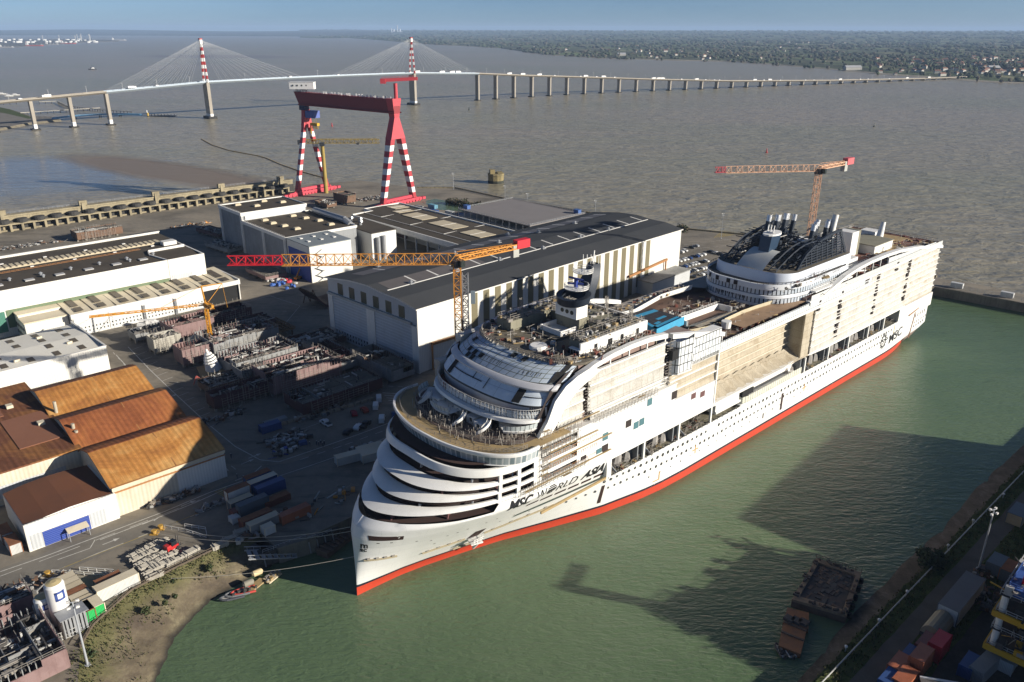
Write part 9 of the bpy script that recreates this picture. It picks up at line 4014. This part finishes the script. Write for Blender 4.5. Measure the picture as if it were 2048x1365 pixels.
def cargo_ship(px, L, label, hullm, az=0, house=.82):
 p = G(px[0], px[1], 0)
 t = thing('cargo_ship', label, 'ship', p, az)
 b = L * .13
 m_ = MB()
 m_.loft([[(x, y * s, z) for x, y in ((-L / 2, b / 2 * .8), (-L * .4, b / 2), (L * .32, b / 2), (L * .44, b * .3), (L / 2, 0), (L * .44, -b * .3), (L * .32, -b / 2), (-L * .4, -b / 2), (-L / 2, -b / 2 * .8))]
   for z, s in ((-2, .9), (L * .055, 1))], 0, True)
 m_.add([(x, y, L * .05) for x, y in ((-L / 2, b / 2 * .8), (-L * .4, b / 2), (L * .32, b / 2), (L * .44, b * .3), (L / 2, 0), (L * .44, -b * .3), (L * .32, -b / 2), (-L * .4, -b / 2), (-L / 2, -b / 2 * .8))], [tuple(range(9))])
 m_.build('hull', hullm, t)
 m_ = MB()
 m_.box(-L * .45, -L * .33, -b * .42, b * .42, L * .05, L * .16)
 m_.box(-L * .44, -L * .36, -b * .48, b * .48, L * .16, L * .18)
 m_.box(L * .36, L * .42, -b * .2, b * .2, L * .05, L * .08)
 m_.build('bridge_house', TANKW, t)
 m_ = MB()
 m_.tube((-L * .43, 0, L * .16), (-L * .43, 0, L * .22), L * .018, 8)
 m_.build('funnel', hullm, t)
 m_ = MB()
 for x in (-.1, .15, .4):
  m_.bar((L * x, 0, L * .05), (L * x, 0, L * .15), .8)
 m_.build('mast', TANKW, t)


cargo_ship((13, 95.5), 110, 'small pale ship at the refinery quay, leftmost at the photo edge', mat('hull_grey', (.35, .34, .33), .6), 10)
cargo_ship((69, 92.5), 150, 'red tanker lying between two other ships at the far refinery', HRED, 5)
cargo_ship((104, 89.5), 120, 'white and grey ship between the two red tankers at the refinery', MATS['hull_grey'], 5)
cargo_ship((137, 88), 150, 'red tanker farthest to the right at the refinery quay', HRED, 4)
cargo_ship((238, 81.5), 170, 'lone white ship off the tip of the refinery shore', MATS['hull_grey'], 20)
# tug in the estuary
p = G(185, 140, 0)
t = thing('tug', 'dark tug with white wheelhouse and tall mast alone in the estuary', 'tug', p, 20)
m_ = MB()
m_.loft([[(x, y * s, z) for x, y in ((-13, 4), (6, 4.4), (11, 2.4), (14, 0), (11, -2.4), (6, -4.4), (-13, -4))] for z, s in ((-1, .85), (2.4, 1.0), (3.4, 1.02))], 0, True)
m_.box(-13, 8, -4, 4, 2, 2.3)
m_.build('hull', HBLK, t)
m_ = MB()
m_.box(-3, 7, -3, 3, 2.3, 5.6)
m_.box(0, 6, -2.6, 2.6, 5.6, 8.4)
m_.build('wheelhouse', TANKW, t)
m_ = MB()
m_.bar((0, 0, 8), (0, 0, 17), .5)
m_.tube((-5, -1.8, 2.3), (-5, -1.8, 8.5), .9, 8)
m_.tube((-5, 1.8, 2.3), (-5, 1.8, 8.5), .9, 8)
m_.build('mast', HBLK, t)
# buoys
BUOY = mat('buoy_red', (.45, .03, .03), .5)
BUOYG = mat('buoy_dark', (.03, .05, .04), .5)
for (u, v, m, lab) in ((1533, 306, BUOY, 'red channel buoy off the stern crane'), (664, 253, BUOY, 'red channel buoy just behind the gantry crane'),
     (938, 221, BUOYG, 'dark channel buoy close to the first tall pier of the viaduct'), (1748, 254, BUOYG, 'dark channel buoy alone in the right part of the estuary')):
 m_ = MB()
 m_.tube((0, 0, -.6), (0, 0, .9), 1.5, 10)
 m_.tube((0, 0, .9), (0, 0, 4.4), .8, 8, .5)
 m_.tube((0, 0, 4.4), (0, 0, 5.6), .7, 8, .0)
 tag(m_.build('channel_buoy', m, loc=G(u, v, 0)), lab, 'buoy')
# old round caisson in the water
OCH = mat('caisson_concrete', (.27, .215, .10), .9, 0, .75, .2, (.09, .08, .045), True)
p = G(992, 366, 0)
t = thing('old_caisson', 'old ochre concrete caisson standing alone in the water beyond the car park', 'caisson', p, 12)
m_ = MB()
m_.tube((0, 0, -1), (0, 0, 7.5), 7.6, 12)
m_.tube((0, 0, 7.5), (0, 0, 9.0), 8.0, 12, 7.7)
m_.box(-6, -1.5, -3, 2.5, 9, 12.6)
m_.box(1, 6, -4, 4, 9, 10.2)
m_.build('drum', OCH, t)
m_ = MB()
m_.tube((0, 0, -1), (0, 0, 2.6), 7.75, 12)
m_.build('tide_band', mat('wet_algae', (.035, .038, .026), .8), t)
# floating boom
bp = [(403, 279), (425, 291), (460, 302), (515, 312), (533, 317), (560, 329), (600, 343), (640, 354), (652, 357)]
P_ = resample([G(u, v, .15) for u, v in bp], 60)
m_ = MB()
m_.path([tuple(q) for q in P_], .65, 6)
for k in range(0, 60, 2):
 m_.blob(P_[k], 1.0, 1, (1, 1, 1), .05)
tag(m_.build('floating_boom', mat('boom_yellow', (.33, .23, .10), .7, 0, .4, .3)), 'long yellow brown floating boom curving out from the dock', 'boom')
# left shore under the bridge: ramp, blue bridge and jetties
STONE = mat('shore_stone', (.20, .17, .115), .95, 0, .75, .35, (.06, .055, .045))
lp = [G(u, v, 0) for u, v in ((-120, 268), (0, 262), (60, 250), (125, 243), (112, 237), (70, 236), (30, 224), (0, 217), (-120, 205))]
m_ = MB()
n = len(lp)
cx = sum((q for q in lp), Vector()) / n
m_.loft([[tuple(q + Vector((0, 0, -.5))) for q in lp], [tuple(cx + (q - cx) * .965 + Vector((0, 0, 2.6))) for q in lp]], 0, True)
q_ = [tuple(cx + (q - cx) * .965 + Vector((0, 0, 2.6))) for q in lp]
m_.add(q_, [tuple(range(n))], 1)
tag(m_.build('shore_spit', [STONE, mat('spit_gravel', (.19, .17, .14), .9, 0, .5, .05)]), kind='structure')
m_ = MB()
A_, B_ = [G(u, v, 2.66) for u, v in ((-60, 203), (20, 219), (66, 236))], [G(u, v, 2.66) for u, v in ((-60, 215), (10, 227), (58, 238))]
m_.loft([[tuple(q) for q in A_], [tuple(q) for q in B_]])
tag(m_.build('shore_grass', GRASS), kind='structure')
LB_ = mat('jetty_blue', (.20, .42, .62), .55, 0, .25, .1)
a, b = [G(u, v, 3.0) for u, v in ((106, 239), (150, 234), (200, 231), (240, 230), (284, 231))], 0
t = thing('blue_footbridge', 'light blue lattice footbridge running out to the pontoon under the big bridge', 'footbridge', (0, 0, 0))
m_ = MB()
for q, r_ in zip(a, a[1:]):
 m_.bar(q + Vector((0, 0, .4)), r_ + Vector((0, 0, .4)), 3.2, .8)
 m_.bar(q + Vector((0, 0, 2.6)), r_ + Vector((0, 0, 2.6)), 3.2, .3)
 L = (r_ - q).length
 for k in range(int(L / 3)):
  c = q.lerp(r_, k / int(L / 3))
  m_.bar(c, c + Vector((0, 0, 2.7)), .9, 2.6)
m_.build('truss', LB_, t)
m_ = MB()
for i in (1, 2, 3):
 for s in (-1.4, 1.4):
  m_.tube(a[i] + Vector((s, 0, -3.5)), a[i] + Vector((s, 0, .2)), .7, 8)
m_.build('pile', FOOT, t)
p = G(318, 233, 0)
t = thing('pontoon', 'dark landing pontoon with a yellow post at the end of the blue footbridge', 'pontoon', p, 4)
m_ = MB()
m_.box(-17, 28, -5, 5, -.6, 1.0)
for k in range(8):
 m_.tube((-14 + k * 5.4, 5.4, -1), (-14 + k * 5.4, 5.4, 3.4), .5, 8)
m_.box(2, 20, -2, 2, 1.0, 1.5)
m_.build('deck', HBLK, t)
m_ = MB()
m_.tube((-17, -2, 0), (-17, -2, 6), 1.6, 10)
m_.tube((-18, -2, 6), (-18, -2, 10), 1.0, 10, m=1)
m_.build('mooring_post', [mat('post_yellow', (.5, .33, .06), .6), TANKW], t)
for (px, r_, lab) in (([(40, 226), (120, 221), (200, 216)], 1.3, 'long pale jetty pipe on piles crossing under the bridge, nearest the shore'),
     ([(78, 204), (115, 202.5), (135, 212), (205, 220), (262, 224)], 1.1, 'bent jetty on dark piles behind the two left bridge piers'),
     ([(-20, 207), (32, 205)], 1.1, 'short pale jetty at the left edge of the photo')):
 pts = [G(u, v, 4) for u, v in px]
 t = thing('jetty', lab, 'jetty', (0, 0, 0))
 m_ = MB()
 for q, e in zip(pts, pts[1:]):
  m_.bar(q, e, 2.4, .9)
 m_.build('deck', mat('jetty_pale', (.42, .39, .33), .8, 0, .4, .2), t)
 m_ = MB()
 for q, e in zip(pts, pts[1:]):
  n = max(2, int((e - q).length / 9))
  for k in range(n + 1):
   c = q.lerp(e, k / n)
   m_.tube(c + Vector((0, 0, -5)), c, .45, 6)
 m_.build('pile', FOOT, t)
for i, (u, v) in enumerate(((18, 193), (31, 191), (4, 189))):
 t = thing('motor_yacht', ['white motor yacht in the marina, middle one behind the bridge', 'white motor yacht in the marina nearest the bridge deck', 'white motor yacht in the marina at the photo edge'][i], 'yacht', G(u, v, 0), 12)
 m_ = MB()
 m_.loft([[(x, y * s, z) for x, y in ((-8, 2.2), (2, 2.4), (9, 0), (2, -2.4), (-8, -2.2))] for z, s in ((-.5, .8), (1.6, 1))], 0, True)
 m_.box(-8, 3, -2, 2, 1.4, 1.6)
 m_.build('hull', TANKW, t)
 m_ = MB()
 m_.hexa([(-5, -1.6, 1.6), (4, -1.3, 1.6), (4, 1.3, 1.6), (-5, 1.6, 1.6)], [(-4.5, -1.4, 3.6), (1.5, -1.1, 3.6), (1.5, 1.1, 3.6), (-4.5, 1.4, 3.6)])
 m_.build('cabin', TANKW, t)

# ---- far town: houses, and the woods between
ROOFT = mat('tile_roof', (.24, .12, .08), .85, 0, .3, .05)
HWALL = mat('render_white', (.48, .46, .41), .8, 0, .2, .05)


def house_mesh(w_, d_, h, hip):
 m_ = MB()
 m_.box(-w_ / 2, w_ / 2, -d_ / 2, d_ / 2, -1, h)
 e = .5
 m_.add([(-w_ / 2 - e, -d_ / 2 - e, h), (w_ / 2 + e, -d_ / 2 - e, h), (w_ / 2 + e, d_ / 2 + e, h), (-w_ / 2 - e, d_ / 2 + e, h), (-w_ / 2 + hip, 0, h + d_ * .32), (w_ / 2 - hip, 0, h + d_ * .32)],
  [(0, 1, 5, 4), (2, 3, 4, 5), (0, 4, 3), (1, 2, 5)], 1)
 return m_


protos = []
for i, (w_, d_, h, hip) in enumerate(((14, 9, 5.5, .5), (11, 9, 3.6, 2), (18, 10, 6.5, .5))):
 o = house_mesh(w_, d_, h, hip).build('house', [HWALL, ROOFT], loc=G(1760 + i * 40, 146, 3))
 tag(o, 'white house with a tiled roof among the trees of the far shore', 'house', 'houses of the far shore')
 protos.append(o)
hr = random.Random(11)


def far_z(p):
 """height of the far land under p, found along the coast fan"""
 r_ = math.hypot(p.x, p.y)
 best = None
 a = math.atan2(p.y, p.x)
 for q in C_:
  k = abs(math.atan2(q.y, q.x) - a)
  if best is None or k < best[0]:
   best = (k, q)
 dist = max(0, r_ - best[1].length)
 return 1.2 + min(6, dist * .02) + (mnoise.noise((p.x * .0004, p.y * .0004, 0)) * .5 + .5) * min(55, dist * .0042) + min(75, max(0, dist - 7000) * .0085), dist


def put_house(u, v):
 p = G(u, v, 6)
 z, d = far_z(p)
 if d < 25:
  return
 o = hr.choice(protos).copy()
 COL.objects.link(o)
 o.location = (p.x, p.y, z)
 o.rotation_euler.z = hr.uniform(0, 3.14)
 k = hr.uniform(.9, 1.5)
 o.scale = (k, k, k)


for k in range(150):
 u = 1740 + 320 * hr.random() ** .7
 put_house(u, hr.choice((hr.gauss(123.5, 2.6), hr.gauss(144, 4), hr.gauss(131, 3))))
for k in range(34):
 put_house(hr.uniform(1300, 1700), hr.gauss(112, 9))
for k in range(26):
 put_house(hr.uniform(1440, 1780), hr.gauss(89, 1.6))
for k in range(24):
 put_house(hr.uniform(1000, 1420), hr.gauss(103, 5))
# warehouses on that shore
for (u, v, w_, lab) in ((1243, 112.5, 44, 'long white shed on the far shore behind the middle of the viaduct'), (1705, 139, 60, 'low pale industrial hall on the far shore near the viaduct end'), (1985, 143, 40, 'white hall on the far shore at the right edge')):
 p = G(u, v, 5)
 z, d = far_z(p)
 o = house_mesh(w_, 22, 8, .3).build('far_hall', [HWALL, mat('grey_far_roof', (.4, .4, .4), .7)], loc=(p.x, p.y, z), rotz=.1)
 tag(o, lab, 'hall')
# power station far away
for i, (u, h) in enumerate(((783, 150), (788, 120), (795, 220), (800, 130))):
 p = G(u, 67.6, 40)
 m_ = MB()
 m_.tube((0, 0, 0), (0, 0, h), 22 if h < 140 else 13, 10)
 if i in (1, 3):
  m_.box(-60, 60, -40, 40, 0, 70)
 tag(m_.build('power_station_stack', mat('stack_pale', (.6, .62, .64), .8), loc=(p.x, p.y, 20)), ['pale thin stack of the far power station on the horizon, leftmost', 'pale boiler house of the far power station on the horizon, left one',
  'tallest stack of the far power station on the horizon', 'pale boiler house of the far power station on the horizon, right one'][i], 'stack')
# woods: many small crowns, one mass
tb = MB()
tr = random.Random(3)
mt = []
bm = bmesh.new()
bmesh.ops.create_icosphere(bm, subdivisions=1, radius=1)
SPH_V = [tuple(v_.co) for v_ in bm.verts]
SPH_F = [tuple(x.index for x in f.verts) for f in bm.faces]
bm.free()


def crown(mb, p, r_, h, m):
 mb.add([(p[0] + x * r_ * tr.uniform(.7, 1.2), p[1] + y * r_ * tr.uniform(.7, 1.2), p[2] + h * .55 + z * h * .55 * tr.uniform(.75, 1.15)) for x, y, z in SPH_V], SPH_F, m)


cnt = 0
while cnt < 6500:
 v = 66 + 100 * tr.random() ** 1.5
 u = tr.uniform(640, 2080)
 p = G(u, v, 5)
 ce = interp(coast_px, u)
 if v > ce - .8:
  continue
 wood = mnoise.noise((p.x * .0035, p.y * .0016, 7)) + .35 * mnoise.noise((p.x * .012, p.y * .006, 3))
 if wood < .02 and tr.random() > .10:
  continue
 z, d = far_z(p)
 k = 1.0 if p.length < 4000 else min(4.0, p.length / 4000)
 r_ = tr.uniform(5, 10) * k
 crown(tb, (p.x, p.y, z - 1), r_ * (1.2 if p.length > 4000 else 1), tr.uniform(8, 15) * (k ** .3), tr.choice((0, 0, 1, 2)))
 cnt += 1
o = tb.build('far_woods', [mat('far_tree_dark', (.045, .055, .032), .95, 0, .4, .05, (.08, .08, .045)), mat('far_tree_brown', (.10, .085, .058), .95, 0, .3, .05),
      mat('far_tree_green', (.065, .088, .042), .95, 0, .3, .05)], recalc=False)
tag(o, 'dark woods and hedges covering the far shore behind the viaduct', 'woods', kind='stuff')

# ---------------------------------------------------------------- air
hz = MB().box(-32000, 32000, -800, 42000, -2.2, 285).build('haze', bpy.data.materials.new('haze_air'))
hm = bpy.data.materials['haze_air']
hm.use_nodes = True
ht = hm.node_tree
ht.nodes.clear()
ho = ht.nodes.new('ShaderNodeOutputMaterial')
hv = ht.nodes.new('ShaderNodeVolumePrincipled')
hv.inputs['Color'].default_value = (.50, .70, 1.0, 1)
hv.inputs['Density'].default_value = 0.000042
hv.inputs['Anisotropy'].default_value = 0.0
ht.links.new(hv.outputs[0], ho.inputs['Volume'])
tag(hz, kind='stuff')
